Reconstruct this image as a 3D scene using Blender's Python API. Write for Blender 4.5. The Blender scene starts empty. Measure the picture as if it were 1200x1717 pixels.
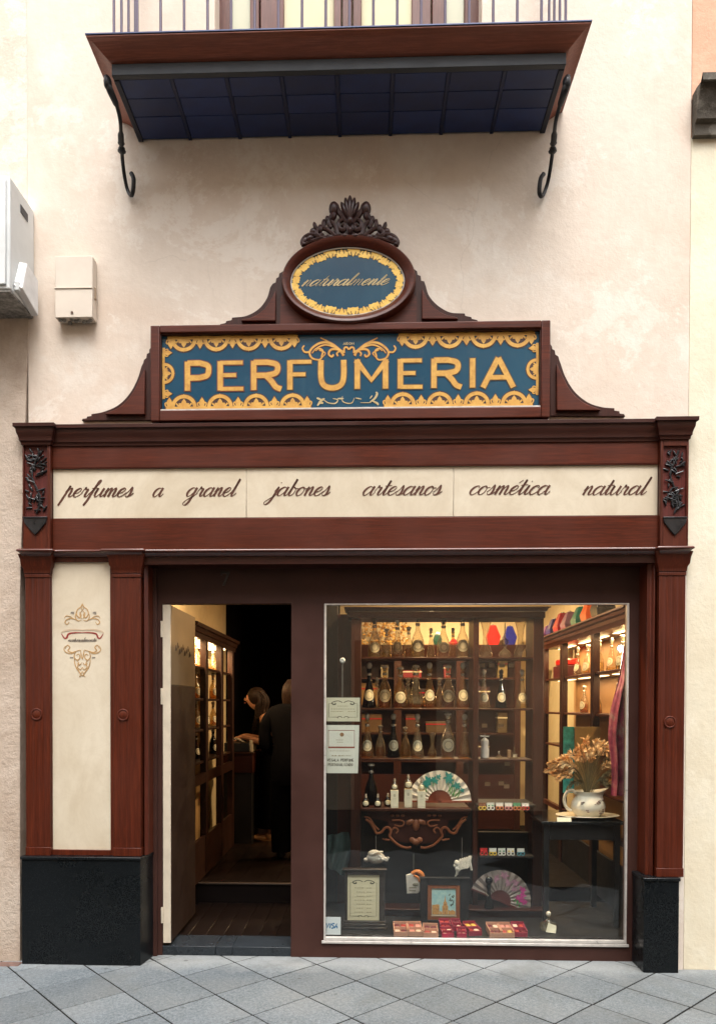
import bpy, bmesh, math, random
from mathutils import Vector, Matrix
C = bpy.context.scene.collection
PI = math.pi
random.seed(7)

# ------------------------------------------------------------------ camera
YAW, PITCH, ROLL = 0.03144557, -0.01492372, 0.00242435
PPX, PPY, DIST, EYE, FPX = 577.88, 1200.89, 4.36533, 1.55, 1236.0
_R0 = Vector((math.cos(YAW), math.sin(YAW), 0))
_F = Vector((-math.sin(YAW) * math.cos(PITCH), math.cos(YAW) * math.cos(PITCH), math.sin(PITCH)))
_U0 = _R0.cross(_F)
_R = _R0 * math.cos(ROLL) + _U0 * math.sin(ROLL)
_U = _U0 * math.cos(ROLL) - _R0 * math.sin(ROLL)
cam = bpy.data.cameras.new('camera')
cam.sensor_fit = 'HORIZONTAL'; cam.sensor_width = 36
cam.lens = FPX / 1200 * 36
cam.shift_x = (600 - PPX) / 1200
cam.shift_y = (PPY - 858.5) / 1200
cam.clip_start = 0.05; cam.clip_end = 400
camo = bpy.data.objects.new('camera', cam); C.objects.link(camo)
M3 = Matrix((_R, _U, -_F)).transposed()
camo.matrix_world = Matrix.Translation((0, -DIST, EYE)) @ M3.to_4x4()
bpy.context.scene.camera = camo

def at(px, py, Y):
    """a place read off the survey photograph, on the vertical plane at depth Y -> (x, z)"""
    d = _F + _R * ((px - PPX) / FPX) - _U * ((py - PPY) / FPX)
    t = (Y + DIST) / d.y
    return (d.x * t, EYE + d.z * t)
def ax(px, Y, py=1180): return at(px, py, Y)[0]
def az(py, Y, px=600): return at(px, py, Y)[1]

# ------------------------------------------------------------------ light
SUN_EL, SUN_AZ = math.radians(66), math.radians(8)     # azimuth measured from -Y (the street side) towards +X
world = bpy.data.worlds.new('World'); bpy.context.scene.world = world
world.use_nodes = True
wn = world.node_tree.nodes; wl = world.node_tree.links
bg = wn['Background']
sky = wn.new('ShaderNodeTexSky'); sky.sky_type = 'NISHITA'; sky.sun_disc = False
sky.sun_elevation = SUN_EL; sky.sun_rotation = PI - SUN_AZ
sky.air_density = 1.0; sky.dust_density = 4.0; sky.ozone_density = 1.0
hs = wn.new('ShaderNodeHueSaturation'); hs.inputs['Saturation'].default_value = .16     # thin white overcast
wl.new(sky.outputs[0], hs.inputs['Color']); wl.new(hs.outputs[0], bg.inputs[0]); bg.inputs[1].default_value = 0.15
sun = bpy.data.lights.new('sun', 'SUN'); sun.energy = 0.75; sun.angle = math.radians(32); sun.color = (1.0, 0.955, 0.89)
suno = bpy.data.objects.new('sun', sun); C.objects.link(suno)
sd = Vector((math.sin(SUN_AZ) * math.cos(SUN_EL), -math.cos(SUN_AZ) * math.cos(SUN_EL), math.sin(SUN_EL)))
suno.rotation_euler = sd.to_track_quat('Z', 'Y').to_euler(); suno.location = (0, -3, 12)
sc = bpy.context.scene
sc.view_settings.view_transform = 'Standard'; sc.view_settings.look = 'None'
sc.view_settings.gamma = 1.0; sc.view_settings.use_curve_mapping = False
sc.view_settings.exposure = 1.68
sc.render.engine = 'CYCLES'
sc.cycles.use_denoising = True
sc.cycles.max_bounces = 8; sc.cycles.diffuse_bounces = 4; sc.cycles.glossy_bounces = 3
sc.cycles.transmission_bounces = 6; sc.cycles.transparent_max_bounces = 24
sc.cycles.caustics_reflective = False; sc.cycles.caustics_refractive = False
sc.cycles.sample_clamp_indirect = 4.0

# ------------------------------------------------------------------ helpers: objects
def empty(name, loc=(0, 0, 0)):
    o = bpy.data.objects.new(name, None); C.objects.link(o); o.location = loc
    o.empty_display_size = .05
    return o
def tag(o, label=None, cat=None, group=None, kind=None):
    if label: o['label'] = label
    if cat: o['category'] = cat
    if group: o['group'] = group
    if kind: o['kind'] = kind
    return o
def thing(name, label, cat, loc=(0, 0, 0), group=None):
    return tag(empty(name, loc), label, cat, group)
def wloc(o):
    v = Vector((0, 0, 0))
    while o is not None:
        v = v + o.location; o = o.parent
    return v
def dup(root, loc, label=None, group=None, rotz=None, scale=None):
    r = root.copy(); C.objects.link(r); r.location = loc
    if rotz is not None: r.rotation_euler = (0, 0, rotz)
    if scale is not None: r.scale = scale if hasattr(scale, '__len__') else (scale,) * 3
    if label: r['label'] = label
    if group: r['group'] = group
    for ch in list(root.children):
        c = ch.copy(); C.objects.link(c); c.parent = r
        for g in list(ch.children):
            d = g.copy(); C.objects.link(d); d.parent = c
    return r

def cr(pts, n=6, closed=False):
    """Catmull-Rom through points of any dimension"""
    P = [Vector(p) for p in pts]
    if len(P) < 3 and not closed: 
        return [P[0].lerp(P[-1], i / n) for i in range(n + 1)]
    out = []
    N = len(P)
    rng = range(N if closed else N - 1)
    for i in rng:
        if closed:
            p0, p1, p2, p3 = P[(i - 1) % N], P[i], P[(i + 1) % N], P[(i + 2) % N]
        else:
            p1, p2 = P[i], P[i + 1]
            p0 = P[i - 1] if i > 0 else p1 * 2 - p2
            p3 = P[i + 2] if i + 2 < N else p2 * 2 - p1
        for k in range(n):
            t = k / n
            out.append(0.5 * ((2 * p1) + (p2 - p0) * t + (2 * p0 - 5 * p1 + 4 * p2 - p3) * t * t + (3 * p1 - p0 - 3 * p2 + p3) * t ** 3))
    if not closed: out.append(P[-1])
    return out

class MB:
    def __init__(s): s.v, s.f, s.m, s.ylift = [], [], [], 0.0
    def add(s, vs, fs, mi=0):
        b = len(s.v); s.v += [Vector(v) for v in vs]
        for f in fs: s.f.append([b + i for i in f]); s.m.append(mi)
        return s
    def box(s, x0, x1, y0, y1, z0, z1, mi=0):
        if x0 > x1: x0, x1 = x1, x0
        if y0 > y1: y0, y1 = y1, y0
        if z0 > z1: z0, z1 = z1, z0
        return s.add([(x0, y0, z0), (x1, y0, z0), (x1, y1, z0), (x0, y1, z0), (x0, y0, z1), (x1, y0, z1), (x1, y1, z1), (x0, y1, z1)],
                     [(0, 3, 2, 1), (4, 5, 6, 7), (0, 1, 5, 4), (1, 2, 6, 5), (2, 3, 7, 6), (3, 0, 4, 7)], mi)
    def hexa(s, v8, mi=0):
        return s.add(v8, [(0, 3, 2, 1), (4, 5, 6, 7), (0, 1, 5, 4), (1, 2, 6, 5), (2, 3, 7, 6), (3, 0, 4, 7)], mi)
    def prism(s, poly, y0, y1, mi=0):
        n = len(poly)
        vs = [(p[0], y0, p[1]) for p in poly] + [(p[0], y1, p[1]) for p in poly]
        fs = [tuple(range(n)), tuple(range(2 * n - 1, n - 1, -1))] + [(i, (i + 1) % n, n + (i + 1) % n, n + i) for i in range(n)]
        return s.add(vs, fs, mi)
    def vprism(s, plan, z0, z1, mi=0):
        n = len(plan)
        vs = [(p[0], p[1], z0) for p in plan] + [(p[0], p[1], z1) for p in plan]
        fs = [tuple(range(n)), tuple(range(2 * n - 1, n - 1, -1))] + [(i, (i + 1) % n, n + (i + 1) % n, n + i) for i in range(n)]
        return s.add(vs, fs, mi)
    def xprism(s, poly, x0, x1, mi=0):
        n = len(poly)
        vs = [(x0, p[0], p[1]) for p in poly] + [(x1, p[0], p[1]) for p in poly]
        fs = [tuple(range(n)), tuple(range(2 * n - 1, n - 1, -1))] + [(i, (i + 1) % n, n + (i + 1) % n, n + i) for i in range(n)]
        return s.add(vs, fs, mi)
    def tube(s, pts, r, n=8, mi=0, flat=1.0, closed=False):
        P = [Vector(p) for p in pts]; N = len(P)
        rs = r if hasattr(r, '__len__') else [r] * N
        T = []
        for i in range(N):
            a = P[(i - 1) % N] if (closed or i > 0) else P[i]
            b = P[(i + 1) % N] if (closed or i < N - 1) else P[i]
            t = b - a
            T.append(t.normalized() if t.length > 1e-9 else Vector((0, 0, 1)))
        up = Vector((0, 1, 0)) if abs(T[0].y) < .9 else Vector((1, 0, 0))
        vs, fs = [], []
        nrm = (up - T[0] * up.dot(T[0])).normalized()
        for i in range(N):
            nrm = nrm - T[i] * nrm.dot(T[i])
            if nrm.length < 1e-6: nrm = T[i].orthogonal()
            nrm.normalize(); bi = T[i].cross(nrm)
            for k in range(n):
                a = 2 * PI * k / n
                vs.append(P[i] + nrm * (math.cos(a) * rs[i] * flat) + bi * (math.sin(a) * rs[i]))
        for i in range(N - 1 if not closed else N):
            j = (i + 1) % N
            for k in range(n): fs.append((i * n + k, i * n + (k + 1) % n, j * n + (k + 1) % n, j * n + k))
        if not closed:
            fs.append(tuple(range(n - 1, -1, -1))); fs.append(tuple((N - 1) * n + k for k in range(n)))
        return s.add(vs, fs, mi)
    def lathe(s, prof, cx=0, cy=0, cz=0, n=16, mi=0, sx=1.0, sy=1.0):
        vs, fs = [], []
        for (r, z) in prof:
            for k in range(n):
                a = 2 * PI * k / n
                vs.append((cx + r * sx * math.cos(a), cy + r * sy * math.sin(a), cz + z))
        N = len(prof)
        for i in range(N - 1):
            for k in range(n): fs.append((i * n + k, i * n + (k + 1) % n, (i + 1) * n + (k + 1) % n, (i + 1) * n + k))
        if prof[0][0] > 1e-6: fs.append(tuple(range(n - 1, -1, -1)))
        if prof[-1][0] > 1e-6: fs.append(tuple((N - 1) * n + k for k in range(n)))
        return s.add(vs, fs, mi)
    def ball(s, c, r, nu=10, nv=6, mi=0, rot=None):
        r = r if hasattr(r, '__len__') else (r, r, r)
        c = Vector(c); vs = []; fs = []
        for j in range(1, nv):
            th = PI * j / nv
            for i in range(nu):
                a = 2 * PI * i / nu
                p = Vector((r[0] * math.sin(th) * math.cos(a), r[1] * math.sin(th) * math.sin(a), r[2] * math.cos(th)))
                vs.append(c + (rot @ p if rot else p))
        for q in (1, -1):
            p = Vector((0, 0, q * r[2])); vs.append(c + (rot @ p if rot else p))
        top, bot = len(vs) - 2, len(vs) - 1
        for j in range(nv - 2):
            for i in range(nu): fs.append((j * nu + i, (j + 1) * nu + i, (j + 1) * nu + (i + 1) % nu, j * nu + (i + 1) % nu))
        for i in range(nu):
            fs.append((top, i, (i + 1) % nu)); fs.append((bot, (nv - 2) * nu + (i + 1) % nu, (nv - 2) * nu + i))
        return s.add(vs, fs, mi)
    def ribbon(s, pts, w, y, mi=0, thick=0.0012):
        """paint or gilt: a thin raised stroke in the XZ plane; w scalar or per point"""
        P = [Vector((p[0], p[1])) for p in pts]; N = len(P)
        ws = w if hasattr(w, '__len__') else [w] * N
        s.ylift = (s.ylift + 0.00007) % 0.0012
        y = y - s.ylift
        vs, fs = [], []
        for i in range(N):
            t = P[min(i + 1, N - 1)] - P[max(i - 1, 0)]
            if t.length < 1e-9: t = Vector((1, 0))
            t.normalize(); nn = Vector((-t.y, t.x)) * (ws[i] / 2)
            a, b = P[i] + nn, P[i] - nn
            vs += [(a.x, y, a.y), (b.x, y, b.y), (a.x, y + thick, a.y), (b.x, y + thick, b.y)]
        for i in range(N - 1):
            q = 4 * i
            fs += [(q, q + 4, q + 5, q + 1), (q, q + 2, q + 6, q + 4), (q + 1, q + 5, q + 7, q + 3)]
        q = 4 * (N - 1)
        fs += [(0, 1, 3, 2), (q, q + 2, q + 3, q + 1)]
        return s.add(vs, fs, mi)
    def loft(s, rings, n=16, mi=0):
        vs, fs = [], []
        for (cx, cy, cz, rx, ry) in rings:
            for k in range(n): a = 2 * PI * k / n; vs.append((cx + rx * math.cos(a), cy + ry * math.sin(a), cz))
        for i in range(len(rings) - 1):
            for k in range(n): fs.append((i * n + k, i * n + (k + 1) % n, (i + 1) * n + (k + 1) % n, (i + 1) * n + k))
        fs.append(tuple(range(n - 1, -1, -1))); fs.append(tuple((len(rings) - 1) * n + k for k in range(n)))
        return s.add(vs, fs, mi)
    def sweep(s, prof, path, mi=0, cap=True):
        """moulding: prof = [(out, z)], path = plan polyline [(x, y)], outward = right of travel turned to the street"""
        P = [Vector((p[0], p[1])) for p in path]; N = len(P); n = len(prof)
        off = []
        for i in range(N):
            nrms = []
            if i > 0: d = (P[i] - P[i - 1]).normalized(); nrms.append(Vector((d.y, -d.x)))
            if i < N - 1: d = (P[i + 1] - P[i]).normalized(); nrms.append(Vector((d.y, -d.x)))
            if len(nrms) == 1: off.append(nrms[0])
            else:
                b = nrms[0] + nrms[1]; off.append(b / max(1e-6, (1 + nrms[0].dot(nrms[1]))))
        vs, fs = [], []
        for i in range(N):
            for (o, z) in prof:
                q = P[i] + off[i] * o; vs.append((q.x, q.y, z))
        for i in range(N - 1):
            for k in range(n - 1): fs.append((i * n + k, (i + 1) * n + k, (i + 1) * n + k + 1, i * n + k + 1))
        if cap:
            fs.append(tuple(range(n))); fs.append(tuple((N - 1) * n + k for k in range(n - 1, -1, -1)))
        return s.add(vs, fs, mi)
    def build(s, name, mats, parent=None, bevel=0.0, smooth=True, angle=40, local=False, seg=2, recalc=True):
        me = bpy.data.meshes.new(name)
        base = wloc(parent) if (parent is not None and not local) else Vector((0, 0, 0))
        me.from_pydata([tuple(v - base) for v in s.v], [], s.f)
        mats = mats if isinstance(mats, (list, tuple)) else [mats]
        for m in mats: me.materials.append(m)
        if len(mats) > 1: me.polygons.foreach_set('material_index', s.m)
        me.update()
        if recalc:
            bm = bmesh.new(); bm.from_mesh(me); bmesh.ops.recalc_face_normals(bm, faces=bm.faces); bm.to_mesh(me); bm.free()
        if smooth:
            me.polygons.foreach_set('use_smooth', [True] * len(me.polygons))
            me.set_sharp_from_angle(angle=math.radians(angle))
        o = bpy.data.objects.new(name, me); C.objects.link(o)
        if parent is not None: o.parent = parent
        if bevel > 0:
            b = o.modifiers.new('bevel', 'BEVEL'); b.width = bevel; b.segments = seg; b.limit_method = 'ANGLE'; b.angle_limit = math.radians(45)
            b.harden_normals = False
        return o
def structure(o): o['kind'] = 'structure'; return o

# ------------------------------------------------------------------ materials
def srgb(r, g, b):
    f = lambda c: (c / 255 / 12.92) if c / 255 <= .04045 else ((c / 255 + .055) / 1.055) ** 2.4
    return (f(r), f(g), f(b), 1)
def nmat(name):
    m = bpy.data.materials.new(name); m.use_nodes = True
    nt = m.node_tree; return m, nt, nt.nodes['Principled BSDF']
def node(nt, t, **kw):
    n = nt.nodes.new(t)
    for k, v in kw.items():
        if k.startswith('i_'):
            key = k[2:]; key = int(key) if key.isdigit() else key.replace('_', ' ')
            n.inputs[key].default_value = v
        else: setattr(n, k, v)
    return n
def coords(nt, scale=(1, 1, 1), rot=(0, 0, 0), kind='Object'):
    tc = node(nt, 'ShaderNodeTexCoord'); mp = node(nt, 'ShaderNodeMapping')
    mp.inputs['Scale'].default_value = scale; mp.inputs['Rotation'].default_value = rot
    nt.links.new(tc.outputs[kind], mp.inputs[0]); return mp.outputs[0]
def noise(nt, vec, scale, detail=5, rough=.6, dist=0):
    n = node(nt, 'ShaderNodeTexNoise'); n.inputs['Scale'].default_value = scale; n.inputs['Detail'].default_value = detail
    n.inputs['Roughness'].default_value = rough; n.inputs['Distortion'].default_value = dist
    nt.links.new(vec, n.inputs['Vector']); return n.outputs['Fac']
def ramp(nt, fac, stops):
    r = node(nt, 'ShaderNodeValToRGB'); e = r.color_ramp.elements
    while len(e) < len(stops): e.new(.5)
    for i, (p, c) in enumerate(stops):
        e[i].position = p; e[i].color = c if hasattr(c, '__len__') else (c, c, c, 1)
    nt.links.new(fac, r.inputs[0]); return r.outputs[0]
def mixc(nt, fac, a, b, mode='MIX'):
    m = node(nt, 'ShaderNodeMix', data_type='RGBA', blend_type=mode)
    for v, i in ((fac, 0), (a, 6), (b, 7)):
        if hasattr(v, 'is_linked') or hasattr(v, 'links'): nt.links.new(v, m.inputs[i])
        else: m.inputs[i].default_value = v
    return m.outputs[2]
def bump(nt, b, h, strength=.2, dist=.01):
    n = node(nt, 'ShaderNodeBump'); n.inputs['Strength'].default_value = strength; n.inputs['Distance'].default_value = dist
    nt.links.new(h, n.inputs['Height']); nt.links.new(n.outputs[0], b.inputs['Normal'])
def scl(c, k): return (min(1, c[0] * k), min(1, c[1] * k), min(1, c[2] * k), 1)
def plain(name, col, rough=.5, metal=0, var=.12, scale=12, bmp=.05, spec=.5, stretch=(1, 1, 1), rvar=.08):
    m, nt, b = nmat(name)
    v = coords(nt, stretch); f = noise(nt, v, scale)
    c = ramp(nt, f, [(.3, scl(col, 1 - var)), (.7, scl(col, 1 + var))])
    nt.links.new(c, b.inputs['Base Color'])
    r = ramp(nt, f, [(.3, max(0, rough - rvar)), (.7, min(1, rough + rvar))]); nt.links.new(r, b.inputs['Roughness'])
    b.inputs['Metallic'].default_value = metal; b.inputs['Specular IOR Level'].default_value = spec
    if bmp > 0: bump(nt, b, noise(nt, v, scale * 6, 3), bmp, .004)
    return m
def wood(name, c1, c2, axis='X', rough=.38, scale=1.0, coat=.06):
    m, nt, b = nmat(name)
    st = {'X': (1.2, 26, 26), 'Z': (26, 26, 1.2), 'Y': (26, 1.2, 26)}[axis]
    v = coords(nt, tuple(q * scale for q in st))
    f = noise(nt, v, 1.4, 8, .65, 1.2); g = noise(nt, v, 6, 4, .7, .3)
    big = noise(nt, coords(nt, (1, 1, 1)), 2.3, 4, .6)
    c = ramp(nt, f, [(.28, c1), (.72, c2)])
    c = mixc(nt, ramp(nt, g, [(.42, .55), (.62, 0.0)]), c, scl(c1, .55))
    c = mixc(nt, ramp(nt, big, [(.35, .0), (.7, .6)]), c, scl(c2, .62))
    nt.links.new(c, b.inputs['Base Color'])
    nt.links.new(ramp(nt, big, [(.3, rough - .08), (.7, rough + .14)]), b.inputs['Roughness'])
    b.inputs['Specular IOR Level'].default_value = .28; b.inputs['Coat Weight'].default_value = coat; b.inputs['Coat Roughness'].default_value = .25
    bump(nt, b, g, .10, .003)
    return m
def glassy(name, tint, rim=.35, gloss=.05, rimcol=None, refl=1.0, body=None, amount=.0):
    """thin clear glass: tinted see-through, denser at grazing angles, with a clear reflection"""
    m, nt, b = nmat(name); nt.nodes.remove(b)
    out = nt.nodes['Material Output']
    tr = node(nt, 'ShaderNodeBsdfTransparent'); gl = node(nt, 'ShaderNodeBsdfGlossy'); gl.inputs['Roughness'].default_value = gloss
    lw = node(nt, 'ShaderNodeLayerWeight'); lw.inputs['Blend'].default_value = .45
    nt.links.new(mixc(nt, ramp(nt, lw.outputs['Facing'], [(.35, 0.0), (.95, 1.0)]), tint, rimcol or scl(tint, rim)), tr.inputs[0])
    fr = node(nt, 'ShaderNodeFresnel'); ge = node(nt, 'ShaderNodeNewGeometry')     # same reflectance from both sides of the glass
    mr_ = node(nt, 'ShaderNodeMapRange'); mr_.inputs[3].default_value = 1.5; mr_.inputs[4].default_value = 1 / 1.5
    nt.links.new(ge.outputs['Backfacing'], mr_.inputs[0]); nt.links.new(mr_.outputs[0], fr.inputs['IOR'])
    mm = node(nt, 'ShaderNodeMath', operation='MULTIPLY'); mm.inputs[1].default_value = refl
    nt.links.new(fr.outputs[0], mm.inputs[0])
    mx = node(nt, 'ShaderNodeMixShader')
    nt.links.new(mm.outputs[0], mx.inputs[0]); nt.links.new(tr.outputs[0], mx.inputs[1]); nt.links.new(gl.outputs[0], mx.inputs[2])
    if body:   # pale colour mixed in: a painted glow for bottles, dusty haze for the pane
        df = node(nt, 'ShaderNodeBsdfDiffuse'); df.inputs[0].default_value = body; tl = node(nt, 'ShaderNodeBsdfTranslucent'); tl.inputs[0].default_value = body
        m1 = node(nt, 'ShaderNodeMixShader'); m1.inputs[0].default_value = .5; nt.links.new(df.outputs[0], m1.inputs[1]); nt.links.new(tl.outputs[0], m1.inputs[2])
        m2 = node(nt, 'ShaderNodeMixShader'); m2.inputs[0].default_value = amount; nt.links.new(mx.outputs[0], m2.inputs[1]); nt.links.new(m1.outputs[0], m2.inputs[2]); mx = m2
    nt.links.new(mx.outputs[0], out.inputs[0]); return m
def emit(name, col, strength):
    m, nt, b = nmat(name)
    b.inputs['Base Color'].default_value = (.8, .8, .8, 1)
    b.inputs['Emission Color'].default_value = col; b.inputs['Emission Strength'].default_value = strength
    return m

def plaster(name, cols, seed=0.0, big=.55, rough=.9, b=.35, fine=30):
    m, nt, bs = nmat(name)
    v0 = coords(nt, (1, 1, 1))
    ad = node(nt, 'ShaderNodeVectorMath', operation='ADD'); ad.inputs[1].default_value = (seed, seed * 1.7, seed * .6)
    nt.links.new(v0, ad.inputs[0]); v = ad.outputs[0]
    n1 = noise(nt, v, big, 9, .68, .4); n2 = noise(nt, v, big * 2.3, 10, .74, .2); n3 = noise(nt, v, 9, 6, .7); n4 = noise(nt, v, fine, 6, .7)
    c = ramp(nt, n1, [(.40, cols[0]), (.52, cols[1])])
    c = mixc(nt, ramp(nt, n2, [(.54, 0.0), (.62, .5)]), c, cols[2])
    c = mixc(nt, ramp(nt, n3, [(.3, .28), (.6, 0.0)]), c, scl(cols[0], .84))
    n5 = noise(nt, v, 1.05, 11, .78, .3); c = mixc(nt, ramp(nt, n5, [(.54, 0.0), (.565, .4), (.66, .55)]), c, scl(cols[2], 1.06))
    c = mixc(nt, ramp(nt, n4, [(.62, 0.0), (.8, .25)]), c, scl(cols[1], .7))
    sv = noise(nt, coords(nt, (9, 9, .35)), 1.3, 5, .7)
    c = mixc(nt, ramp(nt, sv, [(.56, 0.0), (.8, .22)]), c, scl(cols[0], .72))
    dv = node(nt, 'ShaderNodeVectorMath', operation='ADD'); nz = node(nt, 'ShaderNodeTexNoise'); nz.inputs['Scale'].default_value = 2.4; nz.inputs['Detail'].default_value = 6
    nt.links.new(v, nz.inputs['Vector']); sc_ = node(nt, 'ShaderNodeVectorMath', operation='SCALE'); sc_.inputs['Scale'].default_value = .5
    nt.links.new(nz.outputs['Color'], sc_.inputs[0]); nt.links.new(v, dv.inputs[0]); nt.links.new(sc_.outputs[0], dv.inputs[1])
    vo = node(nt, 'ShaderNodeTexVoronoi', feature='DISTANCE_TO_EDGE'); vo.inputs['Scale'].default_value = .85; nt.links.new(dv.outputs[0], vo.inputs['Vector'])
    ckm = node(nt, 'ShaderNodeMath', operation='MULTIPLY'); nt.links.new(ramp(nt, vo.outputs['Distance'], [(.0, 1.0), (.0045, 0.0)]), ckm.inputs[0]); nt.links.new(ramp(nt, n1, [(.52, 0.0), (.62, .22)]), ckm.inputs[1])
    c = mixc(nt, ckm.outputs[0], c, scl(cols[0], .45))
    nt.links.new(c, bs.inputs['Base Color']); bs.inputs['Roughness'].default_value = rough
    bs.inputs['Specular IOR Level'].default_value = .25
    mm = node(nt, 'ShaderNodeMath', operation='ADD'); nt.links.new(n3, mm.inputs[0]); nt.links.new(n4, mm.inputs[1])
    m2 = node(nt, 'ShaderNodeMath', operation='ADD'); nt.links.new(mm.outputs[0], m2.inputs[0]); nt.links.new(n2, m2.inputs[1])
    bump(nt, bs, m2.outputs[0], b, .012)
    return m
MAH1, MAH2 = (.050, .0085, .0036, 1), (.135, .0250, .0090, 1)
WX = wood('mahogany_horizontal', MAH1, MAH2, 'X'); WZ = wood('mahogany_vertical', MAH1, MAH2, 'Z')
WDX = wood('dark_mahogany_horizontal', (.028, .0068, .0042, 1), (.066, .0155, .0085, 1), 'X'); WDZ = wood('dark_mahogany_vertical', (.028, .0068, .0042, 1), (.066, .0155, .0085, 1), 'Z')
WIN_X = wood('shop_cabinet_wood', (.026, .0078, .0045, 1), (.066, .020, .0105, 1), 'X', .35); WIN_Z = wood('shop_cabinet_wood_upright', (.026, .0078, .0045, 1), (.066, .020, .0105, 1), 'Z', .35)
BALW = wood('balcony_wood', (.21, .062, .036, 1), (.34, .11, .066, 1), 'X', .5, 1, .1)  # lighter than the shopfront wood: bounce from the street put into the colour
CARVE = plain('dark_carved_wood', (.032, .0075, .0055, 1), .4, 0, .3, 30, .1)
IRON = plain('black_iron', (.018, .018, .02, 1), .45, .3, .25, 30, .15)
EBON = plain('dark_bronze_carving', (.022, .021, .022, 1), .35, .35, .3, 40, .15)
FRAMEP = plain('brown_painted_metal', (.050, .021, .016, 1), .5, 0, .16, 5, .04, .22)
ALU = plain('pale_aluminium_bead', (.58, .54, .50, 1), .35, .3, .15, 20, .03)
DOORWH = plain('cream_door_edge', (.62, .54, .42, 1), .5, 0, .1, 9, .05)

def granite(name, base, fleck, scale=260):
    m, nt, b = nmat(name); v = coords(nt)
    f = noise(nt, v, scale, 3, .6); g = noise(nt, v, 3, 4, .6)
    c = ramp(nt, f, [(.52, base), (.74, fleck)]); c = mixc(nt, ramp(nt, g, [(.4, 0.0), (.75, .5)]), c, scl(base, 2.2))
    nt.links.new(c, b.inputs['Base Color']); nt.links.new(ramp(nt, g, [(.3, .2), (.7, .38)]), b.inputs['Roughness']); b.inputs['Specular IOR Level'].default_value = .22; return m
GRAN = granite('black_granite', (.0025, .0035, .0045, 1), (.035, .04, .04, 1))
def marble(name, c1, c2, c3):
    m, nt, b = nmat(name); v = coords(nt, (1, 1, .8), (0, .5, 0))
    f = noise(nt, v, 2.2, 7, .6, 1.6); g = noise(nt, v, 7, 7, .65, 2.0)
    c = ramp(nt, f, [(.3, c1), (.65, c2)]); c = mixc(nt, ramp(nt, g, [(.46, 0.0), (.5, .14), (.54, 0.0)]), c, c3)
    nt.links.new(c, b.inputs['Base Color']); b.inputs['Roughness'].default_value = .32
    b.inputs['Coat Weight'].default_value = .15; return m
CREAM = marble('cream_marble', (.56, .475, .35, 1), (.68, .605, .475, 1), (.48, .39, .27, 1))
LETTER = plain('brown_script_paint', (.085, .026, .012, 1), .5, 0, .15, 30, .05)

# ---- the ground: pavement of diagonal stone tiles
gm = plain('street_mortar', (.014, .0135, .013, 1), .95, 0, .3, 18, .3, .1)
pav = structure(MB().box(-30, 30, -30, .35, -.4, -.0035).build('pavement', gm, smooth=False))
def stone(name, k):
    m, nt, b = nmat(name); v = coords(nt)
    oi = node(nt, 'ShaderNodeObjectInfo')
    f = noise(nt, v, 48, 6, .8); g = noise(nt, v, 2.6, 7, .7); h = noise(nt, v, 120, 2, .5)
    c = ramp(nt, f, [(.3, (.024, .033, .040, 1)), (.72, (.21, .24, .262, 1))])
    c = mixc(nt, ramp(nt, g, [(.35, .0), (.7, .45)]), c, (.225, .248, .262, 1))
    c = mixc(nt, ramp(nt, h, [(.56, 0.0), (.68, .75)]), c, (.05, .055, .06, 1))
    gg = noise(nt, v, 1.1, 5, .7); c = mixc(nt, ramp(nt, gg, [(.5, 0.0), (.72, .35)]), c, (.12, .12, .115, 1))
    rv = ramp(nt, oi.outputs['Random'], [(0, .84), (1, 1.12)])
    c = mixc(nt, 1.0, c, rv, 'MULTIPLY')
    ck = node(nt, 'ShaderNodeTexWave', wave_type='BANDS', bands_direction='DIAGONAL'); ck.inputs['Scale'].default_value = .42
    ck.inputs['Distortion'].default_value = 3.5; ck.inputs['Detail'].default_value = 5; nt.links.new(v, ck.inputs['Vector'])
    c = mixc(nt, ramp(nt, ck.outputs['Fac'], [(.9990, 0.0), (.9999, .6)]), c, (.6, .6, .58, 1))
    ge = node(nt, 'ShaderNodeNewGeometry'); sx_ = node(nt, 'ShaderNodeSeparateXYZ'); nt.links.new(ge.outputs['Position'], sx_.inputs[0])
    wp = noise(nt, ge.outputs['Position'], 6, 6, .7); ad = node(nt, 'ShaderNodeMath', operation='MULTIPLY_ADD'); ad.inputs[1].default_value = .35; nt.links.new(wp, ad.inputs[0]); nt.links.new(sx_.outputs['Y'], ad.inputs[2])
    c = mixc(nt, ramp(nt, ad.outputs[0], [(.02, 0.0), (.18, .42)]), c, (.36, .37, .36, 1))     # pale cement dust along the shopfront
    vg = node(nt, 'ShaderNodeTexVoronoi'); vg.inputs['Scale'].default_value = 5.5; nt.links.new(ge.outputs['Position'], vg.inputs['Vector'])
    c = mixc(nt, ramp(nt, vg.outputs['Distance'], [(.06, .6), (.085, 0.0)]), c, (.045, .047, .05, 1))      # trodden gum
    st_ = noise(nt, ge.outputs['Position'], 1.7, 7, .72, .6); c = mixc(nt, ramp(nt, st_, [(.52, 0.0), (.66, .42)]), c, (.10, .105, .10, 1))
    nt.links.new(c, b.inputs['Base Color']); b.inputs['Roughness'].default_value = .72
    bump(nt, b, f, .35, .006); return m
STONE = stone('grey_stone', 1)
TH = -.0295
hd = .2474
ux, uy = Vector((math.cos(TH), math.sin(TH))) * hd, Vector((-math.sin(TH), math.cos(TH))) * hd
tm = None
ntile = 0
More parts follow.
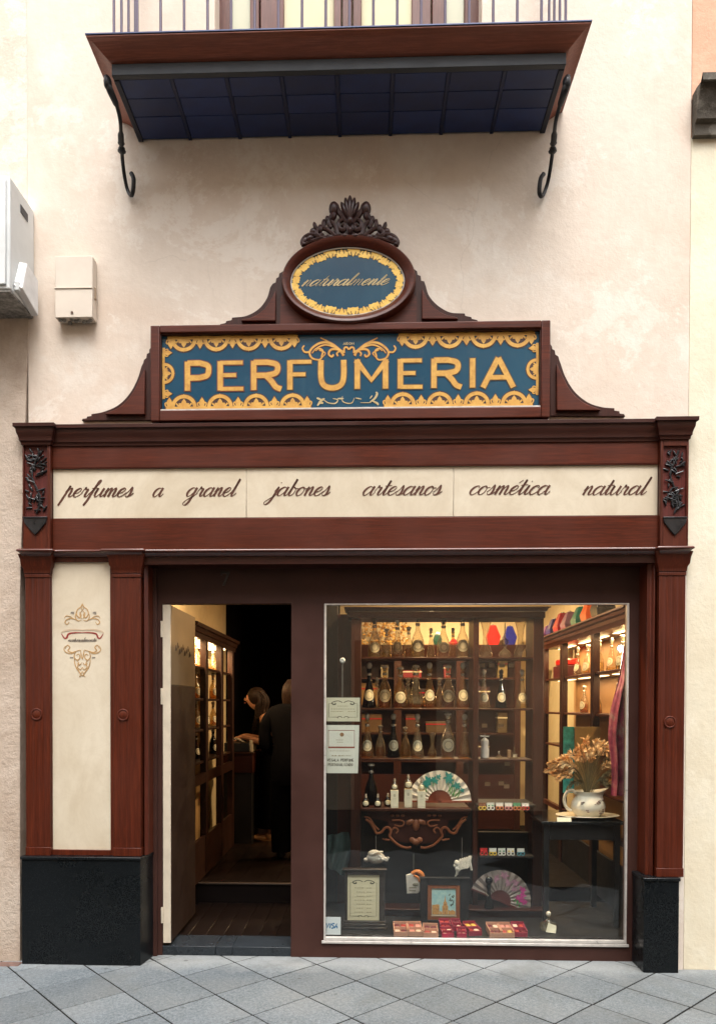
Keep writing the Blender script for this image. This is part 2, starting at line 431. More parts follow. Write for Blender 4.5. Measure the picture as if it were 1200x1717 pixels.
for j in range(-26, 5):
    for i in range(-15, 16):
        if (i + j) % 2: continue
        c = Vector((.179, -.497)) + ux * (i + 1) + uy * j
        if c.y > .50 or c.y < -4.6 or abs(c.x) > 3.3: continue
        if c.y < -1.75 and (abs(c.x) > 1.2 or c.y < -3): continue
        if ntile >= 290: continue
        g = .0062
        if tm is None:
            k = 1 - g / hd; bv = 1 - (g + .004) / hd
            mb = MB()
            r0 = [(-ux * k), (-uy * k), (ux * k), (uy * k)]; r1 = [(-ux * bv), (-uy * bv), (ux * bv), (uy * bv)]
            vs = [(p.x, p.y, -.03) for p in r0] + [(p.x, p.y, -.003) for p in r0] + [(p.x, p.y, 0) for p in r1]
            fs = [(8, 9, 10, 11)] + [(a + b, a + (b + 1) % 4, a + 4 + (b + 1) % 4, a + 4 + b) for a in (0, 4) for b in range(4)]
            o = mb.add(vs, fs).build('tile', STONE, pav, smooth=False, local=True); tm = o
        else:
            o = tm.copy(); C.objects.link(o); o.parent = pav
        o.location = (c.x, c.y, random.uniform(-.0018, .0012)); o.rotation_euler = (random.uniform(-.0012, .0012), random.uniform(-.0012, .0012), random.choice((0, PI / 2, PI, PI * 1.5)) + random.uniform(-.003, .003))
        ntile += 1
# small reddish cobble patch at the far left edge
cob = plain('worn_red_stone', (.13, .075, .06, 1), .8, 0, .35, 30, .4)
for (a, b, c, d) in ((-2.42, -2.21, -.085, -.02), (-2.2, -2.06, -.10, -.03)):
    MB().box(a, b, c, d, -.02, .006).build('cobble', cob, pav, bevel=.008)

# ---- the house the shop is in
PL1, PL2, PL3 = (.665, .55, .455, 1), (.71, .62, .53, 1), (.765, .715, .645, 1)
PLAS = plaster('painted_plaster', (PL1, PL2, PL3), 3.1, b=.2)
XL, XR = -2.03, 1.853
HT = 8.6
house = thing('house', 'pale pink plastered house front holding the perfume shop under its balcony', 'house', (0, 0, 0))
w = MB()
dx0, dx1, dz1 = ax(360, 0, 0) + .0, ax(808, 0, 0), 7.1
DZ0 = 5.02
w.box(XL, -1.36, 0, .3, 0, 2.62)
w.box(1.70, XR, 0, .3, 0, 2.62)
w.box(XL, XR, 0, .3, 2.62, DZ0)
w.box(XL, dx0, 0, .3, DZ0, dz1); w.box(dx1, XR, 0, .3, DZ0, dz1); w.box(XL, XR, 0, .3, dz1, HT)
w.build('wall', PLAS, house, smooth=False)
RM = plain('roof_tile_red', (.28, .11, .07, 1), .8)
MB().xprism([(-.25, HT), (3, HT + .9), (6, HT), (6, HT - .04), (-.25, HT - .04)], XL, XR).build('roof', RM, house, smooth=False)

# upper balcony door, seen only from its sill up
DW = wood('reddish_brown_door_wood', (.10, .035, .026, 1), (.17, .06, .042, 1), 'Z', .45)
GLU = nmat('pale_reflecting_pane')[0]; b_ = GLU.node_tree.nodes['Principled BSDF']
b_.inputs['Base Color'].default_value = (.5, .5, .36, 1); b_.inputs['Roughness'].default_value = .08
CURT = plain('drawn_cream_curtain', (.62, .58, .40, 1), .9, 0, .08, 3, .1)
bd = MB()
def dxp(p): return ax(p, .16, 0)
ud = None
leafs = MB()
fr = [(360, 388), (420, 435), (437, 476), (560, 572), (574, 590), (592, 606), (690, 722), (724, 748), (778, 808)]
for a, b in fr: leafs.box(dxp(a), dxp(b), .14 + (.01 if a in (437, 574, 690) else 0), .2, DZ0, dz1)
leafs.box(dx0, dx1, .142, .2, dz1 - .12, dz1)
leafs.box(dx0, dx1, .143, .2, DZ0, DZ0 + .04)
ud = leafs.build('door', DW, house, bevel=.004)
for a, b, m in ((388, 420, GLU), (476, 560, CURT), (606, 690, CURT), (748, 778, GLU)):
    MB().box(dxp(a), dxp(b), .172, .178, DZ0 + .04, dz1 - .12).build('pane', m, ud, smooth=False)
MB().box(dx0, dx1, .21, .3, DZ0, dz1).build('door_backing', CURT, house, smooth=False)

# neighbours
NB1 = plaster('rough_grey_plaster', ((.42, .325, .25, 1), (.57, .47, .385, 1), (.52, .44, .365, 1)), 7.7, .9, .95, .6, 45)
NBU = plaster('upper_painted_plaster', (PL1, (.74, .64, .54, 1), PL3), 5.5)
nl = thing('house', 'neighbouring house at the left edge with rough grey beige plaster below white cabinet', 'house', (-4, 0, 0))
zsp = az(512, 0, 20)
xb = ax(50, 0, 560)
MB().box(-9, XL - .002, .002, .4, zsp, HT - .4).build('wall', NBU, nl, smooth=False)
lw = MB(); lw.add([(-9, -.012, 0), (ax(33, -.012, 1500), -.012, 0), (ax(33, -.012, 1000), -.012, 2.2), (xb, -.012, zsp), (-9, -.012, zsp), (-9, .4, 0), (XL - .06, .4, 0), (XL - .06, .4, 2.2), (XL - .01, .4, zsp), (-9, .4, zsp)],
       [(0, 1, 2, 3, 4), (9, 8, 7, 6, 5), (0, 5, 6, 1), (1, 6, 7, 2), (2, 7, 8, 3), (3, 8, 9, 4), (4, 9, 5, 0)])
lw.build('lower_wall', NB1, nl, smooth=False)
YEL = plaster('cream_yellow_plaster', ((.72, .645, .49, 1), (.76, .70, .55, 1), (.78, .73, .60, 1)), 12.2, .8, .9, .25)
PNK = plaster('salmon_plaster', ((.58, .31, .20, 1), (.66, .38, .26, 1), (.64, .41, .29, 1)), 1.4)
MLD = plaster('weathered_dark_stone', ((.05, .042, .032, 1), (.11, .096, .078, 1), (.30, .28, .24, 1)), 4.4, 3.0, .9, .6, 60)
nr = thing('house', 'cream and salmon house at the right edge with weathered stone string course', 'house', (5, 0, 0))
zm0, zm1 = az(232, 0, 1175), az(135, -.1, 1180)
MB().box(XR + .004, 9, .004, .4, 0, zm0 + .01).build('wall', YEL, nr, smooth=False)
MB().box(XR + .004, 9, .003, .4, zm1 - .02, HT - .8).build('upper_wall', PNK, nr, smooth=False)
prof = [(0, zm0), (.03, zm0), (.035, zm0 + .06), (.06, zm0 + .07), (.065, zm0 + .12), (.085, zm0 + .15), (.10, zm0 + .22), (.13, zm0 + .27), (.135, zm1 - .02), (.06, zm1), (0, zm1)]
MB().sweep(prof, [(XR + .006, .0), (9, .0)]).build('string_course', MLD, nr)

# street behind the camera and the ends of the street
OPP = plaster('ochre_plaster', ((.70, .57, .42, 1), (.78, .65, .49, 1), (.74, .62, .48, 1)), 9.1)
opp = thing('house', 'ochre house across the narrow street facing the shop', 'house', (0, -6.2, 0))
MB().box(-14, 14, -6.6, -6.2, 0, 8.2).build('wall', OPP, opp, smooth=False)
for k, xx in enumerate((-5.2, -2.4, .4, 3.2, 6.0)):
    for zz in (.0, 4.2):
        fw = MB().box(xx - .6, xx + .6, -6.2, -6.16, zz, zz + 2.5).build('window', DW, opp, bevel=.006)
        MB().box(xx - .5, xx + .5, -6.158, -6.15, zz + .1, zz + 2.4).build('pane', plain('dark_pane', (.03, .035, .04, 1), .1) if (k, zz) == (0, .0) else bpy.data.materials['dark_pane'], fw, smooth=False)
# ------------------------------------------------------------------ the wooden shopfront
front = thing('shopfront', 'mahogany wood shopfront with cream panels, open door and wide display window', 'shopfront', (-.1, 0, 0))
Yp, Yf = -.03, .13            # pilaster face, steel frame face
# black stone bases
zb = .645; zbr = .553
xa0, xa1 = ax(36, -.06, 1500), ax(235, -.06, 1500)
bl = MB().vprism([(xa0, .12), (xa0, -.06), (xa1, -.06), (xa1 + .03, .128), (xa1 + .03, .14)], 0, zb - .018).build('stone_base', GRAN, front, bevel=.004)
MB().vprism([(xa0 - .006, .12), (xa0 - .006, -.067), (xa1 + .006, -.067), (xa1 + .036, .128), (xa1 + .036, .14)], zb - .018, zb).build('capping', GRAN, bl, bevel=.004)
xr0, xr1 = ax(1079, -.06, 1550), ax(1138, -.06, 1550)
br = MB().vprism([(xr0, .128), (xr0, -.06), (xr1, -.06), (xr1, .12)], 0, zbr - .018).build('stone_base', GRAN, front, bevel=.004)
MB().vprism([(xr0 - .006, .128), (xr0 - .006, -.067), (xr1 + .006, -.067), (xr1 + .006, .12)], zbr - .018, zbr).build('capping', GRAN, br, bevel=.004)

zl = az(920, -.06, 600)          # ledge height
zcap = az(950, -.05, 600)
def plan_fluted(x0, x1, y, yb, left_ret=True, n=3, depth=.0022):
    pts = [(x0, yb), (x0, y)]
    ww = x1 - x0
    for k in range(n):
        c = x0 + ww * (.26 + .48 * k / max(1, n - 1)); h = ww * .045
        pts += [(c - h, y), (c - h * .5, y + depth), (c + h * .5, y + depth), (c + h, y)]
    pts += [(x1, y), (x1, yb)]
    return pts
def pilaster(px0, px1, zbot, py, ret=None):
    x0, x1 = ax(px0, Yp, py), ax(px1, Yp, py)
    b = MB()
    ztop = zl - .02; z0 = zbot + .03; z1 = zcap - .035
    b.vprism(plan_fluted(x0, x1, Yp, .04), z0 + .02, z1 - .02)
    b.box(x0 - .003, x1 + .003, Yp - .004, .04, zbot, z0 + .02)
    b.box(x0 - .003, x1 + .003, Yp - .004, .04, z1 - .02, z1)
    # capital block flares to the ledge
    b.sweep([(.0, z1), (.006, z1 + .006), (.008, z1 + .03), (.018, z1 + .05), (.022, z1 + .085), (.03, ztop - .006), (.03, ztop), (0, ztop)], [(x0, .04), (x0, Yp), (x1, Yp), (x1, .04)])
    o = b.build('pilaster', WZ, front, bevel=.002)
    return o, x0, x1
pa, pax0, pax1 = pilaster(43, 84, zb, 1200)
pb, pbx0, pbx1 = pilaster(190, 236, zb, 1200)
pc, pcx0, pcx1 = pilaster(1103, 1147, zbr, 1200)
RND = wood('roundel_wood', scl(MAH1, 1.1), scl(MAH2, 1.1), 'Z')
for o, px, py in ((pa, 61, 1198), (pb, 206, 1199), (pc, 1123, 1211)):
    x, z = at(px, py, Yp - .004); b = MB(); r = .031
    pts = [(x + r * math.cos(a * PI / 12), Yp - .001, z + r * math.sin(a * PI / 12)) for a in range(24)]
    b.tube(pts, .0055, 8, closed=True)
    b.add([(x, Yp - .012, z)] + [(x + .027 * math.cos(a * PI / 12), Yp - .002, z + .027 * math.sin(a * PI / 12)) for a in range(24)], [(0, 1 + (a + 1) % 24, 1 + a) for a in range(24)])
    b.build('roundel', RND, o)
# reveals between pilasters and steel frame
MB().vprism([(pbx1 - .002, .03), (pbx1 + .012, Yp + .03), (pbx1 + .03, Yp + .05), (pbx1 + .033, Yf), (pbx1 - .002, Yf)], zb, zl - .02).build('reveal_board', WZ, front, bevel=.002)
MB().vprism([(pcx0 + .002, .03), (pcx0 - .014, Yp + .025), (pcx0 - .02, Yp + .025), (pcx0 - .03, Yp + .045), (pcx0 - .05, Yp + .05), (pcx0 - .056, Yf), (pcx0 + .002, Yf)], zbr, zl - .02).build('reveal_board', WZ, front, bevel=.002)
# side cream panel between the two left pilasters
b = MB(); x0, x1 = pax1, pbx0; zt = zl - .02
px0, px1 = ax(88, -.005, 1200), ax(186, -.005, 1200); zp0, zp1 = az(1425, -.005, 137), az(943, -.005, 137)
b.box(x0, px0, -.016, .03, zb, zt); b.box(px1, x1, -.016, .03, zb, zt); b.box(px0, px1, -.016, .03, zb, zp0); b.box(px0, px1, -.016, .03, zp1, zt)
b.build('panel_surround', WZ, front, bevel=.002)
side_panel = MB().box(px0, px1, -.004, .03, zp0, zp1).build('side_panel', CREAM, front)

# ledge moulding with breaks over the pilasters
xL, xRr = pax0 - .002, pcx1 + .002
e0 = ax(85, -.05, 850); e1 = ax(1106, -.05, 850)
bk = .035
lp = [(xL, .02), (xL, -.06), (e0, -.06), (e0, -.03), (pbx0 - .035, -.03), (pbx0 - .035, -.055), (pbx1 + .01, -.055), (pbx1 + .01, -.03), (e1, -.03), (e1, -.06), (xRr, -.06), (xRr, .02)]
MB().sweep([(-.02, zl - .035), (.0, zl - .035), (.008, zl - .022), (.022, zl - .012), (.026, zl - .011), (.026, zl - .001), (.018, zl + .005), (-.02, zl + .009)], lp).build('ledge_moulding', wood('polished_ledge_wood', MAH1, MAH2, 'X', .3, 1, .9), front, bevel=.0035, seg=3)
# beam behind/below the ledge
MB().box(pbx1, pcx0, -.02, .12, zl - .08, zl - .03).build('soffit_beam', WDX, front)
# frieze boards
zs0, zs1 = az(867.5, -.01, 600), az(783.5, -.01, 600)
zc = az(741, -.05, 600)
MB().box(e0, e1, -.026, .01, zl + .002, zs0 - .004).build('lower_frieze_board', WX, front, bevel=.003)
MB().box(e0, e1, -.026, .01, zs1 + .004, zc + .03).build('upper_frieze_board', WX, front, bevel=.003)
b = MB(); xs0, xs1 = ax(88, -.012, 830), ax(1103, -.012, 830)
b.box(e0, e1, -.024, -.014, zs0 - .004, zs0); b.box(e0, e1, -.024, -.014, zs1, zs1 + .004)
b.box(e0, xs0, -.0245, -.014, zs0, zs1); b.box(xs1, e1, -.0245, -.014, zs0, zs1)
b.build('panel_bead', WX, front)
# the three cream sign panels
cuts = [88, 413, 760, 1103]
sp = []
for k in range(3):
    a, c = ax(cuts[k], -.012, 830) + .0012, ax(cuts[k + 1], -.012, 830) - .0012
    sp.append(MB().box(a, c, -.012, .01, zs0, zs1).build('sign_panel', CREAM, front, bevel=.0015))
# end blocks with carved panels
for (a, c, pxm) in ((xL, e0, 61), (e1, xRr, 1131)):
    b = MB(); f = -.055; w_ = c - a; st = .012
    z0_, z1_ = zl + .006, zc + .02
    cz0 = az(868, -.05, pxm); cz1 = az(748, -.05, pxm); m0, m1 = a + st * .7, c - st * (1.6 if pxm < 600 else 1.0)
    if pxm > 600: m0 = a + st * 1.3
    b.box(a, m0, f, .01, z0_, z1_); b.box(m1, c, f, .01, z0_, z1_)
    b.box(m0, m1, f, .01, z0_, cz0); b.box(m0, m1, f, .01, cz1, z1_)
    blk = b.build('corner_block', WZ, front, bevel=.0025)
    cp = MB().box(m0, m1, f + .014, .01, cz0, cz1).build('carved_panel', wood('carved_panel_wood' if pxm < 600 else 'carved_panel_wood_b', (.07, .014, .012, 1), (.15, .03, .024, 1), 'Z', .4), front)
    # carving: garland of leaves, twisted stem, small winged blossom
    g = MB(); xm = (m0 + m1) / 2; wd = (m1 - m0) / 2; H = cz1 - cz0; yy = f + .012
    rnd = random.Random(11 if pxm < 600 else 12)
    stem = [(xm + wd * .35 * math.sin(t * 7.5), yy - .004, cz0 + H * (.06 + .88 * t)) for t in [i / 30 for i in range(31)]]
    g.tube(stem, [.0045 + .003 * math.sin(i * .9) ** 2 for i in range(31)], 7)
    for q in range(64):
        t = rnd.choice((rnd.uniform(.12, .45), rnd.uniform(.6, .95), rnd.uniform(.1, .95)))
        sx = rnd.uniform(-.8, .8); ang = rnd.uniform(-1.3, 1.3)
        g.ball((xm + wd * sx, yy - rnd.uniform(.0, .006), cz0 + H * t), (.0055, .007, rnd.uniform(.013, .026)), 7, 5, rot=Matrix.Rotation(ang + (.6 if sx > 0 else -.6), 3, 'Y'))
    for q in range(5):
        t = .25 + .12 * q; s = 1 if q % 2 else -1
        sp_ = [(xm + s * wd * (.1 + .7 * math.sin(u * 2.6)), yy - .006, cz0 + H * (t + .13 * u - .05 * u * u * 2)) for u in [i / 10 for i in range(11)]]
        g.tube(sp_, [.005 - .003 * i / 10 for i in range(11)], 6)
    g.build('carving', EBON, cp)
    # pendant drop under the panel
    d = MB(); d.prism([(m0, cz0 - .002), (m1, cz0 - .002), (m1 - .004, cz0 - .03), (xm + wd * .3, cz0 - .085), (xm, cz0 - .105), (xm - wd * .3, cz0 - .085), (m0 + .004, cz0 - .03)], f - .010, f - .0005)
    d.box(m0 - .003, m1 + .003, f - .014, f - .0005, cz0 - .006, cz0 + .002)
    d.build('pendant_drop', EBON, cp, bevel=.003)
# cornice
zct = az(705, -.08, 600)
cpf = [(0, zc - .004), (.004, zc - .004), (.006, zc + .012), (.012, zc + .018), (.013, zc + .03), (.017, zc + .045), (.024, zc + .062), (.026, zc + .075), (.027, zc + .09), (.032, zc + .095), (.035, zc + .11), (.036, zct - .022), (.038, zct - .02), (.038, zct), (.0, zct + .008), (-.05, zct + .008)]
cpath = [(xL - .0, .02), (xL - .0, -.06), (e0 + .004, -.06), (e0 + .004, -.03), (e1 - .004, -.03), (e1 - .004, -.06), (xRr, -.06), (xRr, .02)]
MB().sweep(cpf, cpath).build('cornice', WDX, front, bevel=.0015)
MB().box(xL + .01, xRr - .01, -.028, .0, zc, zct + .004).build('cornice_core', WDX, front)

# steel window and door frame (recessed)
ftop = zl - .03
fb = MB()
X0 = pbx1 + .02; X1 = pcx0 - .04
dl, dr = ax(272, Yf, 1300), ax(488, Yf, 1300)
zd1 = az(1012, Yf, 380); zd0 = az(1581, Yf, 380)
wl_, wr_ = (ax(547, Yf, 1012) + ax(539, Yf, 1578)) / 2, (ax(1055, Yf, 1012) + ax(1049, Yf, 1580)) / 2
wz1 = az(1012, Yf, 800); wz0 = az(1580, Yf, 800)
fb.box(X0, dl, Yf, Yf + .07, 0, ftop); fb.box(dl, dr, Yf, Yf + .07, zd1, ftop); fb.box(dr, wl_, Yf, Yf + .07, 0, ftop)
fb.box(wl_, wr_, Yf, Yf + .07, wz1, ftop); fb.box(wl_, wr_, Yf, Yf + .07, 0, wz0); fb.box(wr_, X1, Yf, Yf + .07, 0, ftop)
wf = fb.build('window_frame', FRAMEP, front, smooth=False)
MB().box(X0, X0 + .035, Yf - .02, Yf - .001, 0, ftop).build('door_stop', FRAMEP, front, bevel=.003)
MB().box(X0 - .005, X0 + .01, Yf - .021, Yf - .03, zd1 - .0, zd1 - .34).build('steel_hinge', plain('copper_strip', (.4, .17, .08, 1), .35, .6), front, bevel=.001)
for (a, c, z0_, z1_) in ((wl_, wl_ + .012, wz0, wz1), (wr_ - .012, wr_, wz0, wz1), (wl_ + .012, wr_ - .012, wz1 - .008, wz1), (wl_ + .012, wr_ - .012, wz0, wz0 + .018)):
    MB().box(a, c, Yf - .006, Yf + .02, z0_, z1_).build('glazing_bead', ALU, wf, bevel=.002)
MB().box(wl_ - .012, wr_ + .012, Yf - .012, Yf - .001, wz0 - .018, wz0 - .002).build('sill_strip', ALU, wf, bevel=.002)
PANE = glassy('window_glass', (.94, .96, .95, 1), .9, .004, refl=1.1, body=(.75, .78, .8, 1), amount=.003)
MB().box(wl_ + .011, wr_ - .011, Yf + .024, Yf + .030, wz0 + .004, wz1 - .004).build('window_pane', PANE, front, smooth=False)
# stain on the bottom rail
# house number over the door: dark raised 7
x, z = at(377, 970, Yf - .006)
NUM = plain('dark_number', (.012, .008, .008, 1), .4)
h = .085
MB().prism([(x - .026, z + h / 2), (x + .028, z + h / 2), (x + .028, z + h / 2 - .012), (x - .002, z - h / 2), (x - .016, z - h / 2), (x + .012, z + h / 2 - .014), (x - .018, z + h / 2 - .014), (x - .018, z + h / 2 - .024), (x - .026, z + h / 2 - .024)], Yf - .008, Yf - .0005).build('house_number', NUM, front)
# threshold of dark slabs
SLAB = granite('dark_slate', (.018, .022, .026, 1), (.055, .062, .07, 1), 120)
xq = [dl - .02, ax(362, .15, 1590), ax(390, .15, 1590), dr]
for k in range(3):
    MB().box(xq[k] + .001, xq[k + 1] - .001, .135, .36, .0, .056).build('threshold_slab', SLAB, front, bevel=.003)
# door leaf, opened inwards
DL1 = plain('painted_door_cream', (.20, .15, .09, 1), .45, 0, .15, 6, .05)
DL2 = plain('painted_door_brown', (.028, .0145, .010, 1), .42, 0, .12, 6, .05)
hx = dl + .004
zsplit = az(1150, .4, 300)
zd0b = .075; zd1b = zd1 - .006
XM = MB().box(hx, hx + .046, Yf + .012, Yf + .66, zd0b, zsplit).build('door', DL2, front, bevel=.002)
MB().box(hx + .001, hx + .045, Yf + .012, Yf + .66, zsplit + .001, zd1b).build('upper_door_panel', DL1, XM, bevel=.002)
MB().box(hx - .001, hx + .047, Yf + .003, Yf + .0115, zd0b, zd1b).build('door_edge', DOORWH, XM, bevel=.0015)
for zz in (az(1055, Yf, 280), az(1168, Yf, 280), az(1535, Yf, 280)):
    MB().box(hx - .012, hx + .002, Yf - .006, Yf + .0025, zz - .05, zz + .05).build('hinge', DOORWH, XM, bevel=.002)
# frosted lettering band on the upper door panel: faint scribble
b = MB()
gold = plain('faded_script', (.16, .11, .07, 1), .6)
yy0 = Yf + .12
for q in range(9):
    y_ = yy0 + q * .045; z_ = az(1090, .4, 300) + .02 * math.sin(q * 2.1)
    b.tube([(hx + .0465, y_, z_ - .018), (hx + .0465, y_ + .014, z_ + .02), (hx + .0465, y_ + .026, z_ - .012), (hx + .0465, y_ + .045, z_ + .004)], .0025, 4)
b.build('etched_script', gold, XM)
# ------------------------------------------------------------------ cursive pen lettering
GL = {
 'a': ([[(.76, .84), (.46, 1.0), (.14, .72), (.05, .3), (.22, .0), (.5, .18), (.76, .66)], [(.82, 1.02), (.74, .4), (.8, .04), (.95, .05), (1.12, .36)]], 1.03),
 'b': ([[(.02, .3), (.2, 1.0), (.3, 1.9), (.2, .8), (.15, .2), (.32, 0), (.58, .3), (.6, .74), (.44, .96), (.5, .86), (.84, .82)]], .80),
 'c': ([[(.62, .74), (.66, .92), (.5, 1.0), (.2, .8), (.05, .35), (.24, 0), (.52, .1), (.82, .46)]], .76),
 'e': ([[(.04, .36), (.42, .5), (.62, .82), (.46, 1.0), (.16, .74), (.07, .3), (.28, 0), (.56, .12), (.84, .46)]], .78),
 'f': ([[(-.02, .3), (.3, .9), (.62, 1.62), (.62, 1.92), (.46, 1.75), (.32, .9), (.16, -.3), (.0, -.98)], [(.08, .98), (.6, 1.02)]], .56),
 'g': ([[(.76, .84), (.46, 1.0), (.14, .72), (.05, .3), (.22, .0), (.5, .18), (.76, .66)], [(.82, 1.02), (.72, .2), (.58, -.62), (.3, -.98), (.04, -.78), (.3, -.36), (.8, .02), (1.1, .38)]], 1.03),
 'i': ([[(.02, .4), (.24, 1.02), (.16, .3), (.24, .02), (.4, .08), (.58, .38)], [(.27, 1.44), (.31, 1.52)]], .52),
 'j': ([[(.1, .5), (.32, 1.02), (.22, 0), (.08, -.66), (-.2, -.98), (-.42, -.76), (-.1, -.36), (.5, .22)], [(.36, 1.44), (.40, 1.52)]], .46),
 'l': ([[(.02, .3), (.28, 1.2), (.36, 1.98), (.24, .8), (.2, .12), (.36, .03), (.6, .38)]], .54),
 'm': ([[(.02, .5), (.2, 1.0), (.14, .0)], [(.14, .2), (.4, .9), (.54, 1.0), (.58, .7), (.54, .0)], [(.54, .2), (.8, .9), (.95, 1.0), (1.0, .7), (.96, .16), (1.08, .02), (1.22, .1), (1.38, .38)]], 1.32),
 'n': ([[(.02, .5), (.2, 1.0), (.14, .0)], [(.14, .2), (.42, .9), (.57, 1.0), (.62, .7), (.58, .16), (.7, .02), (.84, .1), (1.0, .38)]], .94),
 'o': ([[(.48, 1.0), (.18, .8), (.05, .35), (.25, 0), (.55, .2), (.66, .65), (.48, 1.0)], [(.5, .98), (.62, .8), (.9, .82)]], .82),
 'p': ([[(.08, .55), (.3, 1.3), (.16, .2), (-.02, -.98)], [(.12, .2), (.4, .9), (.57, 1.0), (.63, .6), (.58, .16), (.7, .02), (.84, .1), (1.0, .38)]], .94),
 'r': ([[(.0, .4), (.2, 1.1), (.26, .86), (.5, .88), (.42, .3), (.48, .03), (.64, .06), (.84, .4)]], .76),
 's': ([[(.0, .3), (.24, .66), (.40, 1.1), (.5, .62), (.46, .14), (.2, .0), (.06, .2)], [(.46, .14), (.6, .12), (.8, .42)]], .72),
 't': ([[(.02, .4), (.22, 1.0), (.32, 1.66), (.22, .7), (.2, .12), (.36, .03), (.6, .38)], [(.02, 1.04), (.62, 1.1)]], .54),
 'u': ([[(.02, .5), (.14, 1.0), (.07, .35), (.2, 0), (.45, .2), (.68, .72)], [(.72, 1.0), (.64, .3), (.74, .02), (.86, .08), (1.02, .38)]], .94),
}
GL['é'] = (GL['e'][0] + [[(.5, 1.3), (.74, 1.62)]], GL['e'][1])
def script(mb, text, x0, x1, zbase, xh, y, pen=1.0, slant=.42, thick=.0012, seed=None, drop=0):
    """one written word fitted between x0 and x1, thick down strokes and hairline up strokes"""
    strokes = []; u = 0
    for ch in text:
        g, adv = GL[ch]
        for st in g: strokes.append((u, [(u + p[0] + slant * p[1], p[1]) for p in cr(st, 7)]))
        u += adv
    us = [p[0] for _, s_ in strokes for p in s_]; a, b = min(us), max(us)
    sx = (x1 - x0) / (b - a)
    rnd = random.Random(seed)
    for u0, s_ in strokes:
        P = [(x0 + (p[0] - a) * sx, zbase + p[1] * xh) for p in s_]
        n = len(P); ws = []
        for i in range(n):
            q0, q1 = s_[max(i - 1, 0)], s_[min(i + 1, n - 1)]
            du, dv = q1[0] - q0[0] - slant * (q1[1] - q0[1]), q1[1] - q0[1]; L = math.hypot(du, dv) or 1
            k = max(0, -dv / L) ** 1.3
            ws.append(xh * pen * (.10 + .19 * k))
        ws = [(ws[max(i - 1, 0)] + ws[i] + ws[min(i + 1, n - 1)]) / 3 for i in range(n)]
        if drop and rnd.random() < drop: ws = [w_ * .3 for w_ in ws]
        mb.ribbon(P, ws, y, thick=thick)
    return mb
for (t, pa_, pb_, base, k) in (('perfumes', 97, 224, 833.5, 0), ('a', 257, 274, 833, 0), ('granel', 306, 403, 832.5, 0), ('jabones', 442, 554, 831.5, 1), ('artesanos', 609, 741, 830.5, 1), ('cosmética', 788, 922, 829.5, 2), ('natural', 977, 1092, 830, 2)):
    a, z = at(pa_, base, -.0135); c, _ = at(pb_, base, -.0135)
    script(MB(), t, a, c, z, .0515, -.0135, .82).build('lettering', LETTER, sp[k], smooth=False)

# painted emblem on the side panel
TAN = plain('tan_painted_ornament', (.45, .27, .11, 1), .5, 0, .25, 60, .05)
REDP = plain('dark_red_paint', (.26, .03, .025, 1), .5); GREYP = plain('grey_script_paint', (.13, .11, .10, 1), .5)
PALEP = plain('pale_ribbon_paint', (.52, .40, .28, 1), .5)
ye = -.0055
def E(px, py): return at(px, py, ye)
def mirror_stroke(mb, pts, w, mi=0, c=138):
    for s in (1, -1):
        P = cr([E(c + s * p[0], p[1]) for p in pts], 6); n = len(P)
        ws = [w * .0036 * (.45 + .75 * math.sin(PI * (i + .5) / n)) for i in range(n)]
        mb.ribbon(P, ws, ye, mi, thick=.0011)
b, b2_ = MB(), MB()
for pts, w in (
    ([(0, 1012), (3, 1018), (8, 1022), (10, 1030), (5, 1036), (2, 1031), (5, 1027)], 1.5), ([(2, 1040), (8, 1041), (12, 1034), (9, 1026)], 1.3), ([(1, 1024), (4, 1030), (1, 1038)], 1.2),
    ([(9, 1040), (18, 1037), (26, 1039), (29, 1044), (25, 1047), (22, 1043)], 1.4), ([(14, 1038), (20, 1034), (27, 1033), (30, 1037)], 1.0), ([(0, 1014), (2, 1019), (0, 1024)], 1.0),
    ([(29, 1088), (25, 1082), (21, 1086), (24, 1091), (18, 1094), (12, 1092)], 1.5), ([(28, 1083), (31, 1089), (27, 1094), (18, 1096), (10, 1092), (3, 1090)], 1.3),
    ([(11, 1093), (14, 1101), (9, 1107), (4, 1103), (6, 1097), (10, 1099)], 1.4), ([(13, 1098), (13, 1110), (10, 1120), (5, 1127), (2, 1132), (5, 1135)], 1.5), ([(10, 1106), (6, 1112), (8, 1119), (3, 1123), (0, 1119)], 1.3), ([(3, 1090), (2, 1098), (0, 1106)], 1.3), ([(9, 1112), (4, 1115), (1, 1111)], 1.1), ([(0, 1126), (2, 1130), (0, 1134)], 1.0)):
    mirror_stroke(b if pts[0][1] < 1060 else b2_, pts, w)
b.build('emblem_crown', TAN, side_panel, smooth=False); b2_.build('emblem_pendant', TAN, side_panel, smooth=False)
b = MB(); mirror_stroke(b, [(0, 1061), (12, 1061), (23, 1063), (26, 1069), (30, 1070), (35, 1063)], 2.2); b.build('ribbon_edge', REDP, side_panel, smooth=False)
b = MB(); mirror_stroke(b, [(0, 1056.5), (16, 1056), (30, 1058), (36, 1061.5)], 2.4); b.build('ribbon', PALEP, side_panel, smooth=False)
b = MB(); a, z = E(114, 1076); c, _ = E(162, 1076)
script(b, 'naturalmente', a, c, z, .0125, ye, .75, thick=.001)
for px in (119, 156):
    for q in range(3): 
        p0 = E(px + q * 2, 1029 + q * .6); p1 = E(px + q * 2 + .8, 1026); b.ribbon([p0, p1], .004, ye, thick=.001)
        p0 = E(px + q * 2 - 1.5, 1104); p1 = E(px + q * 2 - .8, 1101.5); b.ribbon([p0, p1], .0035, ye, thick=.001)
b.build('emblem_script', GREYP, side_panel, smooth=False)

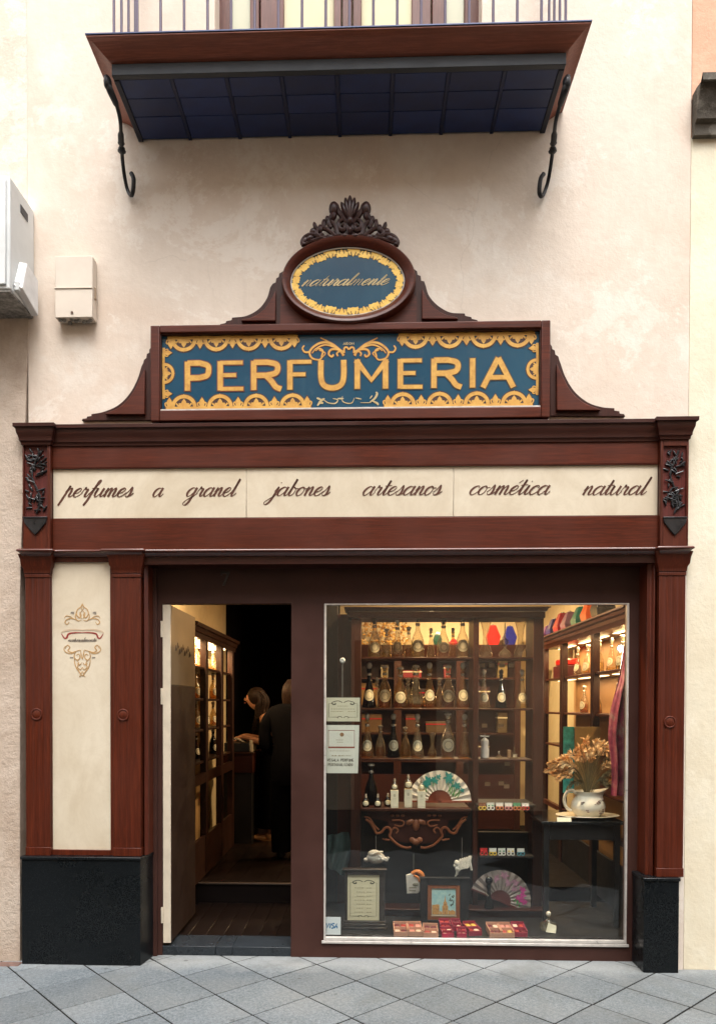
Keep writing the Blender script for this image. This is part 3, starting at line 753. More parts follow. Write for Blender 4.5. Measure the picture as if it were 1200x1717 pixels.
# ------------------------------------------------------------------ big painted sign over the cornice
sign = thing('shop_sign', 'blue and gold painted perfume sign in carved mahogany frame with oval crest', 'sign', (-.1, 0, 3.2))
TEAL_M, nt, b_ = nmat('teal_painted_glass')
v = coords(nt); f = noise(nt, v, 1.6, 5, .6, .5); g = noise(nt, v, 14, 5, .7); st = noise(nt, coords(nt, (7, 1, .25)), 1.2, 3, .6)
c = ramp(nt, f, [(.3, (.007, .050, .098, 1)), (.7, (.016, .078, .132, 1))])
c = mixc(nt, ramp(nt, g, [(.55, 0.0), (.75, .25)]), c, (.06, .11, .14, 1)); c = mixc(nt, ramp(nt, st, [(.58, 0.0), (.72, .22)]), c, (.05, .12, .16, 1))
nt.links.new(c, b_.inputs['Base Color']); b_.inputs['Roughness'].default_value = .22
def goldmat(name, c1, c2, c3):
    m, nt, b = nmat(name); v = coords(nt)
    f = noise(nt, v, 22, 6, .75); g = noise(nt, v, 3.5, 3, .6)
    c = ramp(nt, f, [(.35, c1), (.62, c2)]); c = mixc(nt, ramp(nt, g, [(.35, 0.0), (.7, .6)]), c, c3)
    nt.links.new(c, b.inputs['Base Color']); b.inputs['Roughness'].default_value = .42; b.inputs['Metallic'].default_value = .15
    bump(nt, b, f, .15, .003); return m
GOLD = goldmat('gold_leaf', (.46, .22, .04, 1), (.68, .40, .09, 1), (.60, .32, .07, 1))
PALEG = goldmat('pale_worn_gilding', (.42, .31, .13, 1), (.60, .49, .26, 1), (.38, .33, .2, 1))
RUST = plain('red_brown_outline', (.14, .03, .015, 1), .5); DKBR = plain('dark_brown_outline', (.045, .014, .008, 1), .5); DKBL = plain('dark_outline', (.012, .014, .018, 1), .5)
ys = -.05
bx0, bz1 = at(253, 547, ys); bx1, _ = at(922, 547, ys); bz0 = az(704, ys, 590)
gx0, gx1 = ax(270, ys + .02, 620), ax(905, ys + .02, 620); gz0, gz1 = az(688, ys + .02, 590), az(558, ys + .02, 590)
b = MB()
b.box(bx0, gx0, ys - .012, .0, bz0, bz1); b.box(gx1, bx1, ys - .012, .0, bz0, bz1); b.box(gx0, gx1, ys - .012, .0, bz0, gz0); b.box(gx0, gx1, ys - .012, .0, gz1, bz1)
b.build('board_frame', WX, sign, bevel=.006, seg=3)
b = MB(); q = .006
b.box(gx0, gx0 + q, ys, ys + .03, gz0, gz1); b.box(gx1 - q, gx1, ys, ys + .03, gz0, gz1); b.box(gx0 + q, gx1 - q, ys, ys + .03, gz1 - q, gz1)
b.build('inner_rebate', WDX, sign)
MB().box(gx0 + .002, gx1 - .002, ys - .004, ys + .022, gz0, gz0 + .009).build('silver_bead', ALU, sign, bevel=.001)
yb = ys + .022
board = MB().box(gx0, gx1, yb, yb + .01, gz0, gz1).build('painted_board', TEAL_M, sign, smooth=False)
yl = yb - .0025
# capital letters as brushed strokes in a 0..1 box: (points, width factor)
CAP = {
 'P': [[(.12, 0), (.12, 1)], [(.12, .95), (.6, .95), (.88, .86), (.93, .7), (.86, .52), (.58, .44), (.12, .44)]],
 'E': [[(.12, 0), (.12, 1)], [(.12, .95), (.97, .95)], [(.12, .52), (.72, .52)], [(.12, .05), (1, .05)]],
 'R': [[(.12, 0), (.12, 1)], [(.12, .95), (.56, .95), (.82, .88), (.88, .73), (.8, .57), (.52, .5), (.12, .5)], [(.5, .5), (.68, .3), (.82, .1), (.99, .02)]],
 'F': [[(.12, 0), (.12, 1)], [(.12, .95), (.98, .95)], [(.12, .52), (.74, .52)]],
 'U': [[(.12, 1), (.12, .42), (.22, .14), (.5, .04), (.78, .14), (.88, .42), (.88, 1)]],
 'M': [[(.1, 0), (.1, 1)], [(.06, .98), (.5, .3), (.94, .98)], [(.9, 0), (.9, 1)]],
 'I': [[(.5, 0), (.5, 1)]],
 'A': [[(.06, 0), (.5, 1)], [(.5, 1), (.94, 0)], [(.2, .34), (.8, .34)]],
}
zt0, zt1 = az(652, yl, 590), az(603, yl, 590)
rust_letters = 3
for k, (ch, pa_, pb_) in enumerate((('P', 309, 353), ('E', 364, 408), ('R', 419, 472), ('F', 481, 523), ('U', 532, 582), ('M', 593, 652), ('E', 666, 708), ('R', 721, 774), ('I', 786, 798), ('A', 806, 864))):
    a, c = ax(pa_, yl, 628), ax(pb_, yl, 628)
    def stroke_set(mb, extra, y, thick, mi=0):
        for st in CAP[ch]:
            curved = len(st) > 3
            pts = cr(st, 8) if (curved and ch in 'PRU' ) else [Vector(p) for p in st]
            if ch in 'PR' and len(st) > 5:   # straight lead-in, round bowl
                pts = [Vector(st[0])] + cr(st[1:-1], 8) + [Vector(st[-1])]
            P = [(a + p[0] * (c - a), zt0 + p[1] * (zt1 - zt0)) for p in pts]
            vert = abs(st[0][0] - st[-1][0]) < .02 or ch in 'UMA' or (ch == 'R' and st[0][0] == .5)
            w_ = (.031 if vert else .0225) + extra
            if ch == 'A' and st[0][1] == .34: w_ = .026 + extra
            if ch == 'M' and len(st) == 3: w_ = .032 + extra
            if len(pts) == 2:   # straight strokes: square ends grow too
                d = (Vector(P[1]) - Vector(P[0])).normalized() * (extra / 2); P = [tuple(Vector(P[0]) - d), tuple(Vector(P[1]) + d)]
            mb.ribbon(P, w_, y, mi, thick=thick)
    mb = MB(); stroke_set(mb, 0, yl - .0008, .0012, 0); lt = mb.build('letter', GOLD, sign, smooth=False)
    mb = MB(); stroke_set(mb, .0115, yl + .0006, .0012, 0); mb.build('letter_outline', RUST if k < rust_letters else plain('brown_letter_shadow', (.06, .035, .015, 1), .5) if k == rust_letters else bpy.data.materials['brown_letter_shadow'], lt, smooth=False)  # wider stroke behind the gilt: the letter's painted outline

# gilded border of arched palmettes and small fleurons
def border(mb, mo, Pf, L, n, h, start_small=True):
    """n big arches along a length L; Pf(u, v) maps along / inward coordinates to (x, z)"""
    pitch = L / n
    def rib(m, pts, w, lift=0): m.ribbon([Pf(*p) for p in pts], w, yl + lift)
    for k in range(n):
        c = (k + .5) * pitch; r = min(pitch * .33, h * .75)
        arch = [(c + r * 1.12 * math.cos(t), h * .12 + h * .82 * math.sin(t)) for t in [PI * i / 18 for i in range(19)]]
        rib(mb, arch, h * .27); rib(mo, arch, h * .44, .0013)
        rib(mo, [(c, h * .05), (c, h * .95)], r * 1.5, .0014)
        rib(mb, [(c, h * .94), (c, h * 1.12)], [h * .2, h * .02])
        # palmette in the arch
        for ang, ln in ((-50, .5), (0, .66), (50, .5)):
            A = math.radians(ang); pts = [(c + h * ln * s_ * math.sin(A), h * .1 + h * ln * s_ * math.cos(A)) for s_ in (0, .35, .7, 1)]
            rib(mb, pts, [h * .16, h * .42, h * .32, h * .03])
        for s_ in (1, -1): rib(mb, cr([(c + s_ * r * .1, h * .16), (c + s_ * r * .5, h * .22), (c + s_ * r * .78, h * .42)], 5), h * .12)
        # joining scroll at the foot
        rib(mb, cr([(c - pitch * .5, h * .07), (c - r * 1.2, h * .04), (c, h * .08), (c + r * 1.2, h * .04), (c + pitch * .5, h * .07)], 5), h * .24)
    for k in range(n + 1):
        c = k * pitch
        if k in (0, n): c += (1 if k == 0 else -1) * pitch * .1
        rib(mb, [(c, h * .1), (c, h * .4), (c, h * .62), (c, h * .86)], [h * .22, h * .44, h * .34, h * .02])
        for s_ in (1, -1): rib(mb, cr([(c, h * .12), (c + s_ * h * .26, h * .2), (c + s_ * h * .33, h * .42), (c + s_ * h * .18, h * .48), (c + s_ * h * .12, h * .36)], 5), h * .10)
        rib(mo, [(c, h * .05), (c, h * .5), (c, h * .95)], [h * .8, h * .62, h * .06], .0013)
hb = .078
tl0, tl1 = ax(281, yl, 620), ax(499, yl, 620); tr0, tr1 = ax(668, yl, 620), ax(896, yl, 620)
bl0, bl1 = ax(278, yl, 620), ax(521, yl, 620); br0, br1 = ax(644, yl, 620), ax(893, yl, 620)
zbt, zbb = gz1 - .012, gz0 + .018
zv0, zv1 = zbb + .06, zbt - .06
for Pf_, L_, n_, h_ in ((lambda u, v: (tl0 + u, zbt - v), tl1 - tl0, 4, hb), (lambda u, v: (tr0 + u, zbt - v), tr1 - tr0, 4, hb), (lambda u, v: (bl0 + u, zbb + v), bl1 - bl0, 4, hb), (lambda u, v: (br0 + u, zbb + v), br1 - br0, 4, hb),
                      (lambda u, v: (gx0 + .012 + v, zv0 + u), zv1 - zv0, 1, hb * .8), (lambda u, v: (gx1 - .012 - v, zv0 + u), zv1 - zv0, 1, hb * .8)):
    mb, mo = MB(), MB(); border(mb, mo, Pf_, L_, n_, h_)
    bo_ = mb.build('gilded_border', GOLD, sign, smooth=False); mo.build('border_shadow', DKBR, bo_, smooth=False)  # dark brown outline painted round the gilding
# gilt scrolls above the middle letters, worn sprig below
b, bo = MB(), MB()
def S(px, py): return at(px, py, yl)
def wing(pts, w0, w1, cxp=585):
    for s_ in (1, -1):
        P = cr([S(cxp + s_ * p[0], p[1]) for p in pts], 7); n = len(P)
        ws = [(w0 + (w1 - w0) * i / (n - 1)) * .0036 for i in range(n)]
        b.ribbon(P, ws, yl); bo.ribbon(P, [w_ + .006 for w_ in ws], yl + .0013)
for pts, w0, w1 in (
    ([(9, 596), (13, 590), (24, 579), (36, 572), (48, 566)], 4, 1.2), ([(14, 588), (30, 576), (45, 574), (58, 580), (66, 590), (62, 600), (50, 603), (44, 597)], 4, 2), ([(22, 582), (40, 578), (55, 584), (62, 592)], 3, 1),
    ([(46, 598), (44, 588), (50, 584), (56, 588)], 2.5, 1.5), ([(66, 590), (74, 590), (78, 584), (75, 579)], 2.8, 1.6), ([(10, 592), (18, 586), (30, 586), (34, 593), (29, 598), (26, 594)], 3.5, 2.5), ([(8, 590), (14, 588), (20, 592), (19, 597)], 3, 2), ([(0, 586), (4, 582), (8, 584), (8, 592)], 2.6, 2.2), ([(50, 586), (40, 592), (46, 600)], 2, 1)):
    wing(pts, w0, w1)
b.build('gilded_scroll', GOLD, sign, smooth=False); bo.build('scroll_shadow', RUST, sign, smooth=False)  # red brown outline painted behind the scrolls
b = MB()
for pts, w_ in (([(540, 668), (550, 675), (562, 676), (566, 670), (558, 668)], 1.6), ([(566, 668), (576, 668)], 2.2), ([(574, 664), (574, 672), (582, 676), (590, 675), (594, 667)], 1.4), ([(596, 667), (606, 669)], 1.6), ([(604, 675), (622, 675)], 1.0),
                ([(620, 674), (628, 668), (632, 660), (630, 657)], 3.2), ([(624, 672), (632, 676), (634, 679)], 3), ([(620, 668), (624, 663)], 2), ([(532, 680), (538, 672), (544, 668)], 3.4), ([(531, 667), (538, 670)], 3), ([(534, 674), (542, 676)], 3)):
    P = cr([S(*p) for p in pts], 6); n = len(P); b.ribbon(P, [w_ * .0036 * (.5 + .6 * math.sin(PI * (i + .5) / n)) for i in range(n)], yl)
# tiny painted word over the scrolls
TINY = {'A': [[(0, 0), (.5, 1), (1, 0)], [(.2, .35), (.8, .35)]], 'R': [[(0, 0), (0, 1), (.8, .9), (.8, .55), (0, .5), (.9, 0)]], 'O': [[(.5, 0), (0, .5), (.5, 1), (1, .5), (.5, 0)]], 'M': [[(0, 0), (.1, 1), (.5, .3), (.9, 1), (1, 0)]],
        'E': [[(.9, 1), (0, 1), (0, 0), (.9, 0)], [(0, .5), (.7, .5)]], 'G': [[(.9, .9), (.4, 1), (0, .5), (.4, 0), (.95, .1), (.95, .45), (.55, .45)]], 'L': [[(0, 1), (0, 0), (.9, 0)]], 'P': [[(0, 0), (0, 1), (.8, .95), (.85, .6), (0, .48)]],
        'F': [[(.9, 1), (0, 1), (0, 0)], [(0, .5), (.7, .5)]], 'U': [[(0, 1), (.05, .2), (.5, 0), (.95, .2), (1, 1)]], 'S': [[(.9, .9), (.4, 1), (.05, .75), (.9, .3), (.5, 0), (.05, .1)]], 'N': [[(0, 0), (0, 1), (.95, 0), (.95, 1)]], 'I': [[(.5, 0), (.5, 1)]],
        'Z': [[(0, 1), (.95, 1), (0, 0), (.95, 0)]], 'D': [[(0, 0), (0, 1), (.6, .95), (.95, .5), (.6, .05), (0, 0)]], 'V': [[(0, 1), (.5, 0), (1, 1)]], 'C': [[(.9, .9), (.4, 1), (0, .5), (.4, 0), (.9, .1)]], 'T': [[(0, 1), (1, 1)], [(.5, 1), (.5, 0)]], ' ': []}
def capsline(mb, text, x0, x1, z0, h, w_, y, thick=.0009):
    adv = (x1 - x0) / len(text)
    for i, ch in enumerate(text):
        for st in TINY[ch]: mb.ribbon([(x0 + adv * (i + .08) + p[0] * adv * .76, z0 + p[1] * h) for p in st], w_, y, thick=thick)
    return mb
a, z = S(575, 578); c, _ = S(594, 578); capsline(b, 'AROM', a, c, z, .014, .0035, yl)
b.build('worn_gilding', PALEG, sign, smooth=False)

# side consoles and upper wings
yc = -.04
def pol(pts, y): return [at(px, py, y) for px, py in pts]
def curve_px(pts, n=6): return [(v_.x, v_.y) for v_ in cr(pts, n)]
L_out = [(253, 704), (253, 582), (250, 586), (250, 591), (246, 593), (245, 600), (241, 603), (240, 608)] + curve_px([(237, 614), (230, 636), (217, 660), (198, 679), (174, 690), (153, 694)]) + [(153, 697), (146, 698), (145, 701), (138, 702), (137, 705)]
R_out = [(922, 697), (922, 576), (925, 580), (926, 585), (930, 587), (931, 594), (936, 597), (937, 602)] + curve_px([(940, 610), (948, 632), (963, 656), (985, 674), (1008, 682), (1030, 684)]) + [(1030, 688), (1038, 689), (1039, 693), (1046, 694), (1048, 698)]
def console(out, inner, pyb, nm='console'):
    o = MB().prism(pol(out, yc + .018), yc + .018, 0).build(nm, WDZ, sign, bevel=.002)
    MB().prism(pol(inner, yc), yc - .004, yc + .0175).build('raised_panel', WX, o, bevel=.004)
    return o
console(L_out, [(243, 695), (243, 618)] + curve_px([(236, 632), (222, 660), (203, 681), (178, 693)])[1:] + [(176, 695)], 705)
console(R_out, [(933, 688), (933, 610)] + curve_px([(942, 630), (957, 656), (978, 675), (1005, 686)])[1:] + [(1007, 688)], 698)
U_L = [(478, 553), (478, 452), (468, 458), (467, 464), (463, 466), (462, 473), (457, 475)] + curve_px([(453, 481), (447, 500), (434, 517), (413, 529), (389, 532)]) + [(388, 536), (379, 538), (378, 541), (369, 543), (368, 549)]
U_R = [(690, 551), (690, 448), (699, 454), (700, 460), (705, 462), (706, 470), (711, 471)] + curve_px([(713, 477), (719, 495), (733, 511), (754, 523), (779, 525)]) + [(780, 529), (790, 531), (791, 534), (800, 536), (802, 542)]
console(U_L, [(462, 538), (462, 487)] + curve_px([(455, 501), (443, 518), (425, 531), (405, 536)])[1:] + [(404, 538)], 545)
console(U_R, [(707, 535), (707, 483)] + curve_px([(713, 497), (726, 514), (744, 526), (766, 532)])[1:] + [(768, 535)], 542)
bk_ = MB().prism(pol([(470, 555), (470, 500), (500, 440), (583, 405), (665, 440), (698, 500), (698, 552)], -.02), -.024, 0).build('backboard', WX, sign)

# oval frame
oc = at(584, 467, -.07); orx = (ax(697, -.07, 467) - ax(471, -.07, 467)) / 2; orz = (az(392, -.07, 584) - az(542, -.07, 584)) / 2
ic = at(582.5, 473, -.035); irx = (ax(679, -.035, 473) - ax(486, -.035, 473)) / 2; irz = (az(414, -.035, 583) - az(531, -.035, 583)) / 2
b = MB(); NS = 72; rings = [(1.0, 0.0, 0.0), (1.0, 0, -.055), (.97, .08, -.07), (.85, .2, -.078), (.6, .45, -.076), (.35, .7, -.068), (.15, .9, -.058), (0, 1, -.05), (0, 1, -.03)]
vs, fs = [], []
for (wo, wi, y) in rings:
    for k in range(NS):
        a = 2 * PI * k / NS; s_ = wo + wi
        rx, rz = (orx * wo + irx * wi) / s_, (orz * wo + irz * wi) / s_
        cx_, cz_ = (oc[0] * wo + ic[0] * wi) / s_, (oc[1] * wo + ic[1] * wi) / s_
        vs.append((cx_ + rx * math.cos(a), y, cz_ + rz * math.sin(a)))
for i in range(len(rings) - 1):
    for k in range(NS): fs.append((i * NS + k, i * NS + (k + 1) % NS, (i + 1) * NS + (k + 1) % NS, (i + 1) * NS + k))
b.add(vs, fs).build('oval_frame', WX, sign)
b = MB(); b.tube([(ic[0] + (irx - .006) * math.cos(2 * PI * k / NS), -.040, ic[1] + (irz - .006) * math.sin(2 * PI * k / NS)) for k in range(NS)], .004, 6, closed=True); b.build('oval_bead', ALU, sign)
ov = MB().prism([(ic[0] + irx * math.cos(2 * PI * k / NS), ic[1] + irz * math.sin(2 * PI * k / NS)) for k in range(NS)], -.034, -.026).build('oval_panel', TEAL_M, sign, smooth=False)
yo = -.0362
mb, mo = MB(), MB()
NW = 14
for k in range(NW * 2):
    a0 = 2 * PI * (k + .5) / (NW * 2)
    def OP(u, v): # u along (radians), v inward fraction
        a = a0 + u; return (ic[0] + (irx * .985 - v) * math.cos(a), ic[1] + (irz * .975 - v) * math.sin(a))
    h = .05; da = PI / (NW * 2)
    flip = (k % 2 == 0)
    V = (lambda v: v) if flip else (lambda v: h - v)
    mb.ribbon([OP(-da * 1.0, V(.006)), OP(-da * .45, V(.010)), OP(0, V(.006)), OP(da * .45, V(.010)), OP(da * 1.0, V(.006))], .014, yo)
    mb.ribbon([OP(0, V(.004)), OP(0, V(h * .5)), OP(0, V(h * .95))], [.018, .022, .004], yo)
    for s_ in (1, -1):
        mb.ribbon([OP(s_ * da * .25, V(.006)), OP(s_ * da * .72, V(h * .45)), OP(s_ * da * .5, V(h * .8))], [.012, .014, .006], yo)
    mb.ribbon([OP(-da * .85, V(.012)), OP(-da * .95, V(h * .55))], [.014, .009], yo)
    mo.ribbon([OP(-da, h * .5), OP(0, h * .5), OP(da, h * .5)], h * .62, yo + .0013)
mb.build('gilded_wreath', goldmat('bright_gold_leaf', (.62, .33, .04, 1), (.85, .58, .13, 1), (.75, .47, .09, 1)), ov, smooth=False); mo.build('wreath_shadow', plain('dull_gold_ground', (.22, .13, .03, 1), .5), ov, smooth=False)  # dull gold ground painted behind the wreath
# script word, its first letters worn away
a, z = at(506, 479.5, yo); c, _ = at(653, 474, yo)
script(MB(), 'naturalmente', a, c, z, .036, yo, .85, slant=.7, drop=.22, seed=4).build('lettering', PALEG, ov, smooth=False)

# carved crest on the oval
b = MB(); yk = -.062
def K(px, py, d=0): x_, z_ = at(px, py, yk); return (x_, yk - d, z_)
for a_, h_, w_ in ((0, .078, .018), (.32, .068, .016), (-.32, .068, .016), (.7, .052, .014), (-.7, .052, .014)):
    b.ball(K(586.5 + 26 * math.sin(a_) * .55, 352 + 9 * (1 - math.cos(a_)), .01 * math.cos(a_)), (w_, .026, h_), 10, 8, rot=Matrix.Rotation(a_ * .55, 3, 'Y'))
b.ball(K(587, 372), (.026, .034, .030), 10, 8); b.ball(K(587, 388), (.018, .03, .024), 10, 8)
for s_ in (1, -1):
    def k2(dx, py, d=0): return K(586.5 + s_ * dx, py, d)
    b.tube(cr([k2(4, 376), k2(12, 364), k2(20, 352), k2(24, 344), k2(30, 345), k2(29, 353)], 6), [.012, .012, .014, .015, .016, .016, .017, .018, .018, .018] + [.016] * 21, 8)
    b.ball(k2(27, 350), (0.0293, 0.0276, 0.0415), 10, 8)
    b.ball(k2(29, 363), (0.0220, 0.0230, 0.0366), 8, 6, rot=Matrix.Rotation(s_ * -.5, 3, 'Y'))
    b.tube(cr([k2(2, 392), k2(4, 374), k2(12, 368), k2(19, 374), k2(18, 383), k2(11, 386), k2(8, 380), k2(12, 376)], 6), .0135, 8)
    b.tube(cr([k2(20, 394), k2(24, 380), k2(30, 372), k2(35, 366), k2(36, 374), k2(32, 382)], 6), .013, 8)
    b.tube(cr([k2(24, 396), k2(34, 388), k2(42, 383), k2(52, 384), k2(56, 392), k2(50, 396), k2(45, 392)], 6), .0135, 8)
    b.ball(k2(44, 377), (0.0146, 0.0184, 0.0342), 8, 6); b.ball(k2(50, 384), (0.0171, 0.0184, 0.0268), 8, 6); b.ball(k2(58, 380), (0.0134, 0.0172, 0.0293), 8, 6, rot=Matrix.Rotation(s_ * .3, 3, 'Y'))
    b.tube(cr([k2(40, 402), k2(54, 396), k2(64, 394), k2(74, 398), k2(79, 405), k2(77, 411)], 6), [.013] * 10 + [.016] * 21, 8)
    b.ball(k2(68, 400), (0.0317, 0.0184, 0.0171), 8, 6, rot=Matrix.Rotation(s_ * .5, 3, 'Y')); b.ball(k2(76, 404), (0.0268, 0.0184, 0.0171), 8, 6, rot=Matrix.Rotation(s_ * .9, 3, 'Y'))
    b.ball(k2(62, 388), (0.0195, 0.0161, 0.0195), 8, 6); b.ball(k2(33, 398), (0.0220, 0.0184, 0.0146), 8, 6); b.ball(k2(9, 396), (0.0268, 0.0207, 0.0171), 8, 6)
    b.ball(k2(38, 368), (0.0146, 0.0161, 0.0220), 8, 6)
b.tube(cr([K(505, 411), K(528, 402), K(556, 396), K(587, 394), K(618, 396), K(645, 401), K(666, 409)], 6), .011, 8)
b.build('crest', CARVE, sign)
# ------------------------------------------------------------------ balcony over the sign
bal = thing('balcony', 'wooden balcony with navy tiled underside, iron brackets and thin purple railing', 'balcony', (-.17, 0, 4.87))
Zs = 4.885; Yb = -.463
bL0, bR0 = ax(222, 0, 232), ax(918, 0, 232)
bLf, bRf = ax(187, Yb, 118), ax(949, Yb, 113)
TILE_N, nt, b_ = nmat('navy_glazed_tile')
v = coords(nt); f = noise(nt, v, 9, 5, .7); g = noise(nt, v, 60, 3, .6)
oi = node(nt, 'ShaderNodeObjectInfo')
c = ramp(nt, f, [(.3, (.006, .017, .072, 1)), (.7, (.013, .034, .122, 1))]); c = mixc(nt, 1.0, c, ramp(nt, oi.outputs['Random'], [(0, .75), (1, 1.25)]), 'MULTIPLY')
c = mixc(nt, ramp(nt, g, [(.66, 0.0), (.8, .4)]), c, (.06, .08, .13, 1))
nt.links.new(c, b_.inputs['Base Color']); nt.links.new(ramp(nt, f, [(.3, .3), (.7, .5)]), b_.inputs['Roughness']); bump(nt, b_, f, .12, .004)
DRK = plain('dark_soffit_iron', (.012, .014, .026, 1), .55, .2, .2, 20, .1); GROUT = plain('dark_grout', (.03, .036, .06, 1), .8)
RIBM = plain('navy_painted_rib', (.006, .013, .05, 1), .5, 0, .2, 20, .1); nb = 8; x_lo, x_hi = bLf + .015, bRf - .015
# the slab carries the tiles from above
MB().box(x_lo, x_hi, Yb + .02, .0, Zs + .006, Zs + .1).build('slab', GROUT, bal, smooth=False)
bays = [x_lo + (x_hi - x_lo) * k / nb for k in range(nb + 1)]
t0_ = None
y_rows = [Yb + .035, Yb + .16, Yb + .285, -.012]
for k in range(nb):
    xa, xb_ = bays[k] + .011, bays[k + 1] - .011
    for r in range(3):
        h2 = (y_rows[r + 1] - y_rows[r]) / 2 - .0015; w2 = (xb_ - xa) / 2
        if r not in (globals().get('_tp') or {}): 
            _tp = globals().get('_tp') or {}
            o = MB().box(-w2, w2, -h2, h2, -.005, .006).build('tile', TILE_N, bal, local=True, bevel=.002, seg=1); _tp[r] = o
        else:
            o = _tp[r].copy(); C.objects.link(o); o.parent = bal
        o.location = Vector(((xa + xb_) / 2, (y_rows[r] + y_rows[r + 1]) / 2, Zs + random.uniform(-.001, .001))) - bal.location
for k in range(nb + 1):
    MB().box(bays[k] - .010, bays[k] + .010, Yb + .034, -.002, Zs - .0085, Zs + .004).build('rib', RIBM, bal, bevel=.002)
MB().box(bLf, bRf, Yb, Yb + .032, Zs - .010, Zs + .05).build('edge_rail', plain('dark_grey_edge_paint', (.026, .030, .036, 1), .5, .1, .2, 20, .1), bal, bevel=.003)
for xx in (bLf, bRf - .03): MB().box(xx, xx + .03, Yb + .033, -.002, Zs - .012, Zs + .05).build('edge_rail', DRK, bal, bevel=.003)
# flaring wooden cornice round three sides
ct = 4.998
o1, o2 = .0, .1
MB().sweep([(-.03, Zs + .052), (.0, Zs + .052), (.012, Zs + .058), (.03, Zs + .07), (.07, Zs + .098), (.092, ct - .008), (.098, ct - .006), (.098, ct), (-.03, ct + .002)], [(bLf, .0), (bLf, Yb), (bRf, Yb), (bRf, .0)]).build('cornice', BALW, bal, bevel=.0012)
TRIMB = plain('blue_grey_metal_edge', (.035, .045, .10, 1), .35, .4, .2, 12, .05)
MB().sweep([(-.04, ct + .003), (.102, ct + .003), (.102, ct + .009), (-.04, ct + .009)], [(bLf, .0), (bLf, Yb), (bRf, Yb), (bRf, .0)]).build('metal_drip_edge', TRIMB, bal)
rb = Yb + .02
MB().box(bLf - .01, bRf + .01, rb - .012, rb + .02, ct + .0095, ct + .034).build('rail_footing', TRIMB, bal, bevel=.003)
# floor of the balcony
MB().box(bLf + .04, bRf - .04, rb + .022, -.002, ct - .04, ct + .012).build('balcony_floor', plain('terracotta_floor', (.25, .12, .08, 1), .7), bal, smooth=False)
RAIL = plain('purple_grey_railing', (.075, .055, .085, 1), .4, .3, .15, 20, .05)
rx0, rx1 = ax(191, rb, 30), ax(948, rb, 30); n = 20
proto = None
def bar(x, y):
    global proto
    if proto is None:
        proto = MB().lathe([(.0075, 0), (.0075, .94)], n=8).build('baluster', RAIL, bal, local=True)
        o = proto
    else:
        o = proto.copy(); C.objects.link(o); o.parent = bal
    o.location = Vector((x, y, ct + .012)) - bal.location
for k in range(n): bar(rx0 + (rx1 - rx0) * k / (n - 1), rb)
for xx in (rx0, rx1):
    for k in range(1, 4): bar(xx, rb + .12 * k)
MB().sweep([(-.02, ct + .95), (.02, ct + .95), (.02, ct + .975), (-.02, ct + .975)], [(rx0, -.002), (rx0, rb), (rx1, rb), (rx1, -.002)]).build('handrail', RAIL, bal)
# wrought iron brackets: S-shaped straps with a collar and a curled foot
for side, pts in (('a', [(178, 128, Yb + .03), (184, 150, Yb + .035), (196, 178, -.36), (202, 205, -.30), (203, 235, -.20), (205, 262, -.12), (208, 290, -.06), (213, 315, -.025), (219, 327, -.03), (223, 320, -.055), (224, 300, -.07), (220, 290, -.065)]),
                  ('b', [(952, 128, Yb + .03), (947, 150, Yb + .035), (938, 178, -.36), (931, 205, -.30), (928, 235, -.20), (925, 262, -.12), (921, 290, -.06), (916, 312, -.025), (909, 328, -.03), (904, 322, -.055), (906, 300, -.07), (911, 291, -.065)])):
    P = [];
    for (px, py, Y) in pts: x_, z_ = at(px, py, Y); P.append((x_, Y, z_))
    Q = cr(P, 6); N = len(Q)
    rr = []
    for i in range(N):
        t = i / (N - 1); r = .0105
        if t < .18: r = .019 - .04 * abs(t - .09)
        if abs(t - .36) < .03: r = .017
        if abs(t - .42) < .015: r = .020
        if .75 < t: r = .0125
        rr.append(r)
    b = MB(); b.tube(Q, rr, 9)
    mid = Q[int(N * .38)]; b.ball(mid, (.02, .02, .010), 10, 6); b.ball(Q[int(N * .42)], (.024, .024, .010), 10, 6)
    b.ball(Q[3], (.022, .028, .036), 10, 8)
    b.build('bracket', IRON, bal)

# ------------------------------------------------------------------ boxes on the wall at the left
WHT = plain('weathered_white_metal', (.62, .64, .64, 1), .45, 0, .1, 4, .05); WH2 = plain('dusty_white_metal', (.56, .58, .58, 1), .6, 0, .2, 8, .1)
BEI = plain('beige_painted_metal', (.66, .58, .49, 1), .55, 0, .07, 6, .05); DIRT = plain('grimy_underside', (.25, .24, .22, 1), .9, 0, .6, 40, .3)
cab = thing('electric_cabinet', 'large white electric cabinet cut off by the left edge with small side box', 'cabinet', (-2.3, 0, 3.7))
yF = -.30
cz1, cz0 = az(294, yF, 12), az(484, yF, 12); cx1 = ax(17, yF, 400)
MB().box(cx1 - .6, cx1, yF, -.004, cz0, cz1).build('cabinet_body', WHT, cab, bevel=.008, seg=3)
MB().box(cx1 - .6, cx1 - .02, yF - .012, yF - .001, cz0 + .02, cz1 - .02).build('cabinet_door', WHT, cab, bevel=.005)
b = MB()
for k in range(16): b.ball((cx1 - random.uniform(.02, .4), random.uniform(yF + .02, -.02), cz0 - .004), (random.uniform(.01, .035), random.uniform(.01, .03), .008), 6, 4)
b.box(cx1 - .5, cx1 - .004, yF + .006, -.01, cz0 - .012, cz0 - .001)
b.build('dirty_underside', DIRT, cab)
MB().box(cx1 + .0005, cx1 + .004, -.18, -.09, cz1 - .12, cz1 - .075).build('vent_slot', plain('dark_slot', (.05, .05, .055, 1), .6), cab, bevel=.002)
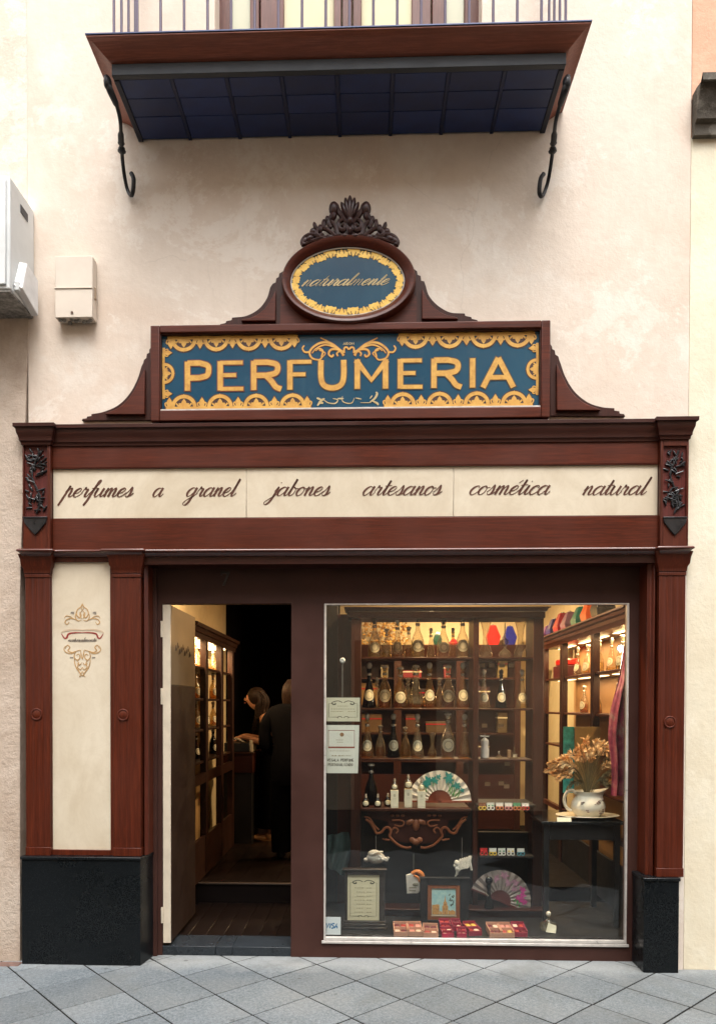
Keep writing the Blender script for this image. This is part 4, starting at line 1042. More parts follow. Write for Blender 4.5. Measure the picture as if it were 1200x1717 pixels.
# side box with sloping hood
hz1, hz0 = az(431, -.24, 40), az(500, -.24, 40)
MB().hexa([(cx1 + .001, -.27, hz0 + .06), (cx1 + .045, -.25, hz0 + .05), (cx1 + .045, -.05, hz0 - .0), (cx1 + .001, -.05, hz0), (cx1 + .001, -.20, hz1), (cx1 + .04, -.185, hz1), (cx1 + .045, -.05, hz1 - .02), (cx1 + .001, -.05, hz1 - .02)]).build('side_box', plain('bright_white_plastic', (.74, .74, .74, 1), .4), cab, bevel=.005)
MB().box(cx1 + .002, cx1 + .03, -.262, -.235, hz0 + .035, hz0 + .085).build('side_box_latch', WH2, cab, bevel=.003)
mb_ = thing('meter_box', 'small beige two door meter box mounted on the wall beside the balcony bracket', 'meter box', (-1.73, 0, 4.0))
yF = -.075; mx0, mx1 = ax(92, yF, 480), ax(155, yF, 480); mz1, mz0 = az(428, yF, 123), az(532, yF, 123); ms = az(483, yF, 123)
MB().box(mx0, mx1, yF + .006, -.004, mz0 + .002, mz1).build('box_body', BEI, mb_, bevel=.004)
MB().box(mx0 + .001, mx1 - .001, yF, yF + .0055, ms + .004, mz1 - .003).build('upper_door', BEI, mb_, bevel=.003)
MB().box(mx0 + .001, mx1 - .001, yF - .001, yF + .0055, mz0, ms - .003).build('lower_door', BEI, mb_, bevel=.003)
MB().box(mx0 - .002, mx1 + .001, yF - .006, yF + .004, ms - .0025, ms + .0035).build('drip_lip', BEI, mb_, bevel=.001)
x_, z_ = at(121, 524, yF); MB().tube([(x_, yF - .0015, z_), (x_, yF - .006, z_)], .007, 10).build('lock', plain('rusty_lock', (.10, .05, .03, 1), .6), mb_)
MB().box(mx1 + .0005, mx1 + .008, -.05, -.03, mz0 + .12, mz0 + .19).build('side_catch', plain('tan_catch', (.35, .26, .18, 1), .6), mb_, bevel=.002)
b = MB()
for k in range(9): b.ball((mx0 + (mx1 - mx0) * (.1 + .1 * k), random.uniform(-.055, -.02), mz0 - .002), (.014, .014, random.uniform(.005, .012)), 6, 4)
b.build('rusty_edge', DIRT, mb_)
# ------------------------------------------------------------------ the shop room
SWALL = plaster('warm_shop_plaster', ((.62, .50, .30, 1), (.70, .58, .36, 1), (.68, .57, .38, 1)), 2.2, 1.2, .85, .12)
DARKW = plain('dark_passage_paint', (.006, .005, .006, 1), .9, 0, .2, 5, .05, .05)  # near black: the passage's lack of light put into its wall colour
XW0, XW1, YB, ZC = -1.62, 2.02, 4.0, 2.85
zstep, Ystep = .20, 1.17
room = structure(empty('shop_room', (0, 2, 0)))
MB().box(XW0 - .1, XW0, .3, YB, 0, ZC).build('room_wall', SWALL, room, smooth=False)
MB().box(XW1, XW1 + .1, .3, YB, 0, ZC).build('room_wall', SWALL, room, smooth=False)
pX = -.32   # the back wall stops here; left of it a dark passage
MB().box(pX, XW1, YB, YB + .1, 0, ZC).build('room_wall', SWALL, room, smooth=False)
MB().box(XW0, pX, 2.86, 2.92, 2.3, ZC).build('passage_lintel', SWALL, room, smooth=False) if False else None
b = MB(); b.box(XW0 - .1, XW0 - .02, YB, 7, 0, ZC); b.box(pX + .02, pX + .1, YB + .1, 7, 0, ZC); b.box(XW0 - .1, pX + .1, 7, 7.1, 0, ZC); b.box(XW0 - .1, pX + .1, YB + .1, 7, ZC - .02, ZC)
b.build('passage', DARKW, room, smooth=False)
MB().box(XW0 - .1, XW1 + .1, .3, 7, ZC, ZC + .1).build('room_ceiling', plain('white_ceiling', (.7, .66, .58, 1), .9), room, smooth=False)
MB().box(XW0, -1.36, .302, .34, 0, ZC).build('front_wall_back', SWALL, room, smooth=False)
FLO = wood('dark_floor_plank', (.0055, .003, .0024, 1), (.014, .0072, .0055, 1), 'Y', .34, 1, .3)
structure(MB().box(XW0, XW1, .36, 7, -.1, .03).build('floor', plain('floor_gap', (.008, .006, .006, 1), .8), None, smooth=False))
flo = bpy.data.objects['floor']
k = 0; xx = XW0 + .4; pl = None
while xx < .1:
    o = MB().box(-.056, .056, -.4, .4, 0, .024).build('plank', FLO, flo, local=True, bevel=.0015, seg=1) if pl is None else pl.copy()
    if pl is None: pl = o
    else: C.objects.link(o); o.parent = flo
    o.location = (xx, .765, .0265 + random.uniform(0, .001)); xx += .1145; k += 1
st = structure(MB().box(XW0, XW1, Ystep, 7, .031, zstep - .006).build('raised_floor', plain('dark_riser_paint', (.008, .005, .0045, 1), .6, spec=.15), None, smooth=False))
MB().box(XW0, .6, Ystep - .012, Ystep + .03, zstep - .012, zstep).build('step_nosing', plain('worn_brass_nosing', (.05, .034, .025, 1), .5, .1), st, bevel=.003)
xx = XW0 + .3; p2 = None
while xx < .2:
    o = MB().box(-.068, .068, -1.4, 1.4, 0, .006).build('plank', FLO, st, local=True) if p2 is None else p2.copy()
    if p2 is None: p2 = o
    else: C.objects.link(o); o.parent = st
    o.location = (xx, Ystep + .04 + 1.4, zstep - .005); xx += .1385
# display window floor and its dark backboards
DKP = plain('charcoal_painted_board', (.014, .013, .0135, 1), .45, 0, .25, 6, .05, .25)
plat = thing('display_platform', 'charcoal display platform along the bottom of the shop window', 'platform', (.6, .6, 0))
zpl = .118
b = MB().box(dr + .06, XW1 - .01, .205, 1.05, .032, zpl).build('platform_board', DKP, plat, bevel=.003)
zst = az(1524, .62, 760)
MB().box(ax(600, .62), ax(912, .62), .62, 1.04, zpl + .001, zst - .022).build('plinth_front', WDX, plat)
MB().box(ax(596, .62), ax(914, .62), .605, 1.045, zst - .0215, zst - .012).build('plinth_edge', WIN_X, plat, bevel=.002)
MB().box(ax(594, .62), ax(916, .62), .595, 1.047, zst - .0115, zst).build('plinth_top', WIN_X, plat, bevel=.003)
part_ = thing('partition', 'dark wooden partition beside the door behind the hanging cards', 'partition', (-.3, .8, 0))
MB().box(ax(535, .95), ax(566, .95), .93, .97, .12, 2.35).build('dark_panel', DKP, part_)
MB().box(ax(566, .95) + .001, ax(606, .95), .92, .965, .12, 2.2).build('wood_panel', WDZ, part_)
MB().box(dr + .062, dr + .1, .205, .93, .12, 2.35).build('side_panel', DKP, part_)

# ---- window rack: posts, beam and shelves, open at the back
YR = .72; YRb = .96
rack = thing('display_rack', 'dark mahogany shelf rack filled with perfume bottles in the window', 'shelf rack', (.5, YR, 0))
def rx_(p): return ax(p, YR, 1180)
def rz_(p): return az(p, YR, 740)
zt_ = rz_(1019)
for (a, c) in ((588, 605), (793, 802), (893, 910)):
    MB().box(rx_(a), rx_(c), YR - .01, YRb, zst + .001, rz_(1037)).build('post', WIN_Z, rack, bevel=.003)
MB().box(rx_(584), rx_(912), YR - .02, YRb + .01, rz_(1037) + .001, zt_ - .03).build('top_beam', WIN_X, rack, bevel=.003)
MB().sweep([(0, zt_ - .03), (.01, zt_ - .026), (.016, zt_ - .012), (.03, zt_ - .004), (.03, zt_), (0, zt_)], [(rx_(584), YRb), (rx_(584), YR - .02), (rx_(912), YR - .02), (rx_(912), YRb)]).build('top_moulding', WIN_X, rack)
SH = [1102, 1188, 1273]; zsh = [rz_(p) for p in SH]
GEDGE = glassy('glass_shelf', (.86, .9, .86, 1), .5, .05)
for z_ in zsh:
    MB().box(rx_(605) + .002, rx_(793) - .002, YR + .002, YRb - .02, z_ - .014, z_).build('shelf', WIN_X, rack, bevel=.002)
    MB().box(rx_(802) + .002, rx_(893) - .002, YR + .002, YRb - .02, z_ - .014, z_).build('shelf', WIN_X, rack, bevel=.002)
# lower cabinet of the rack with a projecting console shelf
zcon = az(1356, YR - .12, 700)
MB().box(rx_(605) + .002, rx_(793) - .002, YR + .02, YR + .05, zst + .001, zcon - .025).build('cabinet_front', DKP, rack, smooth=False)
MB().box(rx_(802) + .002, rx_(893) - .002, YR + .12, YR + .15, zst + .001, rz_(1400)).build('cabinet_front', DKP, rack, smooth=False)
MB().box(ax(605, YR - .12), ax(790, YR - .12), YR - .12, YRb - .02, zcon - .022, zcon).build('console_shelf', WIN_X, rack, bevel=.004, seg=3)
MB().box(ax(800, YR - .1), ax(900, YR - .1), YR - .10, YRb - .02, az(1350, YR - .1, 850) - .016, az(1350, YR - .1, 850)).build('console_shelf', DKP, rack, bevel=.003)
zc2 = az(1437, YR - .1, 850)
MB().box(rx_(802) + .003, rx_(893) - .003, YR - .08, YR + .118, zc2 - .016, zc2).build('low_shelf', DKP, rack, bevel=.003)
# carved apron under the console
COP = wood('copper_toned_carving', (.16, .045, .018, 1), (.34, .12, .05, 1), 'X', .35, 1, .3)
ya = YR - .085; ap = MB()
def A(px, py, d=0): x_, z_ = at(px, py, ya); return (x_, ya - d, z_)
ap.prism(pol([(612, 1360), (788, 1360), (782, 1372), (752, 1376), (746, 1398), (734, 1412), (697, 1416), (664, 1410), (652, 1396), (650, 1378), (620, 1372)], ya + .012), ya + .008, ya + .03)
apo = ap.build('apron_board', WDX, rack)
ap = MB()
for s_ in (1, -1):
    def m(dx, py, d=0): return A(697 + s_ * dx, py, d)
    ap.tube(cr([m(84, 1374), m(76, 1380), (m(70, 1390)), m(66, 1397), m(58, 1396), m(52, 1389), m(46, 1388), m(42, 1394), m(44, 1402), m(38, 1410), m(28, 1418), m(16, 1422), m(8, 1421)], 6), .009, 7)
    ap.tube(cr([m(86, 1370), m(78, 1372), m(70, 1384), m(62, 1392)], 6), .006, 7)
    ap.tube(cr([m(42, 1394), m(36, 1388), m(30, 1392), m(33, 1398)], 6), .006, 7)
    ap.tube(cr([m(44, 1409), m(52, 1408), m(56, 1407)], 6), [.007] * 6 + [.004] * 7, 7)
    ap.tube(cr([m(40, 1376), m(26, 1376), m(20, 1380), m(24, 1386), m(36, 1384)], 6), .006, 7)
    ap.ball(m(10, 1379), (.03, .012, .018), 8, 6, rot=Matrix.Rotation(s_ * .5, 3, 'Y'))
    ap.ball(m(6, 1409), (.022, .012, .02), 8, 6, rot=Matrix.Rotation(s_ * -.5, 3, 'Y'))
    for q in range(3): ap.ball(m(22 + q * 9, 1368), (.014, .008, .008), 7, 5)
ap.ball(A(697, 1384), (.024, .016, .04), 10, 8); ap.ball(A(697, 1412), (.03, .014, .022), 10, 8)
ap.build('carved_apron', COP, rack)

# ---- right-hand cabinet along the wall
CR = thing('wall_cabinet', 'long wooden wall cabinet on the right with lit shelves of small bottles', 'cabinet', (1.8, 1.6, 0))
XF = 1.67
ZC1 = 2.19
yps = [.40, .50, 1.17, 1.24, 2.05, 2.13, 2.72, 2.8]
for a, c in ((0, 1), (2, 3), (4, 5), (6, 7)): MB().box(XF, XF + .05, yps[a], yps[c], .13, 2.09).build('post', WIN_Z, CR, bevel=.003)
BACKL = plain('amber_back_panel', (.40, .23, .10, 1), .55, 0, .1, 4, .03)
MB().box(XW1 - .04, XW1 - .02, .4, 2.8, .13, 2.09).build('back_panel', BACKL, CR, smooth=False)
MB().box(XF - .005, XW1 - .02, .38, 2.82, 2.09, 2.13).build('top_board', WIN_X, CR)
MB().sweep([(0, 2.08), (.004, 2.08), (.01, 2.11), (.016, 2.115), (.02, 2.14), (.035, 2.15), (.04, 2.17), (.055, 2.178), (.055, ZC1), (0, ZC1 + .002)], [(XF, 2.84), (XF, .37)]).build('cornice', wood('cabinet_wood_y', (.05, .014, .008, 1), (.12, .036, .018, 1), 'Y', .35), CR)
MB().box(XF + .001, XW1 - .02, .38, 2.82, 2.131, ZC1 - .003).build('cornice_top', WIN_X, CR)
WY = bpy.data.materials['cabinet_wood_y']
rsh = [1.80, 1.49, 1.20, .92]
for z_ in rsh:
    MB().box(XF + .02, XW1 - .041, .51, 2.72, z_ - .018, z_).build('shelf', WY, CR, bevel=.002)
for a, c in ((1, 2), (3, 4), (5, 6)):
    MB().box(XF + .01, XF + .03, yps[a] + .004, yps[c] - .004, .16, .48).build('lower_panel', DKP, CR, bevel=.004)
MB().box(XF + .005, XF + .04, .5, 2.72, .62, .66).build('lower_rail', WY, CR)

for k_, (a, c) in enumerate(((1, 2), (3, 4), (5, 6))):
    for lv, zz, en in ((0, 2.078, 1.9), (1, 1.778, 1.1)):
        MB().box(XF + .12, XF + .16, yps[a] + .06, yps[c] - .06, zz, zz + .003).build('light_strip', bpy.data.materials.get('warm_strip_light') or emit('warm_strip_light', (1, .62, .28, 1), 3.0), CR, smooth=False)
        l = bpy.data.lights.new('shelf_light', 'AREA'); l.shape = 'RECTANGLE'; l.size = .06; l.size_y = yps[c] - yps[a] - .1; l.energy = en; l.color = (1, .62, .30)
        lo = bpy.data.objects.new('shelf_light', l); C.objects.link(lo); lo.location = Vector((XF + .14, (yps[a] + yps[c]) / 2, zz - .004)) - CR.location; lo.parent = CR

# ---- left-hand cabinet along the wall
DKW_Z = wood('old_dark_cabinet_wood', (.016, .0055, .0035, 1), (.042, .014, .008, 1), 'Z', .4); DKW_Y = wood('old_dark_cabinet_wood_y', (.016, .0055, .0035, 1), (.042, .014, .008, 1), 'Y', .4); BACKD = plain('dull_amber_back_panel', (.42, .26, .11, 1), .6, 0, .12, 4, .03)
CL = thing('wall_cabinet', 'dark wooden wall cabinet inside the door with three glowing top shelves', 'cabinet', (-1.45, 1.8, 0))
XG = -1.27
lyp = [.93, .99, 1.39, 1.47, 2.00, 2.09, 2.52, 2.60]
for a, c in ((0, 1), (2, 3), (4, 5), (6, 7)): MB().box(XG - .05, XG, lyp[a], lyp[c], .21, 2.07).build('post', DKW_Z, CL, bevel=.003)
MB().box(XW0 + .02, XW0 + .04, .93, 2.6, .21, 2.07).build('back_panel', BACKD, CL, smooth=False)
MB().box(XW0 + .02, XG, .91, 2.62, 2.07, 2.10).build('top_board', DKW_Y, CL)
MB().sweep([(0, 2.05), (.005, 2.05), (.01, 2.085), (.02, 2.09), (.03, 2.12), (.045, 2.125), (.05, 2.15), (.0, 2.16)], [(XG, .90), (XG, 2.64)]).build('cornice', DKW_Y, CL)
MB().box(XW0 + .02, XG - .001, .91, 2.63, 2.101, 2.155).build('cornice_top', DKW_Y, CL)
MB().box(XG - .02, XG + .012, .93, 2.61, 1.985, 2.0499).build('light_pelmet', DKW_Y, CL) if False else None
lsh = [1.845, 1.60, 1.36, 1.11]
for z_ in lsh: MB().box(XW0 + .041, XG - .02, 1.0, 2.52, z_ - .018, z_).build('shelf', DKW_Y, CL, bevel=.002)
MB().box(XG - .03, XG - .002, .99, 2.52, .94, 1.02).build('rail', DKW_Y, CL)
MB().box(XG - .03, XG - .004, .99, 2.52, .21, .52).build('lower_panel', DKW_Z, CL)
for k_, (a, c) in enumerate(((1, 2), (3, 4), (5, 6))):
    MB().box(XW0 + .1, XG - .06, lyp[a] + .05, lyp[c] - .05, 2.058, 2.0695).build('light_strip', bpy.data.materials['warm_strip_light'], CL, smooth=False)
    l = bpy.data.lights.new('shelf_light', 'AREA'); l.shape = 'RECTANGLE'; l.size = .2; l.size_y = lyp[c] - lyp[a] - .1; l.energy = 3.6; l.color = (1, .62, .30)
    lo = bpy.data.objects.new('shelf_light', l); C.objects.link(lo); lo.location = Vector(((XW0 + XG) / 2, (lyp[a] + lyp[c]) / 2, 2.055)) - CL.location; lo.parent = CL

# ---- back cabinet
CB = thing('wall_cabinet', 'dark cabinet on the back wall seen between the window bottles', 'cabinet', (.8, 3.8, 0))
YK = 3.62; zk = 2.20
kx = [pX + .1, pX + .16, .28, .36, .95, 1.03, 1.58, 1.64]
for a, c in ((0, 1), (2, 3), (4, 5), (6, 7)): MB().box(kx[a], kx[c], YK, YK + .05, .21, 2.1).build('post', WIN_Z, CB)
MB().box(kx[0], kx[7], YB - .04, YB - .02, .21, 2.1).build('back_panel', WDX, CB, smooth=False)
MB().sweep([(0, 2.06), (.01, 2.08), (.015, 2.13), (.05, 2.18), (.05, zk), (0, zk)], [(kx[0], YB - .03), (kx[0], YK), (kx[7], YK), (kx[7], YB - .03)]).build('cornice', WIN_X, CB)
MB().box(kx[0] + .001, kx[7] - .001, YK + .001, YB - .02, 2.1, zk - .002).build('top_board', WIN_X, CB)
for z_ in (1.85, 1.55, 1.25, .95): MB().box(kx[0] + .06, kx[7] - .06, YK + .02, YB - .041, z_ - .018, z_).build('shelf', WIN_X, CB)
MB().box(kx[0] + .06, kx[7] - .06, YK + .01, YK + .03, .21, .8).build('lower_panel', WDX, CB)

# ---- lamps: round ceiling spots, and one small spot by the window
spots = [(-1.42, 1.7, 3.2), (.55, 1.9, 9), (1.25, 1.0, 3), (.9, 3.0, 24), (-.9, .75, .12), (.45, .47, 20)]  # first lamp, out of view, is placed to brighten the left wall
WM = plain('white_lamp_ring', (.8, .8, .78, 1), .4); BULB = emit('warm_bulb', (1, .72, .42, 1), 8)
for i, (x_, y_, e) in enumerate(spots):
    s_ = thing('ceiling_spotlight', ['round ceiling spotlight above the shop counter', 'round ceiling spotlight above the middle of the shop', 'round ceiling spotlight near the right hand wall cabinet', 'round ceiling spotlight near the back cabinet', 'round ceiling spotlight just inside the door', 'round ceiling spotlight over the window rack'][i], 'spotlight', (x_, y_, ZC), 'round spotlights in the shop ceiling')
    MB().lathe([(.07, 0), (.075, -.012), (.05, -.02), (.05, -.03)], x_, y_, ZC - .001).build('lamp_ring', WM, s_)
    MB().lathe([(.001, -.024), (.046, -.024)], x_, y_, ZC).build('lamp_lens', BULB, s_)
    l = bpy.data.lights.new('spot_beam', 'AREA'); l.shape = 'DISK'; l.size = .1; l.energy = e; l.color = (1, .68, .36)
    lo = bpy.data.objects.new('spot_beam', l); C.objects.link(lo); lo.parent = s_; lo.location = (0, 0, -.04)
ws = thing('spotlight', 'small lit spotlight on a stem by the right side of the shop window', 'spotlight', (1.62, .42, 1.9))
x_, z_ = at(1041, 1087, .40)
MB().tube([(x_, .46, z_), (x_, .41, z_)], [.012, .026], 12).build('lamp_shade', plain('dark_lamp_metal', (.03, .03, .03, 1), .4, .4), ws)
MB().lathe([(.001, 0), (.019, 0)], x_, 0, 0).build('lens', emit('bright_white_lens', (1, .95, .85, 1), 30), ws) if False else MB().ball((x_, .405, z_), (.019, .006, .019), 10, 6).build('lens', emit('bright_white_lens', (1, .95, .85, 1), 14), ws)
MB().tube([(x_, .45, z_), (x_ + .05, .46, z_ + .04), (1.668, .46, z_ + .05)], .006, 8).build('stem', bpy.data.materials['dark_lamp_metal'], ws)
l = bpy.data.lights.new('spot_beam', 'SPOT'); l.energy = 14; l.color = (1, .86, .66); l.spot_size = 1.9; l.spot_blend = .6; l.shadow_soft_size = .02
lo = bpy.data.objects.new('spot_beam', l); C.objects.link(lo); lo.parent = ws; lo.location = Vector((x_, .385, z_)) - ws.location
lo.rotation_euler = Vector((.75, .0, 1.0)).to_track_quat('Z', 'Y').to_euler()
# ------------------------------------------------------------------ perfume bottles
CLEAR = glassy('clear_bottle_glass', (.93, .90, .82, 1), .22, .06, (.42, .36, .25, 1), 2.2, (.85, .76, .56, 1), .07)
AMBER = glassy('amber_bottle_glass', (.92, .78, .52, 1), .3, .06, (.30, .16, .06, 1), 2.2, (.75, .52, .22, 1), .06)
BLUEG = glassy('dark_blue_bottle_glass', (.03, .05, .14, 1), .2, .03, (.004, .006, .02, 1))
BROWG = glassy('brown_bottle_glass', (.10, .05, .03, 1), .2, .03, (.02, .008, .004, 1))
LIQ = [glassy('amber_perfume', (.86, .60, .26, 1), .5, .05), glassy('pale_perfume', (.93, .84, .56, 1), .6, .05), glassy('honey_perfume', (.70, .40, .13, 1), .4, .05)]
LABG = plain('grey_green_label', (.44, .42, .31, 1), .6, 0, .1, 40, .03); LABC = plain('cream_label', (.62, .57, .42, 1), .6, 0, .06, 40, .03); LABD = plain('dark_label_ring', (.16, .14, .09, 1), .6)
SILV = plain('silver_stopper', (.55, .50, .42, 1), .25, .7, .1, 30, .03); GLST = plain('clear_stopper', (.66, .60, .50, 1), .1, .2, .1, 20, .02); BLK = plain('black_cap', (.012, .012, .013, 1), .35)
def lab(mb, r, zc_, a, bb, ratio=None):
    """oval paper label wrapped round the front of a bottle; r(z) gives the bottle radius"""
    N = 20
    def ring(s_, off):
        out = []
        for k in range(N):
            t = 2 * PI * k / N; u, w_ = a * s_ * math.cos(t), bb * s_ * math.sin(t)
            R = r(zc_ + w_) + .0015 + off; ph = u / R
            out.append((R * math.sin(ph), -R * math.cos(ph), zc_ + w_))
        return out
    r0, r1, r2, r3 = ring(1, 0), ring(.86, .0004), ring(.62, .0006), ring(.55, .0008)
    vs = r0 + r1 + r2 + r3 + [(0, -(r(zc_) + .0026), zc_)]
    fs = []; ms = []
    for q, mi in ((0, 1), (1, 0), (2, 2)):
        for k in range(N): fs.append((q * N + k, q * N + (k + 1) % N, (q + 1) * N + (k + 1) % N, (q + 1) * N + k)); ms.append(mi)
    for k in range(N): fs.append((3 * N + k, 3 * N + (k + 1) % N, 4 * N)); ms.append(1)
    b0 = len(mb.v); mb.v += [Vector(v_) for v_ in vs]
    for f_, mi in zip(fs, ms): mb.f.append([b0 + i for i in f_]); mb.m.append(mi)
KINDS = {
 'cone':   dict(prof=[(.030, 0), (.044, .002), (.046, .010), (.044, .05), (.040, .10), (.030, .135), (.018, .165), (.0135, .19), (.0125, .225), (.019, .235), (.0185, .242)], fill=.055, lz=.068, la=.036, lb=.036, cap='disc'),
 'round':  dict(prof=[(.028, 0), (.040, .003), (.042, .012), (.043, .07), (.041, .105), (.030, .145), (.017, .175), (.013, .21), (.0125, .24), (.019, .25), (.019, .256)], fill=.09, lz=.078, la=.040, lb=.040, cap='disc'),
 'flask':  dict(prof=[(.030, 0), (.052, .004), (.060, .022), (.058, .05), (.040, .09), (.026, .13), (.020, .18), (.018, .225), (.030, .25), (.030, .256)], fill=.03, lz=0, la=0, lb=0, cap='disc'),
 'slim':   dict(prof=[(.028, 0), (.040, .003), (.042, .01), (.036, .05), (.026, .10), (.016, .15), (.012, .18), (.011, .215), (.016, .225), (.016, .23)], fill=.03, lz=.075, la=.031, lb=.033, cap='ball'),
 'carafe': dict(prof=[(.024, 0), (.036, .003), (.040, .02), (.034, .05), (.018, .085), (.015, .12), (.020, .17), (.032, .215), (.033, .218)], fill=.03, lz=0, la=0, lb=0, cap=None),
 'small':  dict(prof=[(.014, 0), (.021, .002), (.023, .02), (.022, .035), (.010, .05), (.0075, .055), (.0075, .066)], fill=.03, lz=.024, la=.018, lb=.015, cap='tiny'),
}
def rad(prof):
    def f(z):
        for (r0, z0), (r1, z1) in zip(prof, prof[1:]):
            if z0 <= z <= z1: return r0 + (r1 - r0) * ((z - z0) / max(1e-6, z1 - z0))
        return prof[1][0]
    return f
PROTO = {}
def bottle(kind, glass, liq, loc, label, group, scale=1.0, labelled=True, capm=None, labels=None):
    key = (kind, glass.name, liq, labelled, capm.name if capm else '', bool(labels))
    if key in PROTO:
        return dup(PROTO[key], loc, label, group, scale=scale)
    K_ = KINDS[kind]; t = thing('perfume_bottle', label, 'bottle', (0, 0, 0), group)
    MB().lathe([(max(.0, r), z) for r, z in K_['prof']], n=20).build('glass', glass, t, local=True)
    f_ = rad(K_['prof']); zf = K_['fill']
    if liq is not None:
        pr = [(f_(.006) - .006, .006)] + [(f_(zf * q / 5) - .005, max(.008, zf * q / 5)) for q in range(1, 6)] + [(.001, zf + .0001)]
        MB().lathe(pr, n=16).build('perfume', LIQ[liq], t, local=True)
    zt = K_['prof'][-1][1]; cm = capm or GLST
    if K_['cap'] == 'disc': MB().lathe([(.010, zt - .02), (.011, zt), (.021, zt + .003), (.023, zt + .01), (.020, zt + .017), (.006, zt + .021), (.0, zt + .021)], n=14).build('stopper', cm, t, local=True)
    elif K_['cap'] == 'ball': MB().lathe([(.008, zt - .015), (.009, zt), (.012, zt + .004), (.016, zt + .014), (.0165, zt + .022), (.012, zt + .034), (.0, zt + .038)], n=14).build('stopper', cm, t, local=True)
    elif K_['cap'] == 'tiny': MB().lathe([(.0085, zt - .012), (.0085, zt), (.006, zt + .004), (.006, zt + .012), (.0, zt + .013)], n=12).build('cap', cm, t, local=True)
    if K_['prof'][-1][0] > .01 and K_['cap'] != 'tiny' and kind != 'carafe':
        MB().lathe([(f_(zt * .82) + .0005, zt * .82), (f_(zt * .82) + .003, zt * .84), (f_(zt * .82) + .003, zt * .87), (f_(zt * .87) + .0005, zt * .89)], n=14).build('neck_ring', SILV, t, local=True)
    if labelled and K_['la']:
        m = MB(); lab(m, f_, K_['lz'], K_['la'], K_['lb']); m.build('label', labels or [LABG, LABC, LABD], t, local=True, recalc=False)
    t.location = loc; t.scale = (scale,) * 3; PROTO[key] = t
    return t
ORD = ['first', 'second', 'third', 'fourth', 'fifth', 'sixth', 'seventh', 'eighth', 'ninth']
LAB2 = [LABC, plain('bright_label', (.80, .72, .50, 1), .6), LABD]
def on_shelf(px, k, dy=0.0, Y=None):
    Y = YR + .09 + dy if Y is None else Y
    return (ax(px, Y, 1100), Y, zsh[k] + .0005)
g1, g2, g3 = 'labelled bottles on the top window shelf', 'labelled bottles on the middle window shelf', 'labelled bottles on the lower window shelf'
for i, (px, kd, gl, lq) in enumerate(((628, 'cone', CLEAR, 1), (666, 'slim', CLEAR, 0), (700, 'round', CLEAR, 1), (743, 'cone', CLEAR, 0), (775, 'round', CLEAR, 1))):
    bottle(kd, gl, lq, on_shelf(px, 0, (i % 2) * .03), f'{ORD[i]} clear labelled perfume bottle from the left on the top window shelf', g1, 1.06, capm=BLK if i != 1 else GLST)
for i, (px, kd, gl, lq) in enumerate(((619, 'slim', BROWG, None), (645, 'round', AMBER, 0), (671, 'cone', AMBER, 2), (697, 'flask', CLEAR, 0), (720, 'slim', AMBER, 0), (751, 'round', AMBER, 2), (776, 'slim', AMBER, 0))):
    lb = ['slim dark bottle with dull oval label leftmost on the middle window shelf', 'amber bottle with bright cream label on the middle window shelf, second from left', 'amber cone bottle beside the bare flask on the middle window shelf', 'wide bare glass flask without label on the middle window shelf', 'slim amber bottle right of the bare flask on the middle window shelf', 'amber bottle second from the middle post on the middle window shelf', 'slim amber bottle beside the middle post on the middle window shelf'][i]
    bottle(kd, gl, lq, on_shelf(px, 1, (i % 2) * .035), lb, g2, 1.1 if kd != 'slim' else 1.2, labels=LAB2 if i in (1,) else None)
for i, (px, kd, gl, lq) in enumerate(((616, 'slim', AMBER, 0), (660, 'slim', BROWG, None), (700, 'slim', CLEAR, 0), (751, 'round', CLEAR, 0), (779, 'slim', AMBER, 0))):
    lb = ['slim amber bottle leftmost on the lower window shelf', 'slim dark brown bottle second on the lower window shelf', 'clear bottle with cream oval label on the lower window shelf', 'tall clear bottle with large cream label on the lower window shelf', 'bare slim bottle beside the middle post on the lower window shelf'][i]
    bottle(kd, gl, lq, on_shelf(px, 2, (i % 2) * .03), lb, g3, 1.16, labelled=i != 4, labels=LAB2 if i in (2, 3) else None)
gb = 'small bottles at the back of the window shelves'
for i, (px, k_, kd, gl) in enumerate(((648, 0, 'cone', CLEAR), (685, 0, 'round', CLEAR), (722, 0, 'slim', CLEAR), (759, 0, 'slim', AMBER), (632, 1, 'slim', CLEAR), (684, 1, 'cone', CLEAR), (737, 1, 'cone', AMBER), (638, 2, 'round', CLEAR), (680, 2, 'cone', AMBER), (725, 2, 'carafe', CLEAR))):
    bottle(kd, gl, (1, 0)[i % 2], on_shelf(px, k_, .09), f'{ORD[(i if k_ == 0 else i - 4 if k_ == 1 else i - 7)]} plain bottle in the back row of the {("top", "middle", "lower")[k_]} window shelf', gb, .82, labelled=False)
# right bay of the rack
bottle('carafe', CLEAR, None, on_shelf(814, 0), 'hourglass glass carafe at the left of the small top bay', 'glassware in the small top bay', 1.15)
bottle('carafe', CLEAR, None, on_shelf(872, 0), 'hourglass glass carafe at the right of the small top bay', 'glassware in the small top bay', 1.15)
t = thing('glass_stopper_flask', 'round clear glass flask with big ball stopper between two carafes', 'flask', on_shelf(846, 0, -.03))
MB().lathe([(.02, 0), (.035, .003), (.045, .02), (.03, .045), (.012, .06), (.010, .08), (.016, .084)], n=18).build('glass', CLEAR, t, local=True); MB().ball((0, 0, .108), .025, 14, 10).build('stopper', glassy('faceted_glass', (.8, .75, .65, 1), .2, .02, (.2, .16, .1, 1)), t, local=True); MB().lathe([(.008, .13), (.004, .16), (.003, .24), (0, .245)], n=8).build('dip_rod', SILV, t, local=True)
g4 = 'conical bottles in the small middle bay'
bottle('slim', CLEAR, 1, on_shelf(811, 1), 'clear conical bottle with bright oval label at the left of the small middle bay', g4, 1.02, labels=LAB2)
bottle('slim', BLUEG, None, on_shelf(840, 1), 'dark blue conical bottle with grey oval label in the small middle bay', g4, 1.02, capm=BLK)
